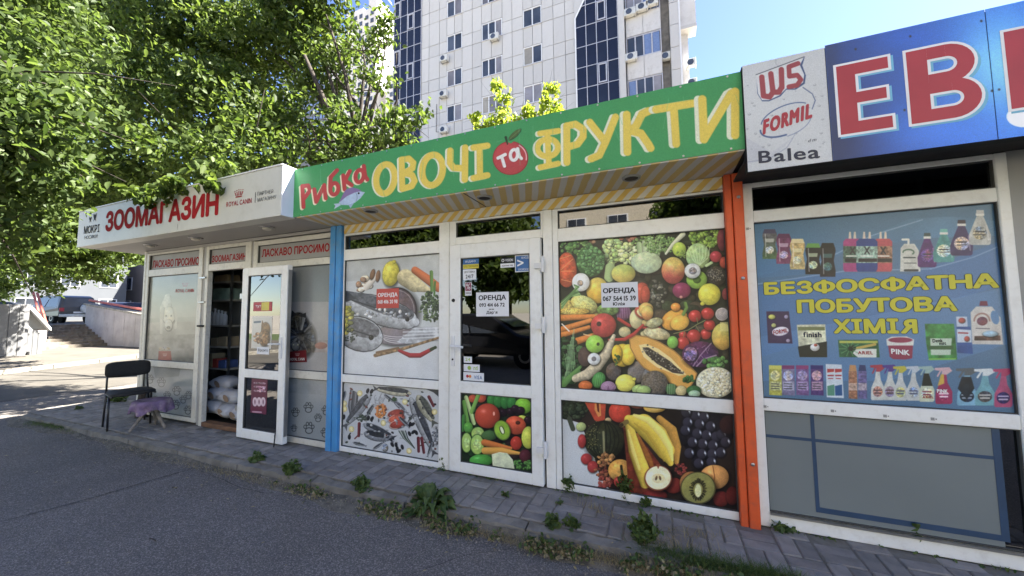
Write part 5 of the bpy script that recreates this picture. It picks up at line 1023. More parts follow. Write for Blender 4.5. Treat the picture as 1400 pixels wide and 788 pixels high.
glyph([[(195, 520), (212, 632), (285, 482), (298, 600)]], 17, -12, 12, RD, CR)
glyph([oval(375, 515, 36, 52, 8), [(338, 500), (342, 410), (400, 348)]], 17, -14, 10, RD, CR)
glyph([[(455, 395), (468, 520)], [(515, 355), (470, 440), (532, 482)]], 17, -12, 10, RD, CR)
glyph([oval(602, 400, 36, 56, 12), [(640, 310), (652, 400), (672, 432)]], 17, -14, 10, RD, CR)
P.poly([(415, 640), (450, 590), (500, 550), (570, 530), (650, 546), (610, 600), (560, 640), (500, 662), (440, 660)], '#9fb0c4', tex=.06); P.poly([(415, 640), (455, 560), (480, 520), (530, 502), (590, 515), (620, 535), (560, 548), (490, 580)], '#77628a'); P.poly([(368, 650), (420, 645), (436, 660), (372, 698), (385, 668)], '#a4b0c0'); P.poly([(500, 655), (550, 645), (520, 690)], '#8fa0b8'); P.ell(594, 555, 9, 9, '#1c1c24', sh=0, hl=0); P.arc(560, 590, 20, 40, -70, 70, 2, '#5c6c80')
glyph([oval(835, 425, 82, 132, 8)], 27, -14, 6)
P.win(550, 150, 6.57)
glyph([[(-5, 450), (0, 712)], [(-5, 450), (60, 440), (100, 478), (92, 528), (20, 572)], [(20, 572), (90, 588), (112, 640), (85, 688), (0, 712)]], 26, -16, 6)
glyph([oval(272, 543, 92, 138, 8)], 28, -16, 6); glyph([[(432, 370), (430, 480), (462, 524), (555, 528)], [(566, 342), (562, 628)]], 28, -18, 6)
glyph([[(640, 342), (765, 324)], [(695, 340), (698, 598)], [(640, 616), (765, 590)]], 27, -20, 6)
P.ell(972, 436, 160, 152, '#8c2c2c', hl=0, sh=.1, tex=0); P.ell(972, 436, 152, 145, '#b04240', hl=0, sh=.12, tex=.02); P.poly([(930, 285), (975, 305), (1010, 280), (990, 260), (945, 265)], '#3f8c50'); P.arc(985, 430, 130, 125, -60, 10, 5, '#d8a8a8')
P.st([(930, 250), (945, 310)], [12, 6], '#2c3c24'); P.ell(1010, 222, 68, 22, '#4a5c30', ang=-42, sh=.3, hl=0); P.st([(960, 270), (1060, 180)], 2, '#6a7c48')
glyph([[(860, 436), (925, 404)], [(893, 424), (918, 508)]], 15, 4, 4, '#d8d4cc', '#8c2c2c'); glyph([oval(1003, 408, 32, 48, 6), [(1036, 352), (1052, 420), (1070, 440)]], 15, 4, 4, '#d8d4cc', '#8c2c2c')
P.win(700, 120, 6.57)
glyph([oval(322, 540, 92, 78, -8), [(318, 405), (332, 690)], [(252, 412), (420, 388)], [(256, 716), (415, 682)]], 25, -20, 6)
glyph([[(492, 345), (494, 672)], [(492, 345), (570, 328), (640, 372), (640, 440), (590, 508), (510, 532)]], 30, -24, 6)
glyph([[(700, 312), (840, 490)], [(930, 265), (845, 480), (785, 608), (712, 640)]], 31, -26, 6)
P.win(850, 100, 6.06)
glyph([[(42, 345), (48, 655)], [(225, 315), (170, 340), (120, 440), (70, 480)], [(80, 480), (160, 500), (222, 590), (240, 622)]], 31, -28, 4)
glyph([[(285, 302), (590, 252)], [(432, 290), (452, 588)]], 31, -30, 4); glyph([[(668, 218), (682, 550), (905, 175), (940, 155), (940, 515)]], 33, -36, 4)
P.win(0, 0, 1)
for i in range(24): q = random.random(); P.st([(410+600*q, 236-128*q+random.uniform(0, 50)), (412+600*q+random.uniform(-3, 6), 232-128*q+random.uniform(5, 60))], .5, '#69a878', alpha=.35)
ban = P.build('banner', grn, rough=.5, gain=1.1, sat=.95, spec=.3, wrinkle=.5, label='green banner with yellow letters, a red apple and a small fish')
g = MB()
for i in range(15):
    for z in (2.375, 2.828): g.lathe((-3.2+i*.26, -.4315, z), [(.007, 0), (.006, -.003)], 8, 'y')
g.build('eyelet', 'metal', ban)
B(-3.308, .511, -.428, -.405, 2.36, 2.838).build('banner_backing', 'wallgrey', grn)
# --- household sign panels
HY = -.462
P = Print(.514, .906, 2.209, 2.855, HY+.0005, 620, '#c3c5c4'); P.win(1010, 60, 788/180)
P.poly([(40, 560), (200, 650), (350, 540), (340, 545), (200, 690), (40, 720)], '#b4b6bc', alpha=.6); P.st([(55, 708), (180, 690), (290, 620), (335, 545)], 2.5, '#8a90a8', alpha=.7)
P.st([(222, 80), (222, 122), (235, 130)], 1.6, '#a0a2a4')
r = random.Random(5)
for i in range(30): x, y = r.uniform(50, 520), r.uniform(230, 640); q = r.uniform(2, 9); P.ell(x, y, q, q*.8, '#b2b4b5', sh=.3, hl=.15, tex=0); P.arc(x, y, q, q*.8, 0, 180, 1.2, '#85888c')
P.poly([(105, 190), (395, 80), (380, 130), (402, 190), (395, 240), (340, 275), (285, 275), (250, 315), (180, 345), (140, 345), (112, 300)], '#2c4474'); P.poly([(103, 186), (392, 78), (366, 128), (392, 185), (385, 232), (335, 268), (285, 268), (245, 308), (180, 338), (140, 338), (116, 300)], '#cfcfce'); P.st([(103, 186), (392, 78)], 2.5, '#4a4c58')
WR = '#9c2c38'
P.st([(138, 200), (148, 312), (185, 318), (205, 290)], 16, WR); P.st([(192, 180), (205, 290), (240, 290), (256, 262)], 16, WR); P.st([(255, 155), (258, 262)], 16, WR)
P.st([(355, 118), (300, 138), (303, 195), (350, 188), (372, 215), (350, 248), (300, 258)], 14, WR)
P.arc(285, 440, 160, 70, 195, 330, 3, '#3c5484', ang=-22); P.arc(285, 470, 165, 70, 100, 190, 5, '#3c5484', ang=-22); P.st([(385, 262), (440, 300), (458, 340), (440, 390)], 3, '#4c5c84'); P.arc(290, 480, 150, 70, 10, 100, 2.5, '#7c88a4', ang=-22)
p5 = P.build('logo_panel', hs, rough=.35, gain=1.03, label='white sign panel with three brand logos')
ctext('FORMIL', *z3(1010, 60, 788/180, (143, 462), (150, 540), (430, 370), (436, 428)), HY-.001, 'redbright', p5, .075, .18)
ctext('Balea', *z3(1010, 60, 788/180, (120, 645), (122, 715), (480, 612), (482, 680)), HY-.001, 'navy', p5, .02)
ctext('dm', *z3(1010, 60, 788/180, (415, 570), (415, 590), (465, 562), (465, 582)), HY-.001, 'navy', p5, .0, .3)
def evr(x0, x1, name):
    P = Print(x0, x1, 2.209, 2.866, HY+.0005, 480, '#1d4a8c'); P.win(1010, 20, 788/220)
    x = P.ZX; y = P.ZY; base = np.stack([np.full(x.shape, v) for v in rgb('#16305e')], -1)
    w = np.clip((x-420)/900, 0, 1)[..., None]; c = base*(1-w)+rgb('#2f62ac')*w
    def glow(cx, cy, rx, ry, col, k):
        nonlocal c
        g_ = (k*np.exp(-(((x-cx)/rx)**2+((y-cy)/ry)**2)))[..., None]; c = c*(1-g_)+rgb(col)*g_
    glow(1290, 250, 230, 240, '#6fa8cc', .95); glow(1000, 560, 300, 120, '#3a6cb8', .7); glow(450, 650, 200, 260, '#14213f', .9); glow(440, 250, 60, 300, '#152440', .6); glow(850, 110, 200, 60, '#24509c', .5)
    P.c = c
    for px_ in (572, 840, 1188, 812, 1240, 1275): P.ell(px_, {572: 170, 840: 107, 1188: 32, 812: 468, 1240: 374, 1275: 368}[px_], 6, 6, '#16202c', sh=0, hl=0)
    P.ell(1390, 500, 78, 52, '#d8dadc', sh=0, hl=0, tex=.02)
    return P.build(name, hs, rough=.35, gain=1.3, sat=1.15, label='blue sign panel')
e1 = evr(.909, 1.537, 'blue_panel'); e2 = evr(1.540, 3.49, 'blue_panel')
LYY = HY-.001
def poly3(pts, y, m, parent, name='lettering'):      # measured outline of a vinyl letter (outer, holes cut as strips)
    me = bpy.data.meshes.new(name); bm = bmesh.new()
    for i_, loop in enumerate(pts):
        vs = [bm.verts.new((p[0], y-i_*1.2e-5, p[1])) for p in loop]; bm.faces.new(vs)
    bmesh.ops.triangulate(bm, faces=bm.faces[:]); bm.to_mesh(me); bm.free(); return link(name, me, M[m], parent)
# letters in sign coordinates (metres), extra bold extended
def E_(x, z, w, h, t, o=0):
    return [[(x-o, z-o), (x+t+o, z-o), (x+t+o, z+h+o), (x-o, z+h+o)], [(x+t+o, z-o), (x+w+o, z-o), (x+w+o, z+t*.8+o), (x+t+o, z+t*.8+o)], [(x+t+o, z+h/2-t*.38-o), (x+w*.93+o, z+h/2-t*.38-o), (x+w*.93+o, z+h/2+t*.38+o), (x+t+o, z+h/2+t*.38+o)], [(x+t+o, z+h-t*.8-o), (x+w+o, z+h-t*.8-o), (x+w+o, z+h+o), (x+t+o, z+h+o)]]
def bowl(x, z0, z1, w, t, o=0, n=14):          # D shaped ring as quads
    out = []; zc = (z0+z1)/2; ro = (z1-z0)/2+o; ri = max(.004, (z1-z0)/2-t*.8-o); xs = x+w-(z1-z0)/2
    out.append([(x, zc+ri), (xs, zc+ri), (xs, zc+ro), (x, zc+ro)]); out.append([(x, zc-ro), (xs, zc-ro), (xs, zc-ri), (x, zc-ri)])
    for i in range(n):
        a, b = -PI/2+PI*i/n, -PI/2+PI*(i+1)/n
        out.append([(xs+(ri)*math.cos(a)*1.0+ (0), zc+ri*math.sin(a)), (xs+ro*math.cos(a), zc+ro*math.sin(a)), (xs+ro*math.cos(b), zc+ro*math.sin(b)), (xs+ri*math.cos(b), zc+ri*math.sin(b))])
    return out
def B_l(x, z, w, h, t, o=0): return [[(x-o, z-o), (x+t+o, z-o), (x+t+o, z+h+o), (x-o, z+h+o)]]+bowl(x+t+o, z, z+h*.53, w-t-o, t, o)+[[tuple(q) for q in f] for f in bowl(x+t+o, z+h*.47, z+h, w*.95-t-o, t, o)]
def P_l(x, z, w, h, t, o=0): return [[(x-o, z-o), (x+t+o, z-o), (x+t+o, z+h+o), (x-o, z+h+o)]]+bowl(x+t+o, z+h*.42, z+h, w-t-o, t, o)
q1 = atY(1141, 170, HY); q2 = atY(1227, 152, HY); q3 = atY(1136, 80, HY)
M['lightblue'] = mat('light_blue_vinyl', (.16, .45, .62), .45)
for k_, (fn, x, w, par) in enumerate([(E_, .950, .215, e1), (B_l, 1.237, .262, e1), (P_l, 1.592, .26, e2)]):
    z, h, t = 2.345, .385, .078
    dxs = .010
    poly3([[(a+dxs, b-dxs) for a, b in f] for f in fn(x, z, w, h, t, .012)], LYY+.0008, 'lightblue', par)
    poly3(fn(x, z, w, h, t, .012), LYY+.0004, 'white', par); poly3(fn(x, z, w, h, t, 0), LYY, 'redbright', par)

# ================================================================ NOTICES AND STICKERS (stuck on the panes, each a thing)
def notice(name, label, q, y, m, lines, cat='notice', tm='black', bold=.02):
    """q: corners tl, bl, tr, br as measured; lines: (text, t0, t1, s0, s1) in fractions of the sheet, from the top"""
    a, b, c, d = [atY(*p, y) for p in q]; x0 = (a.x+b.x)/2; x1 = (c.x+d.x)/2; z0 = (b.z+d.z)/2; z1 = (a.z+c.z)/2
    o = tag(B(x0, x1, y-.0012, y, z0, z1).build(name, m, None), label, cat)
    for t_, u0, u1, s0, s1 in lines:
        text(t_, x0+(x1-x0)*s0, x0+(x1-x0)*s1, z1-(z1-z0)*u1, z1-(z1-z0)*u0, y-.0017, tm, o, bold)
    return o, (x0, x1, z0, z1)
notice('rental_notice', 'red rental notice with white lettering on the fish window', z3(460, 340, 788/180, (240, 240), (240, 357), (373, 240), (373, 357)), PY-.002, 'redpaper', [('ОРЕНДА', .22, .45, .06, .95), ('068 406 20 98', .58, .76, .06, .95)], tm='white', bold=.03)
notice('rental_notice', 'white rental notice with black lettering on the dark door glass', z3(625, 340, 788/190, (108, 250), (108, 385), (293, 244), (293, 384)), -.0085, 'paper', [('ОРЕНДА', .13, .36, .08, .92), ('093 414 66 72', .46, .60, .10, .88), ('виклик', .69, .74, .40, .56), ('Дар`я', .78, .92, .32, .66)], bold=.035)
notice('rental_notice', 'white rental notice on the print of mixed vegetables', z3(760, 300, Z1, (372, 528), (380, 733), (680, 520), (682, 728)), PY-.002, 'paper', [('ОРЕНДА', .22, .45, .05, .93), ('067 564 15 39', .55, .73, .04, .94), ('Юлія', .79, .92, .32, .64)], bold=.035)
dz = lambda *q: z3(625, 340, 788/190, *q)
M['stblue'] = mat('sticker_blue', (.03, .12, .32), .4); M['styellow'] = mat('sticker_yellow', (.6, .5, .05), .4); M['stgreen'] = mat('sticker_green', (.3, .45, .08), .4); M['maroon'] = mat('maroon_print', (.20, .02, .06), .4, .2, 30); M['orangev'] = mat('sticker_orange', (.65, .2, .03), .4)
o, b = notice('sticker', 'blue and yellow sticker at the top left of the dark door glass', dz((34, 62), (34, 116), (124, 58), (122, 112)), -.0085, 'stblue', [('вiдео', .12, .38, .15, .8)], 'sticker', 'white', .0)
B(b[0], b[1], -.0105, -.0098, b[2], b[2]+(b[3]-b[2])*.46).build('yellow_band', 'styellow', o); text('СПОСТЕРЕЖЕННЯ', b[0]+.01, b[1]-.01, b[2]+.012, b[2]+.03, -.0108, 'black', o)
notice('sticker', 'white delivery sticker under the blue and yellow one on the door glass', dz((34, 120), (34, 180), (108, 117), (108, 176)), -.0085, 'paper', [('ДОСТАВКА', .15, .35, .1, .9), ('24/7', .5, .85, .2, .8)], 'sticker')
o, b = notice('sticker', 'small dark red and white sticker on the left of the door glass', dz((45, 192), (45, 268), (82, 190), (82, 266)), -.0085, 'paper', [('ЗНИЖКИ', .72, .9, .1, .9)], 'sticker')
B(b[0]+.004, b[1]-.004, -.0105, -.0098, b[2]+(b[3]-b[2])*.35, b[3]-.004).build('red_panel', 'maroon', o); text('%', b[0]+.012, b[1]-.012, b[2]+(b[3]-b[2])*.45, b[3]-.012, -.0108, 'white', o)
notice('sticker', 'black sticker with white lettering at the top of the door glass', dz((246, 52), (246, 83), (325, 48), (325, 79)), -.0085, 'black', [('VISION', .3, .75, .35, .9), ('O', .25, .8, .08, .28)], 'sticker', 'white')
notice('sticker', 'narrow white sticker just below the black one on the door glass', dz((246, 86), (246, 110), (325, 82), (325, 105)), -.0085, 'paper', [('відеонагляд', .3, .75, .1, .9)], 'sticker')
o, b = notice('sticker', 'blue square sticker with a white border at the top right of the door glass', dz((328, 42), (330, 136), (414, 32), (415, 128)), -.0085, 'white', [], 'sticker')
B(b[0]+.006, b[1]-.006, -.0105, -.0098, b[2]+.006, b[3]-.006).build('blue_panel', 'stblue', o); text('ВХІД', b[0]+.06, b[1]-.012, b[3]-.035, b[3]-.015, -.0108, 'white', o); text('>', b[0]+.02, b[1]-.06, b[2]+.05, b[3]-.04, -.0108, 'white', o, .02); text('ОХОРОНА', b[0]+.03, b[1]-.015, b[2]+.012, b[2]+.03, -.0108, 'white', o)
notice('sticker', 'small white square sticker beside the door handle', dz((38, 612), (38, 648), (84, 614), (84, 648)), -.0085, 'paper', [('24', .2, .7, .2, .8)], 'sticker', 'stgreen')
o, b = notice('sticker', 'white payment sticker with a green dot, middle of the three by the handle', dz((38, 656), (38, 696), (128, 658), (128, 700)), -.0085, 'paper', [('пб', .25, .75, .62, .9)], 'sticker', 'stgreen')
MB().lathe(((b[0]*.65+b[1]*.35), -.0098, (b[2]+b[3])/2), [(.018, 0), (.018, -.0008)], 18, 'y').build('green_dot', 'stgreen', o)
o, b = notice('sticker', 'white card payment sticker, lowest on the dark door glass', dz((36, 703), (36, 755), (152, 704), (152, 758)), -.0085, 'paper', [('VISA', .3, .68, .52, .92)], 'sticker', 'stblue')
for k_, (m_, dx) in enumerate([('redbright', .2), ('orangev', .33)]): MB().lathe((b[0]+(b[1]-b[0])*dx, -.0098-.0003*k_, (b[2]+b[3])/2+.006), [(.0135, 0), (.0135, -.0004)], 18, 'y').build('card_disc', m_, o)
# on the open pet shop door leaf
LPY = LY0+.0185
lz = lambda *q: z3(330, 360, 788/260, *q)
o, b = notice('sticker', 'red sticker with a pale picture square on the open pet shop door', lz((50, 165), (50, 198), (127, 156), (127, 200)), LPY, 'redbright', [('тут', .35, .65, .12, .42)], 'sticker', 'white')
B(b[0]+(b[1]-b[0])*.45, b[0]+(b[1]-b[0])*.85, LPY-.002, LPY-.0012, b[2]+.008, b[3]-.004).build('picture', 'styellow', o)
P = Print(*[0]*0) if False else None
a = atY(345.3, 433, LPY); c = atY(370.5, 483, LPY)
P = Print(a.x, c.x, c.z+.045, a.z, LPY-.001, 600, '#b8b4ac'); P.win(330, 360, 788/260)
P.ell(100, 275, 18, 30, '#8a6a44', hl=0, tex=.3); P.ell(95, 310, 22, 34, '#7c5c3c', hl=0, tex=.4, tf=.3); P.blobs(68, 310, 18, 18, 16, 4, 8, ['#8a5c48', '#6a4c34', '#a08060'], 3); P.poly([(86, 235), (98, 262), (82, 262)], '#7a5c3c'); P.st([(55, 245), (78, 243)], 4, '#4a5a6a')
o = P.build('poster', None, gain=1.1); tag(o, 'white poster with a brown animal on the open pet shop door', 'poster')
notice('sticker', 'small white word sticker below the poster on the open door', lz((65, 348), (65, 377), (115, 347), (115, 378)), LPY-.0, 'paper', [('Відкрито', .25, .7, .1, .9)], 'sticker', bold=.02)
a = atY(344.3, 515.5, LPY); c = atY(364, 567, LPY)
P = Print(a.x, c.x, c.z, a.z, LPY-.001, 600, '#5c1434'); P.win(310, 440, 3.94)
for y_ in (330, 350, 372): P.st([(150, y_), (205, y_+3)], 5, '#b48a9c', tex=.5)
P.blobs(185, 365, 20, 14, 12, 4, 8, ['#a0607c', '#c8a8b4', '#3c0c24'], 5)
for i in range(3): P.arc(152+22*i, 432, 8, 20, 0, 360, 5, '#c8b0b8')
P.st([(140, 485), (185, 488)], 4, '#b48a9c')
tag(P.build('poster', None, gain=1.1), 'narrow maroon poster low on the open pet shop door', 'poster')
# small stickers on the white rails of the household kiosk
for n_, (x, y, l) in enumerate([(1046, 556, 'leftmost grey sticker remnant on the white rail under the blue print'), (1138, 562, 'diamond shaped sticker remnant on the white rail, second from the left'), (1210, 569, 'square grey code sticker in the middle of the white rail'), (1275, 573, 'faint sticker remnant right of the middle on the white rail'), (1022, 313, 'tiny grey sticker on the upright frame bar beside the orange post')]):
    c0 = atY(x, y, -.0); o = tag(MB().box(c0.x-.008, c0.x+.008, -.0012, .0, c0.z-.008, c0.z+.008).box(c0.x+.012, c0.x+.018, -.0012, 0, c0.z-.004, c0.z+.004).build('sticker_remnant', 'wallgrey', None), l, 'sticker')

# ================================================================ CHAIR, STOOL TABLE, STUMP
ch = thing('chair', 'black padded visitor chair on the pavement beside the pet shop', 'chair', (-6.30, -.335, 0))
CR_ = R(-13); Rz = Matrix.Rotation(CR_, 3, 'Z'); cc = Vector((-6.30, -.335, 0))
def cp(x, y, z): v = Rz@Vector((x, y, 0)); return (cc.x+v.x, cc.y+v.y, z)
def adopt(o, par): o.parent = par; o.data.transform(Matrix.Translation(-wloc(par))); return o
def padded(nm, c, hx, hy, hz, rz, axis):
    bm = bmesh.new(); bmesh.ops.create_cube(bm, size=2); bmesh.ops.subdivide_edges(bm, edges=bm.edges[:], cuts=7, use_grid_fill=True)
    for v in bm.verts:
        p = list(v.co); q = [a for a in range(3) if a != axis]; u, w = p[q[0]], p[q[1]]
        n_ = (abs(u)**5+abs(w)**5)**.2; k_ = max(abs(u), abs(w), 1e-6)/max(n_, 1e-6)
        p[q[0]] *= k_; p[q[1]] *= k_; p[axis] *= (.35+.65*(1-max(abs(u), abs(w))**6))
        if axis == 0: p[0] += 1.0*p[1]**2
        v.co = Vector((p[0]*hx, p[1]*hy, p[2]*hz)); v.co.rotate(Matrix.Rotation(rz, 3, 'Z').to_quaternion()); v.co += Vector(c)
    me = bpy.data.meshes.new(nm); bm.to_mesh(me); bm.free(); return adopt(link(nm, me, M['chairblack'], None, True), ch)
padded('seat', cp(.02, 0, .445), .225, .205, .03, CR_, 2); padded('backrest', cp(-.245, 0, .715), .022, .21, .10, CR_, 0)
def ctube(nm, pts, r_=.011): return MB().tube(pts, r_, 8).build(nm, 'chairmetal', ch, smooth=True)
for sy in (-1, 1):
    ctube('leg', [cp(-.29, sy*.19, 0), cp(-.19, sy*.19, .43)]); ctube('leg', [cp(.03, sy*.19, 0), cp(.0, sy*.19, .425)])
    ctube('seat_rail', [cp(-.21, sy*.19, .42), cp(.20, sy*.19, .425)]); ctube('back_post', [cp(-.19, sy*.19, .42), cp(-.235, sy*.185, .58), cp(-.245, sy*.18, .76)])
ctube('cross_rail', [cp(-.19, -.19, .42), cp(-.19, .19, .42)])
tb = thing('low_table', 'low wooden table on splayed legs beside the black chair', 'table', (-5.93, -.28, 0))
MB().lathe((-5.93, -.28, .33), [(.165, 0), (.17, .012), (.165, .024)], 18).build('table_top', 'oldwood', tb)
for a_ in (20, 140, 260):
    u = Vector((math.cos(R(a_)), math.sin(R(a_)), 0)); c0 = Vector((-5.93, -.28, 0))
    MB().tube([c0+u*.03+Vector((0, 0, .30)), c0+u*.10+Vector((0, 0, .15)), c0+u*.19+Vector((0, 0, .012))], [.022, .02, .016], 8).build('leg', 'oldwood', tb)
MB().tube([(-5.93, -.28, .33), (-5.93, -.28, .2)], .03, 8).build('column', 'oldwood', tb)
g = MB(); nA = 96; rings = [(.0, .362), (.09, .363), (.16, .361), (.185, .350), (.195, .315), (.20, .27), (.205, .235)]
for k_, (r_, z) in enumerate(rings):
    for j in range(nA):
        a_ = 2*PI*j/nA; fl = (max(0, k_-3)/3)*.02*math.sin(a_*11+.6*math.sin(a_*3)); ov = 1+(.06 if abs(math.cos(a_)) > .7 else -.02)
        g.v.append((-5.93+(r_+fl)*ov*math.cos(a_), -.28+(r_+fl)*ov*math.sin(a_), z-(.03*math.sin(a_*5)*(k_ > 4))))
for k_ in range(len(rings)-1):
    for j in range(nA): a_ = k_*nA+j; b_ = k_*nA+(j+1) % nA; g.f.append((a_, b_, b_+nA, a_+nA))
tag(g.build('tablecloth', 'cloth', None, smooth=True), 'faded purple patterned cloth draped over the low table', 'tablecloth')
tag(MB().tube([(-6.76, -.02, -.05), (-6.765, -.02, .12), (-6.75, -.01, .30), (-6.76, 0, .36)], [.075, .068, .062, .05], 10).build('tree_stump', 'bark', None), 'short brown stump against the pet shop corner behind the chair', 'stump')

# ================================================================ TOWER BLOCK (behind the kiosks)
TD = 21.0
tw = thing('apartment_tower', 'tall white clad apartment tower with dark glazed bays and balconies behind the kiosks', 'building', (-9, TD, 0))
B(-17.5, -4.68, TD+.06, TD+14, 0, 44).build('wall', 'towerwall', tw)
B(-20.3, -17.52, TD+.08, TD+13, 0, 44).build('wall', 'towerwall', tw); B(-4.66, -1.82, TD-.10, TD+12, 0, 44).build('wall', 'towerwall', tw)
B(-20.36, -20.3, TD-.02, TD+13, 0, 44).build('corner_strip', 'mullion', tw)
FL = 2.93; Zb = 22.3
vj = [-17.48, -16.75, -15.75, -15.05, -14.35, -13.65, -12.75, -11.93, -11.1, -10.2, -9.4, -8.53, -7.8, -7.1, -6.25, -5.4, -4.70]
wins = [(-15.05, -13.65, 2), (-11.93, -10.2, 3), (-8.53, -7.1, 2)]
pcache = {}
def panel(x0, x1, z0, z1, m='towerpanel', y=TD, th=.05, name='cladding_panel', gap=.018):
    k_ = (round(x1-x0, 2), round(z1-z0, 2), m, th)
    if k_ not in pcache:
        w, h = (x1-x0)/2-gap, (z1-z0)/2-gap; me = B(-w, w, -th/2, th/2, -h, h).mesh(name); me.materials.append(M[m]); pcache[k_] = me
    o = bpy.data.objects.new(name, pcache[k_]); COL.objects.link(o); o.parent = tw; o.location = (Vector(((x0+x1)/2, y+th/2+random.uniform(-.008, .008), (z0+z1)/2))-wloc(tw)); return o
for fk in range(-3, 3):
    zb = Zb+fk*FL
    for x0, x1 in zip(vj, vj[1:]):
        inw = any(w[0]-.01 < x0 and x1 < w[1]+.01 for w in wins)
        if inw: panel(x0, x1, zb+1.42, zb+FL)
        else: panel(x0, x1, zb, zb+1.0); panel(x0, x1, zb+1.0, zb+FL)
B(-17.49, -4.69, TD+.0, TD+.05, 0, Zb-3*FL).build('wall', 'towerpanel', tw); B(-17.49, -4.69, TD+.0, TD+.05, Zb+3*FL, 44).build('wall', 'towerpanel', tw)
rw = random.Random(4)
for wi, (x0, x1, nn) in enumerate(wins):
    for fk in range(-3, 3):
        zb = Zb+fk*FL; za, zc = zb+.01, zb+1.40
        f = MB().frame(x0+.07, x1-.07, za+.07, zc-.07, .06, TD+.0, TD+.09)
        for i in range(1, nn): xm = x0+(x1-x0)*i/nn; f.box(xm-.035, xm+.035, TD+.005, TD+.085, za+.07, zc-.07)
        fo = f.build('window', 'white', tw)
        MB().box(x0-.03, x1+.03, TD-.07, TD+.0, zb-.03, zb+.008).build('sill', 'mullion', fo)
        for i in range(nn):
            xa = x0+(x1-x0)*i/nn+.05; xb = x0+(x1-x0)*(i+1)/nn-.05
            B(xa, xb, TD+.05, TD+.055, za+.07, zc-.07).build('window_pane', rw.choice(['farpane', 'farpane', 'curtain', 'curtain', 'curtain2']), fo)
# dark glazed bays
for side, (x0, x1, yb, nc) in enumerate([(-20.34, -17.52, TD-.03, 4), (-4.62, -1.84, TD-.16, 4)]):
    w = (x1-x0)/nc; hh_ = FL/2
    for c in range(nc):
        for rr in range(-4, 9):
            za = 18.02+rr*hh_; xa, xb = x0+c*w, x0+(c+1)*w
            openw = (side == 1 and c == 2 and rr in (-1, 2, 1) and rr != 1) or (side == 0 and c == (rr % 3) and rr % 3 != 1)
            if side == 1 and c == 0 and rr >= 3: 
                if rr == 3:
                    g = MB(); g.add([(xa+.03, yb, za+.03), (xb-.03, yb, za+.03), (xb-.03, yb, za+hh_-.05), (xa+.55, yb, za+hh_-.4), (xa+.03, yb, za+.35)], [(0, 1, 2, 3, 4)]); g.build('glass_panel', 'towerdark', tw)
                continue
            mm = 'towerblue' if side == 1 and rr >= 4 and c < 2 else ('towerdark2' if (rr+c) % 2 else 'towerdark')
            panel(xa, xb, za, za+hh_, mm, yb, .03, 'glass_panel', .03)
            if openw: MB().frame(xa+.14, xb-.14, za+.16, za+hh_-.14, .07, yb-.04, yb).build('window', 'mullion', tw)
    g = MB()
    for c in range(nc+1): g.box(x0+c*w-.022, x0+c*w+.022, yb-.02, yb+.03, 10, 44)
    for rr in range(-4, 10): g.box(x0, x1, yb-.012, yb+.028, 18.02+rr*hh_-.02, 18.02+rr*hh_+.02)
    g.build('mullion', 'mullion', tw)
# white slanting cornice of the right bay and pier
g = MB(); g.add([(-4.69, TD-.20, 14), (-4.60, TD-.20, 14), (-4.60, TD-.20, 21.6), (-3.70, TD-.20, 23.25), (-3.79, TD-.20, 23.33), (-4.69, TD-.20, 21.66)], [(0, 1, 2, 3, 4, 5)]); g.build('bay_trim', 'white', tw)
g = MB(); g.add([(-4.69, TD-.19, 21.62), (-3.79, TD-.19, 23.33), (-3.79, TD-.19, 30), (-4.69, TD-.19, 30)], [(0, 1, 2, 3)]); g.build('bay_fill', 'towerpanel', tw)
B(-1.80, -1.42, TD-.30, TD+.6, 10, 44).build('pier', 'towerpanel', tw)
B(-1.41, -1.36, TD-.1, TD+.6, 10, 44).build('pier', 'seam', tw)
# balconies
for fk in range(-2, 4):
    zb = 17.85+fk*FL
    B(-1.36, .78, TD+.08, TD+3, zb+1.45, zb+FL+.02).build('balcony_slab', 'balc', tw)
    for i in range(2): panel(-1.35+i*1.06, -1.35+(i+1)*1.06, zb+FL-1.42, zb+FL, 'balc', TD-.02, .05, 'balcony_panel', .012)
    f = MB().frame(-1.30, .72, zb+.06, zb+1.42, .055, TD-.01, TD+.06)
    for i in range(1, 4): f.box(-1.30+i*.505-.035, -1.30+i*.505+.035, TD-.005, TD+.055, zb+.06, zb+1.42)
    fo = f.build('balcony_window', 'mullion', tw)
    for i in range(4): B(-1.30+i*.505+.05, -1.30+(i+1)*.505-.05, TD+.02, TD+.026, zb+.07, zb+1.41).build('window_pane', rw.choice(['towerblue', 'towerblue', 'curtain', 'farpane']), fo)
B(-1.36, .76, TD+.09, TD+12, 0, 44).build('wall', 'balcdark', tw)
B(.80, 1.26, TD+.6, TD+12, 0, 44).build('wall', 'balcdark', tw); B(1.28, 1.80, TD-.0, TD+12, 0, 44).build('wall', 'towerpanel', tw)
for fk in range(-2, 5): panel(1.28, 1.80, 16.4+fk*1.47, 17.87+fk*1.47, 'towerpanel', TD-.06, .05)
B(1.80, 1.90, TD-.02, TD+12, 0, 44).build('corner_pipe', 'white', tw)
B(1.95, 2.35, TD+.7, TD+11, 0, 44).build('wall', 'balc', tw)
B(1.92, 2.80, TD+.2, TD+1.1, 19.1, 44).build('bay', 'balc', tw)
for fk in range(0, 6): B(1.91, 2.82, TD+.17, TD+1.12, 19.04+fk*FL, 19.25+fk*FL).build('bay_ledge', 'towerpanel', tw)
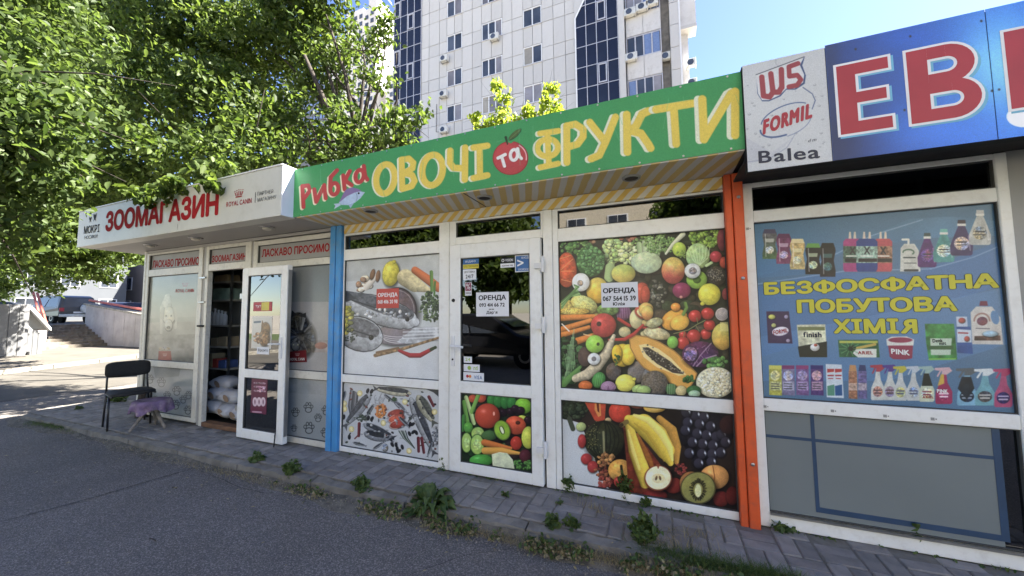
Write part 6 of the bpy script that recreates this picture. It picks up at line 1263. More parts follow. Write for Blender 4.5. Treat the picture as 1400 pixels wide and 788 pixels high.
def ac(x, z, lab, y=TD, s_=1.0, grp='air conditioners on the apartment tower'):
    o = thing('air_conditioner', lab, 'air conditioner', (x, y-.2, z), grp)
    B(x-.36*s_, x+.36*s_, y-.38, y-.10, z-.24, z+.24).build('case', 'acwhite', o, bevel=.02)
    MB().lathe((x-.06, y-.385, z), [(.19, 0), (.19, -.012), (.16, -.012), (.05, -.004)], 18, 'y').build('fan_grille', 'farpane', o)
    for xx in (-.28, .25): B(x+xx, x+xx+.03, y-.40, y, z-.29, z-.25).build('bracket', 'metal', o)
    return o
ac(-15.15, Zb-.62, 'uppermost air conditioner in the left column of the white tower')
ac(-15.22, Zb-FL-.62, 'middle air conditioner in the left column of the white tower')
ac(-15.15, Zb-2*FL-.62, 'lowest air conditioner in the left column of the white tower')
ac(-10.75, Zb-.15, 'air conditioner under the middle window column of the white tower')
ac(-1.05, 17.95+FL*0-.15, 'air conditioner on the balcony wall just above the lower glazed balcony')
ac(-1.05, 20.85, 'left air conditioner of three under the upper balcony'); ac(-.30, 20.95, 'middle air conditioner of three under the upper balcony'); ac(.30, 21.1, 'right air conditioner of three under the upper balcony beside the dish')
ac(1.02, 17.6, 'air conditioner in the dark recess right of the balconies', TD+.5, .7)
ac(2.45, 16.9, 'air conditioner low on the right edge of the tower', TD+.7, .7); ac(2.45, 15.6, 'air conditioner lowest on the right edge of the tower', TD+.7, .7)
def dish(x, z, r_, lab, y=TD-.45):
    o = thing('satellite_dish', lab, 'satellite dish', (x, y, z))
    MB().lathe((x, y, z), [(.01, .10), (r_*.5, .07), (r_*.85, .02), (r_, -.03), (r_, -.045), (r_*.85, 0), (r_*.5, .05), (.01, .08)], 24, 'y').build('reflector', 'white', o, smooth=True)
    MB().tube([(x, y, z-r_), (x+.05, y-.35, z-.05)], .015, 6).tube([(x, y+.08, z), (x, y+.4, z-.1)], .02, 6).build('arm', 'metal', o)
dish(.42, 21.6, .48, 'large white satellite dish beside the three air conditioners'); dish(3.1, 20.6, .3, 'small satellite dish sticking out from the right edge of the tower')
g = MB().tube([(-15.95, TD-.06, 18.2), (-15.98, TD-.06, 15.9), (-15.4, TD-.1, 15.75)], .02, 5); tag(g.build('cable', 'black', None), 'thin black cable hanging beside the lowest left air conditioner', 'cable')

# ---- far white high-rise seen through the tree
ft = thing('far_highrise', 'distant white high-rise with stepped top seen through the tree', 'building', (-106, 100, 0))
B(-103, -95.5, 100, 112, 0, 119.5).build('wall', 'towerpanel', ft); B(-99, -95.3, 99, 112.2, 0, 122.5).build('stair_tower', 'towerpanel', ft); B(-112, -103.2, 100.5, 112, 0, 121.5).build('wall', 'towerpanel', ft)
B(-122, -112.2, 101, 112, 0, 108).build('wall', 'towerpanel', ft); B(-150, -122.2, 101.5, 112, 0, 104).build('wall', 'facade2', ft)
B(-92, -84, 101, 112, 0, 92).build('wall', 'towerpanel', ft)
for x0, n_, zt, yy in [(-110.5, 3, 119, 100.4), (-101.6, 1, 117, 99.9), (-98, 1, 117, 98.9), (-121, 4, 105, 100.9), (-90, 2, 90, 100.9)]:
    for fk in range(0, 17):
        for i in range(n_):
            x = x0+i*2.7; B(x, x+1.5, yy-.06, yy, zt-fk*3.1-1.7, zt-fk*3.1).build('window', 'farpane', ft)
g = MB()
for fk in range(12):
    for i in range(14): g.box(-149+i*1.9, -149+i*1.9+1.2, 101.3, 101.44, 102-fk*3.1-1.8, 102-fk*3.1)
o = g.build('window', 'towerblue', ft); o['kind'] = 'stuff'

# ================================================================ LEFT BACKGROUND: stairs, retaining wall, shed, cars, houses
sw = thing('retaining_wall', 'pinkish grey retaining wall with a sloping top right of the outdoor stairs', 'wall', (-24, 6.3, 0))
g = MB(); zt = lambda x: 1.4+(-21.8-x)*.108
def slab(x0, x1, y0, y1, z0, z1a, z1b, nm, m, par, bev=0):
    return MB().add([(x0, y0, z0), (x1, y0, z0), (x1, y1, z0), (x0, y1, z0), (x0, y0, z1a), (x1, y0, z1b), (x1, y1, z1b), (x0, y1, z1a)], [(0, 3, 2, 1), (4, 5, 6, 7), (0, 1, 5, 4), (1, 2, 6, 5), (2, 3, 7, 6), (3, 0, 4, 7)]).build(nm, m, par, bevel=bev)
for i in range(14):
    x1 = -14.0-i*.96; x0 = x1-.94; slab(x0, x1, 6.3, 6.6, -.2, zt(x0), zt(x1), 'wall_panel', 'stairwall', sw, .01)
slab(-27.46, -14.0, 6.22, 6.66, zt(-27.46)-.0, zt(-27.46)+.10, zt(-14)+.10, 'coping', 'kerbwhite', sw) if False else MB().add([(-27.5, 6.22, zt(-27.5)+.01), (-14, 6.22, zt(-14)+.01), (-14, 6.66, zt(-14)+.01), (-27.5, 6.66, zt(-27.5)+.01), (-27.5, 6.22, zt(-27.5)+.10), (-14, 6.22, zt(-14)+.10), (-14, 6.66, zt(-14)+.10), (-27.5, 6.66, zt(-27.5)+.10)], [(0, 3, 2, 1), (4, 5, 6, 7), (0, 1, 5, 4), (1, 2, 6, 5), (2, 3, 7, 6), (3, 0, 4, 7)]).build('coping', 'kerbwhite', sw)
MB().tube([(-27.5, 6.45, zt(-27.5)+.26), (-14, 6.45, zt(-14)+.26)], .06, 6).build('rail', 'redrail', sw)
stz = thing('outdoor_stairs', 'worn concrete stairs with reddish treads between the shed and the retaining wall', 'stairs', (-26.5, 5.4, 0))
for i in range(8):
    x1 = -25.0-i*.33; yl = 4.35+i*.12
    me = B(x1-.36, x1, yl, 6.295, -.15, .03+(i+1)*.128).mesh('step'); bm = bmesh.new(); bm.from_mesh(me); bmesh.ops.subdivide_edges(bm, edges=[e for e in bm.edges if abs(e.verts[0].co.y-e.verts[1].co.y) > .5], cuts=16)
    for v in bm.verts:
        if v.co.z > 0: v.co.z += random.uniform(-.035, .005); v.co.x += random.uniform(-.03, .03)
    bm.to_mesh(me); bm.free(); link('step', me, M['stair'], stz)
tag(B(-95, -27.6, -8, 40, -.1, 1.0).build('upper_ground', 'farasphalt', None), kind='structure')
sh_ = thing('corrugated_shed', 'white corrugated metal shed with a gabled end left of the stairs', 'shed', (-24, 1.5, 0))
B(-26.4, -22.1, -5, 3.02, -.05, 1.78).build('wall', 'shed', sh_)
for i in range(34):
    y1 = 3.05-i*.235; panel_m = B(-22.08+random.uniform(0, .03), -22.04, y1-.225, y1, -.02, 1.90+random.uniform(-.02, .02)).build('metal_sheet', 'shed', sh_, bevel=.008)
g = MB(); yv, zv = [3.06, 3.06, 3.52], [1.9, 1.0, 1.0]
g.add([(-22.06, 3.06, 1.92), (-22.06, 3.62, .98), (-22.06, 3.62, .88), (-22.06, 3.04, 1.76), (-25.9, 3.06, 1.92), (-25.9, 3.62, .98), (-25.9, 3.62, .88), (-25.9, 3.04, 1.76)], [(0, 3, 2, 1), (4, 5, 6, 7), (0, 1, 5, 4), (1, 2, 6, 5), (2, 3, 7, 6)]); g.build('roof', 'white', sh_)
B(-25.8, -22.4, 3.04, 3.40, .9, .95).build('gable', 'wallgrey', sh_); MB().add([(-22.3, 3.06, .95), (-22.3, 3.56, .95), (-22.3, 3.06, 1.74)], [(0, 1, 2)]).build('gable', 'wallgrey', sh_)
for i in range(3): B(-22.12, -22.08, 3.06+i*.125, 3.18+i*.125, -.1, .95-.06*i).build('metal_sheet', 'shed', sh_, bevel=.006)
B(-22.06, -21.98, 3.06, 3.11, -.08, .12).build('foot', 'black', sh_)
rl = thing('stair_railing', 'sloping red railing on a pale pillar at the left side of the stairs', 'railing', (-25, 4.3, 0))
B(-25.25, -24.85, 3.98, 4.33, -.1, 1.0).build('pillar', 'stairwall', rl, bevel=.02)
for k_ in (0, 1): MB().add([], []).tube([(-24.9, 4.2+k_*.13, 1.02-k_*.02), (-27.6, 4.60+k_*.13, 2.62-k_*.05)], .045, 6).build('rail', 'redrail', rl)
def car(name, label, loc, rz, body, L_=4.6, Wd=1.8, H_=1.75, suv=True, grp=None):
    root = thing(name, label, 'car', (0, 0, 0), grp); m = mat(name+'_paint', body, .3, .03, 2, coat=.15)
    hw = Wd/2; prof = [(-L_/2, .45), (-L_/2, .85), (-L_/2+.06, 1.02), (-L_/2+.18, H_-.12), (-L_/2+.55, H_), (.15, H_), (.95, 1.08), (L_/2-.35, .98), (L_/2-.02, .8), (L_/2, .45)] if suv else [(-L_/2, .35), (-L_/2, .75), (-L_/2+.1, .9), (-L_/2+.65, H_-.1), (-L_/2+1.2, H_), (.2, H_-.02), (1.1, .92), (L_/2-.3, .82), (L_/2, .6), (L_/2, .35)]
    g = MB(); n_ = len(prof)
    for s_, ins in ((-1, 0), (1, 0)):
        for x, z in prof: k_ = .16 if z > 1.12 else (.02 if z > .95 else 0); g.v.append((x, s_*(hw-k_), z))
    g.f.append(tuple(range(n_))[::-1]); g.f.append(tuple(range(n_, 2*n_)))
    for i in range(n_): j = (i+1) % n_; g.f.append((i, j, j+n_, i+n_))
    body_o = g.build('body', m, root, bevel=.05)
    for s_ in (-1, 1):
        q = [(-L_/2+.32, 1.08), (-L_/2+.38, H_-.16), (.1, H_-.14), (.72, 1.12)] if suv else [(-L_/2+.6, .93), (-L_/2+1.0, H_-.14), (.15, H_-.14), (.85, .95)]
        for a_, b_ in ((0, .46), (.5, 1)):
            pts = []
            for t_, low in ((a_, 1), (a_, 0), (b_, 0), (b_, 1)):
                lo_, hi_ = Vector((*q[0], 0)).lerp(Vector((*q[3], 0)), t_), Vector((*q[1], 0)).lerp(Vector((*q[2], 0)), t_); p = lo_ if low else hi_; pts.append((p.x, s_*(hw-(.015 if suv else .02)-(0 if low else .12)), p.y))
            k_ = MB().add(pts+[(a, b-s_*.05, c) for a, b, c in pts], [(0, 1, 2, 3), (7, 6, 5, 4), (0, 4, 5, 1), (1, 5, 6, 2), (2, 6, 7, 3), (3, 7, 4, 0)]).build('side_window', 'farpane', root)
    MB().add([(-L_/2-.005+(.06 if suv else .12), y, z) if z < H_-.3 else (-L_/2+(.155 if suv else .58), y*.86, z) for y, z in ((-hw+.2, 1.08 if suv else .93), (hw-.2, 1.08 if suv else .93), (hw-.2, H_-.2), (-hw+.2, H_-.2))], [(0, 1, 2, 3)]).build('rear_window', 'farpane', root)
    MB().add([(.93, -hw+.2, 1.12), (.93, hw-.2, 1.12), (.24, hw-.28, H_-.08), (.24, -hw+.28, H_-.08)], [(0, 1, 2, 3)]).build('windscreen', 'farpane', root)
    for s_ in (-1, 1): B(-L_/2-.02, -L_/2+.03, s_*(hw-.24), s_*(hw-.02), .78, 1.02).build('tail_light', 'redbright', root, bevel=.01); B(L_/2-.06, L_/2+.01, s_*(hw-.4), s_*(hw-.08), .62, .78).build('headlight', 'white', root, bevel=.01)
    B(-L_/2-.06, -L_/2+.05, -hw+.03, hw-.03, .42, .60).build('bumper', 'acwhite' if suv else m, root, bevel=.02); B(-L_/2-.03, -L_/2, -.26, .26, .66, .77).build('number_plate', 'white', root)
    for x in (-L_/2+.85, L_/2-.85):
        for s_ in (-1, 1):
            w = MB().lathe((x, s_*(hw-.12), .34), [(.20, -.10*s_), (.34, -.10*s_), (.345, 0), (.34, .10*s_), (.2, .105*s_)], 20, 'y').build('wheel', 'black', root, smooth=False); MB().lathe((x, s_*(hw-.12), .34), [(.2, .09*s_), (.18, .108*s_), (.03, .10*s_)], 14, 'y').build('rim', 'metal', w)
    if suv: 
        MB().lathe((-L_/2-.02, -.38, .98), [(.1, -.17), (.33, -.17), (.35, -.1), (.35, .0), (.1, .0)], 22, 'x').build('spare_wheel', 'acwhite', root)
    root.location = loc; root.rotation_euler = (0, 0, rz); return root
car('silver_suv', 'dark silver off-road car with a spare wheel at the top of the stairs', (-38.6, 8.75, 1.0), math.atan2(11.6, -38.6)+.38, (.05, .052, .055), 4.7, 1.85, 1.85)
car('blue_car', 'dark blue hatchback parked behind the retaining wall', (-38.0, 12.2, 1.0), R(120), (.02, .03, .07), 4.2, 1.75, 1.5, False)
car('dark_car', 'dark car half hidden behind the red railing and the shed', (-43.5, 7.9, 1.0), R(60), (.03, .033, .036), 4.4, 1.8, 1.55, False)
def house(name, label, p0, p1, depth, h, m, cols_, rows, z0=1., w=1.3, hh=1.5, pm='farpane', hz=3.0):
    root = thing(name, label, 'building', (p0[0], p0[1], z0)); a = Vector((*p0, 0)); b = Vector((*p1, 0)); u = (b-a).normalized(); n_ = Vector((u.y, -u.x, 0)); L_ = (b-a).length
    if n_.dot(Vector((CAM[0], CAM[1], 0))-a) < 0: n_ = -n_
    q = [a, b, b-n_*depth, a-n_*depth]; MB().add([(v.x, v.y, 0) for v in q]+[(v.x, v.y, h) for v in q], [(0, 1, 2, 3), (4, 5, 6, 7), (0, 1, 5, 4), (1, 2, 6, 5), (2, 3, 7, 6), (3, 0, 4, 7)]).build('wall', m, root)
    for r_ in range(rows):
        for c in range(cols_):
            t = (c+.5)*L_/cols_; c0 = a+u*(t-w/2)+n_*.05; c1 = a+u*(t+w/2)+n_*.05; zz = z0+.9+r_*hz; e = n_*.05
            fo = MB().add([(v.x, v.y, z) for z in (zz-.08, zz+hh+.08) for v in (c0-u*.08, c1+u*.08, c1+u*.08-e, c0-u*.08-e)], [(0, 3, 2, 1), (4, 5, 6, 7), (0, 1, 5, 4), (1, 2, 6, 5), (2, 3, 7, 6), (3, 0, 4, 7)]).build('window', 'white', root)
            for k_ in (0, 1):
                d0, d1 = c0.lerp(c1, .02+k_*.5), c0.lerp(c1, .48+k_*.5); d0, d1 = d0+n_*.02, d1+n_*.02
                MB().add([(d0.x, d0.y, zz), (d1.x, d1.y, zz), (d1.x, d1.y, zz+hh), (d0.x, d0.y, zz+hh)], [(0, 1, 2, 3)]).build('pane', pm, fo)
    return root
house('pink_house', 'pale pink rendered apartment block behind the parked cars', (-66, 22), (-30, 26), 12, 13, 'facade1', 9, 4)
house('blue_grey_house', 'blue grey building behind the silver car', (-62, 12), (-60, 20.5), 10, 9, 'facade2', 3, 2)
house('white_house', 'white building glimpsed at the left edge under the leaves', (-70, -2), (-62, 10), 10, 12, 'facade1', 5, 3)
# ---- unseen block added just outside the frame on the right to shade the street
house('added_shade_block', 'unseen beige block added right of the kiosk row to shade the street', (12.5, .5), (12.5, 15), 14, 24, 'facade1', 5, 7, 0.)
# ---- across the street (behind the camera): seen only as reflections in the panes
tag(B(-40, 30, -16, -11.5, -.14, .0).build('verge', mat('verge_grass', (.07, .10, .03), .95, .4, 3), None), kind='structure')
tag(B(-60, 40, -11.5, -9.02, -.14, .0).build('far_sidewalk', 'walk', None), kind='structure')
house('beige_house', 'beige apartment block across the street behind the camera', (20, -24), (-7, -24), 10, 18, mat('beige_render', (.62, .55, .43), .9), 9, 5, 0.)
car('black_car', 'black hatchback parked across the street behind the camera', (-4.6, -7.2, -.1), R(2), (.012, .012, .014), 4.3, 1.78, 1.5, False)

# ================================================================ TREES
def leaves_mesh(name, pts, size, m, parent, n_per=1, flat=.5, dirs=None, stretch=1.7):
    P_ = np.asarray(pts, np.float32)
    if name == 'crown': d_ = P_-np.array(CAM, np.float32); t_ = (-.56-CAM[1])/np.maximum(d_[:, 1], 1e-3); hx, hz = CAM[0]+d_[:, 0]*t_, CAM[2]+d_[:, 2]*t_
    if name == 'crown': P_ = P_[((d_**2).sum(1) > 3.6**2) & ~((P_[:, 1] < -.4) & (hx > -7.33) & (hx < -6.55) & (hz > 2.36) & (hz < 2.72))]   # boughs are pruned clear of the shop's emblem
    n = len(P_); print('leaves', n)
    nrm = RNG.normal(size=(n, 3)); nrm[:, 2] = nrm[:, 2]*.6+flat*1.2; nrm /= np.linalg.norm(nrm, axis=1, keepdims=True)
    t = np.cross(nrm, RNG.normal(size=(n, 3))); t /= np.linalg.norm(t, axis=1, keepdims=True); b = np.cross(nrm, t)
    s = size*RNG.uniform(.6, 1.3, (n, 1)); L2 = s*stretch*.5; W2 = s*.5
    droop = np.array([[0, 0, -.25]])*s
    v0 = P_-t*L2; v3 = P_+t*L2+droop; f_ = nrm*W2*.3
    v1 = P_+b*W2*.85+f_-t*L2*.45; v2 = P_+b*W2*.8+f_+t*L2*.25; v5 = P_-b*W2*.85+f_-t*L2*.45; v4 = P_-b*W2*.8+f_+t*L2*.25
    V = np.stack([v0, v1, v2, v3, v4, v5], 1).reshape(-1, 3)
    me = bpy.data.meshes.new(name); me.vertices.add(6*n); me.vertices.foreach_set('co', V.astype(np.float32).ravel())
    F_ = np.arange(6*n, dtype=np.int32).reshape(-1, 6); tri = np.stack([F_[:, [0, 1, 2, 3]], F_[:, [0, 3, 4, 5]]], 1).reshape(-1, 4)
    me.loops.add(tri.size); me.loops.foreach_set('vertex_index', tri.ravel()); me.polygons.add(len(tri)); me.polygons.foreach_set('loop_start', np.arange(0, tri.size, 4, dtype=np.int32)); me.update(calc_edges=True)
    return link(name, me, M[m], parent)
def scatter(blobs, dens, twig=.22, per=26, shell_=.35):
    out = []
    for (c, r) in blobs:
        c = np.array(c); r = np.array(r if hasattr(r, '__len__') else (r, r, r*.8)); vol = r[0]*r[1]*r[2]*4.19
        k = int(max(6, dens*vol**.85)); d = RNG.normal(size=(k, 3)); d /= np.linalg.norm(d, axis=1, keepdims=True)
        q = RNG.uniform(0, 1, (k, 1))**shell_; cc_ = c+d*q*r*RNG.uniform(.75, 1.12, (k, 1))
        for p in cc_:
            a = RNG.normal(size=3); a[2] *= .35; a /= np.linalg.norm(a); m_ = int(per*RNG.uniform(.5, 1.5))
            tt = RNG.uniform(-1, 1, (m_, 1)); out.append(p+a*tt*twig*1.6+RNG.normal(size=(m_, 3))*twig*.42-np.array([[0, 0, .10]])*np.abs(tt)*twig)
    return np.concatenate(out)
def tree(name, label, base, trunk, limbs, blobs, dens, size, m, twig=.22, per=26, group=None, r0=.2, shell_=.35):
    root = thing(name, label, 'tree', base, group)
    g = MB().tube(trunk, [r0*(1-.55*i/(len(trunk)-1)) for i in range(len(trunk))], 10)
    for a, r_ in limbs: g.tube(a, [r_*(1-.7*i/(len(a)-1)) for i in range(len(a))], 7)
    if len(blobs) < 45:
        top = Vector(trunk[-1]); mid_ = Vector(trunk[len(trunk)//2])
        for c, r_ in blobs:
            c = Vector(c)
            if (c-top).length > 6.5: continue
            s0 = mid_.lerp(top, random.uniform(.3, 1)); q = [s0+Vector((random.gauss(0, .04), 0, 0))]
            for t in (.35, .7, 1.0): q.append(s0.lerp(c, t)+Vector((random.gauss(0, .10), random.gauss(0, .10), .35*math.sin(PI*t)+random.gauss(0, .06))))
            g.tube(q, [r0*.30, r0*.2, r0*.11, r0*.04], 6)
            for k_ in range(3):
                e = q[2]+(q[3]-q[2])*random.random(); f2 = e+Vector((random.gauss(0, .45), random.gauss(0, .45), random.gauss(.15, .3))); g.tube([e, e.lerp(f2, .5)+Vector((0, 0, .05)), f2], [r0*.08, r0*.05, r0*.02], 4)
    g.build('trunk', 'bark', root, smooth=True)
    leaves_mesh('crown', scatter(blobs, dens, twig, per, shell_), size, m, root); return root
def bl(px, py, y, r): p = atY(px, py, y); return (tuple(p), r)
# big tree behind and over the pet shop
blA = [bl(60, 60, 2.2, 1.5), bl(160, 40, 2.6, 1.5), bl(260, 60, 2.2, 1.4), bl(350, 60, 2.8, 1.3), bl(420, 30, 3.0, 1.1), bl(450, 110, 3.2, .75), bl(130, 140, 1.6, 1.35), bl(220, 140, 1.8, 1.3), bl(310, 140, 2.0, 1.2), bl(390, 170, 2.4, .95),
       bl(180, 225, 1.0, .95), bl(270, 210, 1.2, .85), bl(340, 205, 1.4, .7), bl(60, 210, 1.2, 1.2), bl(20, 130, 1.4, 1.4), bl(110, 260, .9, .8), bl(480, 180, 2.6, .62), bl(530, 175, 2.8, .42), bl(560, 165, 2.9, .26), bl(500, 60, 3.2, .45), bl(470, 215, 2.4, .45), bl(425, 215, 2.0, .5), bl(545, 195, 2.7, .25), bl(525, 40, 3.0, .2), bl(440, 70, 3.0, .6), bl(520, 110, 3.0, .3), bl(200, -60, 2.5, 1.6), bl(330, -50, 2.6, 1.3), bl(60, -60, 2.2, 1.7), bl(430, -20, 2.8, .9)]
tA = tree('broadleaf_tree', 'large leafy tree rising behind the pet shop and overhanging its sign', (-6.6, 2.6, 0), [(-6.9, 3.6, -.1), (-6.8, 3.5, 1.6), (-6.5, 3.3, 3.4), (-6.2, 3.2, 5.2)],
     [([(-6.6, 3.35, 3.0), (-5.6, 3.1, 4.3), (-4.7, 3.0, 5.3)], .12), ([(-6.4, 3.3, 3.4), (-7.6, 2.4, 4.4), (-8.6, 1.8, 5.2)], .12), ([(-6.3, 3.2, 4.2), (-6.2, 2.6, 5.4), (-6.4, 2.0, 6.6)], .1), ([(-6.3, 3.3, 4.6), (-5.5, 3.2, 5.3), (-5.1, 3.2, 6.0), (-4.95, 3.0, 6.9)], .05), ([(-6.4, 3.3, 4.8), (-5.9, 3.3, 5.8), (-5.7, 3.3, 6.5), (-5.3, 3.1, 7.4)], .045), ([(-7.2, 3.4, 2.2), (-7.6, 2.9, 2.6), (-8.3, 2.2, 2.75)], .06)],
     blA, 27, .075, 'leafA', per=34)
# hanging sprays in front of the sign
leaves_mesh('crown', scatter([bl(284, 238, -.62, .06), bl(287, 254, -.66, .035), bl(270, 232, -.6, .08), bl(198, 276, -.66, .035), bl(180, 262, -.64, .07), bl(226, 266, -.66, .06), bl(210, 262, -.6, .07), bl(245, 252, -.62, .07), bl(310, 228, -.45, .10)], 300, .06, 10), .06, 'leafA', tA)
# low boughs to the left, with hidden leaf masses added to shade them
blB = [bl(150, 250, 3.6, 1.6), bl(60, 230, 4.2, 1.8), bl(-40, 300, 4.0, 1.7), bl(120, 300, 4.6, 1.3), bl(40, 350, 2.4, .7), bl(100, 365, 2.8, .55), bl(10, 385, 2.6, .55), bl(150, 372, 3.2, .42), bl(60, 392, 3.0, .3), bl(20, 300, 1.0, 1.3), bl(90, 330, 2.2, 1.2), bl(150, 350, 3.0, .7), bl(30, 370, 3.2, .8), bl(75, 385, 3.0, .45), bl(120, 375, 3.6, .5), bl(-30, 240, .6, 1.6), bl(165, 330, 2.6, .5), bl(50, 260, 1.6, 1.4), bl(5, 400, 3.5, .45), bl(180, 350, 3.0, .35), bl(60, 345, 2.0, .9), bl(-60, 330, 1.5, 1.3)]  # the first, largest masses are hidden ones, added only for their shade
tree('broadleaf_tree', 'shaded broadleaf tree left of the pet shop with low dark boughs', (-12.5, 3.4, 0), [(-14.5, 1.0, -.1), (-14.3, 1.1, 1.8), (-13.6, 1.6, 3.3), (-13.0, 2.0, 5)], [([(-13.8, 1.5, 2.8), (-12.0, 2.6, 3.2), (-9.8, 3.0, 3.0)], .09), ([(-13.2, 1.8, 4.0), (-11.6, 1.2, 4.4), (-10.4, .4, 4.4)], .09)] if False else [([(-14.0, 1.3, 2.4), (-12.6, 2.3, 2.9), (-11.0, 3.0, 2.8)], .07)], blB, 11, .13, 'leafA', per=24, r0=.16) if False else None
tB = tree('broadleaf_tree', 'shaded broadleaf tree left of the pet shop with low dark boughs', (-9.6, 3.8, 0), [(-7.9, 4.9, -.1), (-8.1, 4.8, 1.6), (-8.8, 4.4, 3.4), (-9.4, 3.9, 5.0)], [([(-8.3, 4.7, 2.2), (-9.4, 4.0, 3.0), (-11.2, 3.4, 3.4)], .09), ([(-8.9, 4.3, 3.5), (-10.4, 3.0, 4.2), (-12.0, 2.2, 4.4)], .09)], blB, 20, .09, 'leafA', per=30, r0=.16)
# near bright boughs at the left edge
blC = [bl(20, 90, -1.4, .62), bl(50, 160, -1.5, .42), bl(15, 200, -1.5, .5), bl(60, 230, -1.45, .28), bl(20, 270, -1.5, .36), bl(-40, 150, -1.7, .8), bl(-40, 280, -1.6, .55), bl(40, 20, -1.2, .7), bl(80, 130, -1.4, .22), bl(85, 195, -1.4, .16), bl(8, 315, -1.55, .2), bl(-120, 60, -1.6, 1.2), bl(-60, -60, -1.3, 1.3)]
tree('broadleaf_tree', 'nearest tree with bright green boughs hanging in at the left edge', (-9.5, -3.6, 0), [(-9.6, -4.6, -.1), (-9.5, -4.4, 1.8), (-8.8, -3.9, 3.2), (-8.0, -3.2, 4.6)], [([(-9.0, -4.0, 2.9), (-7.4, -2.7, 3.6), (-6.2, -1.9, 3.7)], .06), ([(-8.6, -3.7, 3.5), (-7.0, -2.6, 4.6), (-6.0, -1.8, 5.2)], .06)], blC, 105, .050, 'leafB', per=26, twig=.14, r0=.15)
# young yellow green tree tops between the kiosks and the tower
tree('young_tree', 'yellow green young tree showing behind the green banner, left of the two', (-4.6, 6.5, 0), [(-4.4, 6.6, -.1), (-4.4, 6.6, 2.5), (-4.45, 6.5, 5.8)], [([(-4.4, 6.6, 3), (-3.6, 6.4, 4.2)], .04)], [bl(683, 118, 6.5, .13), bl(690, 138, 6.5, .24), bl(686, 162, 6.5, .36), bl(665, 172, 6.5, .30), bl(700, 170, 6.5, .26), bl(650, 160, 6.4, .14), bl(724, 164, 6.6, .17), bl(722, 152, 6.6, .13), bl(670, 196, 6.5, .7), bl(720, 200, 6.4, .5)], 60, .085, 'leafY', per=18, twig=.12, r0=.07)
tree('young_tree', 'yellow green young tree showing behind the green banner, right of the two', (-3.1, 6.5, 0), [(-3.2, 6.6, -.1), (-3.2, 6.6, 2.5), (-3.25, 6.5, 5.2)], [([(-3.2, 6.6, 3), (-2.7, 6.4, 4.0)], .04)], [bl(752, 122, 6.5, .13), bl(748, 138, 6.5, .24), bl(756, 148, 6.5, .24), bl(745, 158, 6.5, .22), bl(762, 165, 6.5, .22), bl(750, 185, 6.5, .5)], 70, .085, 'leafY', per=18, twig=.12, r0=.07)
# across the street, seen as reflections
for i, (x, y, h) in enumerate([(-17, -14, 9), (-11.5, -12.8, 8.5), (-7.2, -14.5, 9), (2.6, -13, 8)]):
    tree('broadleaf_tree', ['leafy tree across the street, farthest left behind the camera', 'leafy tree across the street straight behind the camera', 'leafy tree across the street, second from the right behind the camera', 'leafy tree across the street, farthest right behind the camera'][i], (x, y, 0), [(x, y, -.1), (x+.1, y, h*.35), (x-.1, y, h*.7)], [([(x, y, h*.35), (x+1.2, y, h*.6)], .09), ([(x, y, h*.4), (x-1.2, y+.4, h*.65)], .09)],
         [((x+random.uniform(-1.6, 1.6), y+random.uniform(-1, 1), h*random.uniform(.26, .82)), random.uniform(1.0, 1.6)) for _ in range(16)], 3.6, .22, 'leafA', per=24, twig=.4, r0=.17)

# ================================================================ WEEDS AND GRASS
def weed(label, px, py, z, hgt, wid, n=60, leaf=.03, m='weed', rosette=False, y=None, cat='weed', name='weed'):
    hgt *= 1.2; wid *= 1.3; n = int(n*1.9); leaf *= 1.1
    p = atZ(px, py, z) if y is None else atY(px, py, y); root = thing(name, label, cat, tuple(p))
    g = MB(); pts = []; ns = max(3, int(n/14))
    for i in range(ns):
        a = random.uniform(0, 2*PI); t = random.uniform(.1, 1)*wid; q = Vector((p.x+math.cos(a)*t, p.y+math.sin(a)*t*.6, p.z+hgt*random.uniform(.55, 1)*(1-.4*t/wid)))
        mid = Vector((p.x, p.y, p.z)).lerp(q, .5)+Vector((0, 0, hgt*.15)); g.tube([tuple(p), tuple(mid), tuple(q)], [.0025, .002, .001], 4)
        for k_ in range(int(n/ns)):
            s_ = random.uniform(.15, 1.05); b0 = Vector(p).lerp(mid, min(1, s_*2)) if s_ < .5 else mid.lerp(q, (s_-.5)*2); pts.append((b0.x+random.gauss(0, leaf*.6), b0.y+random.gauss(0, leaf*.5), b0.z+random.gauss(0, leaf*.4)))
    g.build('stem', 'weed', root)
    if rosette:
        g = MB()
        for i in range(56):
            a = random.uniform(0, 2*PI); L_ = random.uniform(.5, 1.1)*wid*1.1; up = random.uniform(.2, 1.1); w = L_*.11; u = Vector((math.cos(a), math.sin(a)*.75, 0)); v = Vector((-u.y, u.x, 0)); b0 = len(g.v); K = 7
            for k_ in range(K+1):
                t = k_/K; c = Vector(p)+u*L_*t+Vector((0, 0, hgt*up*(math.sin(t*2.4))*.75)); ww = w*(.3+math.sin(PI*min(1, t*1.05)))*(1+.45*(k_ % 2))*(0.05 if k_ == K else 1)
                g.v += [tuple(c-v*ww+Vector((0, 0, ww*.4))), tuple(c), tuple(c+v*ww+Vector((0, 0, ww*.4)))]
            for k_ in range(K): a_ = b0+3*k_; g.f += [(a_, a_+1, a_+4, a_+3), (a_+1, a_+2, a_+5, a_+4)]
        g.build('leaves', m, root)
    else: leaves_mesh('leaves', np.array(pts), leaf, m, root, flat=.8, stretch=1.4)
    return root
weed('bushy weed at the kerb in front of the open pet shop door', 352, 643, -.1, .16, .07, 150, .028)
weed('bushy weed on the kerb just right of the pet shop door', 397, 660, -.1, .19, .075, 150, .028)
weed('round weed tuft on the kerb before the fish window', 495, 680, -.1, .15, .085, 230, .024)
weed('large dandelion rosette at the kerb before the shop door', 588, 703, -.1, .17, .17, 60, .02, rosette=True)
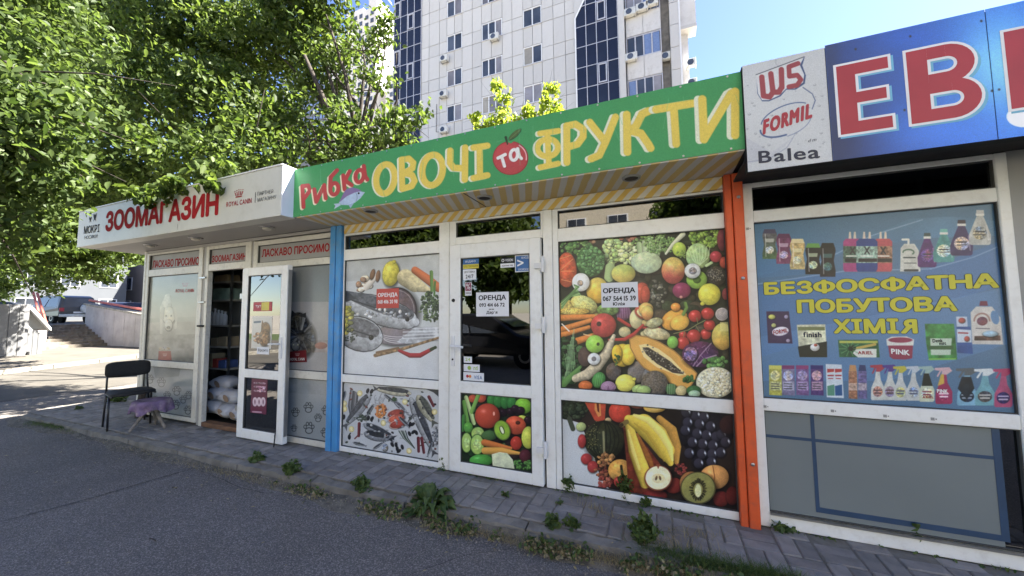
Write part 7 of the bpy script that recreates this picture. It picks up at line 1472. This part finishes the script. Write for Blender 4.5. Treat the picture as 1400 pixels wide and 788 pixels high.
weed('low grassy weed right of the dandelion rosette', 628, 712, -.1, .06, .09, 110, .02)
weed('pale scruffy weed between the dandelion rosette and the fruit window', 665, 722, -.1, .05, .08, 110, .018, m='drygrass')
weed('pale scruffy weed at the kerb just before the two upright weeds', 716, 738, -.1, .05, .07, 110, .018, m='drygrass')
weed('pale dusty weed at the kerb between the upright weeds and the dark clump', 835, 762, -.09, .07, .06, 120, .018, m='drygrass')
weed('small leafy weed by the kerb left of the round tuft', 440, 668, -.1, .04, .06, 60, .018)
weed('small weed growing between the fish window and the white door', 608, 641, 0, .085, .022, 50, .02)
weed('leafy weed against the sill left of the banana print', 778, 671, 0, .10, .045, 90, .022)
weed('taller leafy weed against the sill below the banana print', 858, 684, 0, .17, .075, 110, .024)
weed('small weed against the sill just right of the tall one', 885, 692, 0, .05, .03, 40, .02)
weed('upright weed at the kerb before the fruit window, left of a pair', 756, 735, -.08, .15, .035, 110, .024)
weed('upright weed at the kerb before the fruit window, right of a pair', 783, 737, -.08, .15, .04, 80, .022)
weed('dense dark weed at the start of the grass strip', 882, 752, -.06, .20, .07, 260, .026)
weed('tiny weed at the foot of the white frame right of the orange post', 1069, 727, 0, .05, .028, 26, .026)
weed('single broad-leaved weed against the sill of the household kiosk', 1241, 744, 0, .20, .04, 42, .045)
weed('tiny seedling between the pavers before the white door', 690, 678, 0, .025, .02, 18, .018)
weed('tiny seedling between the pavers near the door hinge', 764, 690, 0, .03, .012, 12, .016)
weed('weed clump behind the chair by the stump', 160, 549, 0, .09, .16, 130, .03)
weed('flat weed patch left of the chair at the edge of the paving', 108, 560, 0, .04, .08, 50, .02)
def cover(label, spots, n, m, size=.02, hgt=.03, sp=.035):
    pts = []
    for i in range(n):
        t = random.random()*(len(spots)-1); k_ = int(t); c = Vector(spots[k_]).lerp(Vector(spots[k_+1]), t-k_)
        if math.sin(c.x*9+1)+math.sin(c.x*23)*.7 < -.25: continue
        pts.append((c.x+random.gauss(0, .02), c.y+random.gauss(0, sp), c.z+abs(random.gauss(0, hgt))))
    return tag(leaves_mesh('ground_cover', np.array(pts), size, m, None, flat=.6, stretch=1.8), label, 'ground cover', kind='stuff')
kl = [(-3.2, -.60, -.095), (-2.2, -.61, -.095), (-1.5, -.62, -.09), (-.9, -.62, -.08), (-.4, -.62, -.065), (0, -.61, -.05), (.5, -.6, -.04)]
cover('low weeds and clover growing in a ragged strip along the kerb', kl, 1200, 'weed')
cover('dry stems and withered leaves lying in the dirt along the kerb', kl, 2200, 'drygrass', .015, .02, .045)
cover('small weeds at the foot of the white frames', [(-3.0, -.02, 0), (-1.9, -.02, 0), (-.8, -.02, 0), (.4, -.02, 0), (1.8, -.02, 0)], 260, 'weed', .014, .008, .006)
def grass(name, label, spots, n, h, m, sp=.05):
    g = MB()
    for i in range(n):
        t = random.random(); a, b = spots[int(t*(len(spots)-1))], spots[int(t*(len(spots)-1))+1]; k_ = t*(len(spots)-1)-int(t*(len(spots)-1)); c = Vector(a).lerp(Vector(b), k_)+Vector((random.gauss(0, sp), random.gauss(0, sp*.55), 0))
        L_ = h*random.uniform(.4, 1.1); u = Vector((random.gauss(0, .5), random.gauss(0, .5), 1)).normalized(); s_ = Vector((random.gauss(0, 1), random.gauss(0, 1), 0)).normalized()*.0016
        m1 = c+u*L_*.55; m2 = c+Vector((u.x*1.7, u.y*1.7, u.z*.85))*L_; g.add([c-s_, c+s_, m1+s_*.8, m1-s_*.8, m2], [(0, 1, 2, 3), (3, 2, 4)])
    return tag(g.build(name, m, None), label, 'grass', kind='stuff')
gs = [atZ(880, 758, -.05), atZ(920, 768, -.05), atZ(960, 776, -.04), atZ(1030, 790, -.03), atZ(1100, 806, -.03)]
grass('green_grass', 'green grass strip growing along the kerb at the lower right', gs, 4200, .095, 'weed', .05)
grass('green_grass', 'short green grass and low weeds at the left end of the kerb', [atZ(45, 578, -.09), atZ(75, 582, -.06), atZ(105, 588, -.08), atZ(130, 590, -.09)], 2600, .05, 'weed', .075)
grass('dry_grass', 'thin dry grass along the kerb', [(-6.2, -.59, -.1), (-4, -.6, -.1), (-3, -.6, -.1), (-1.6, -.60, -.1), (-1.2, -.6, -.09), (-.8, -.6, -.08), (-.5, -.6, -.07), (-.2, -.6, -.06), (.1, -.59, -.05), (.4, -.58, -.04)], 3200, .06, 'drygrass', .05)
grass('dry_grass', 'pale dry grass tufts sprouting from the joint of kerb and pavers', [atZ(785, 688, 0), atZ(880, 722, 0), atZ(985, 735, 0), atZ(870, 740, 0), atZ(990, 760, 0)], 260, .09, 'drygrass', .025)
lm_ = random.Random(9); g = MB()
for i in range(70):
    x, y = lm_.uniform(-7, 1.0), -.66-abs(lm_.gauss(0, .7)); r_ = lm_.uniform(.004, .013); a = lm_.uniform(0, 6.28); u = Vector((math.cos(a), math.sin(a), 0)); v = Vector((-u.y, u.x, 0)); c = Vector((x, y, GZ+.016))
    g.add([c-u*r_*1.6, c-v*r_*.6+Vector((0, 0, .003)), c+u*r_*1.6, c+v*r_*.6+Vector((0, 0, .004))], [(0, 1, 2), (0, 2, 3)])
tag(g.build('leaf_litter', 'drygrass', None), 'tiny dry leaves and bits scattered on the asphalt', 'litter', kind='stuff')
# fallen leaf, stones
p = atZ(573, 659, .004); tag(MB().add([(p.x-.02, p.y-.006, .004), (p.x, p.y-.014, .010), (p.x+.022, p.y, .014), (p.x, p.y+.012, .006)], [(0, 1, 2, 3)]).build('fallen_leaf', 'leafY', None), 'small yellow fallen leaf on the pavers before the fish window', 'leaf')
for k_, (px, py, lab) in enumerate([(208, 738, 'dark twig lying on the asphalt at lower left'), (238, 667, 'small dark twig on the asphalt near the kerb')]):
    p = atZ(px, py, GZ+.012); tag(MB().tube([(p.x-.03, p.y, p.z), (p.x, p.y+.004, p.z+.002), (p.x+.035, p.y+.002, p.z)], .004, 5).build('twig', 'bark', None), lab, 'twig')
for k_, o in enumerate([o for o in bpy.data.objects if o.name.startswith('ceiling_lamp')]): pass
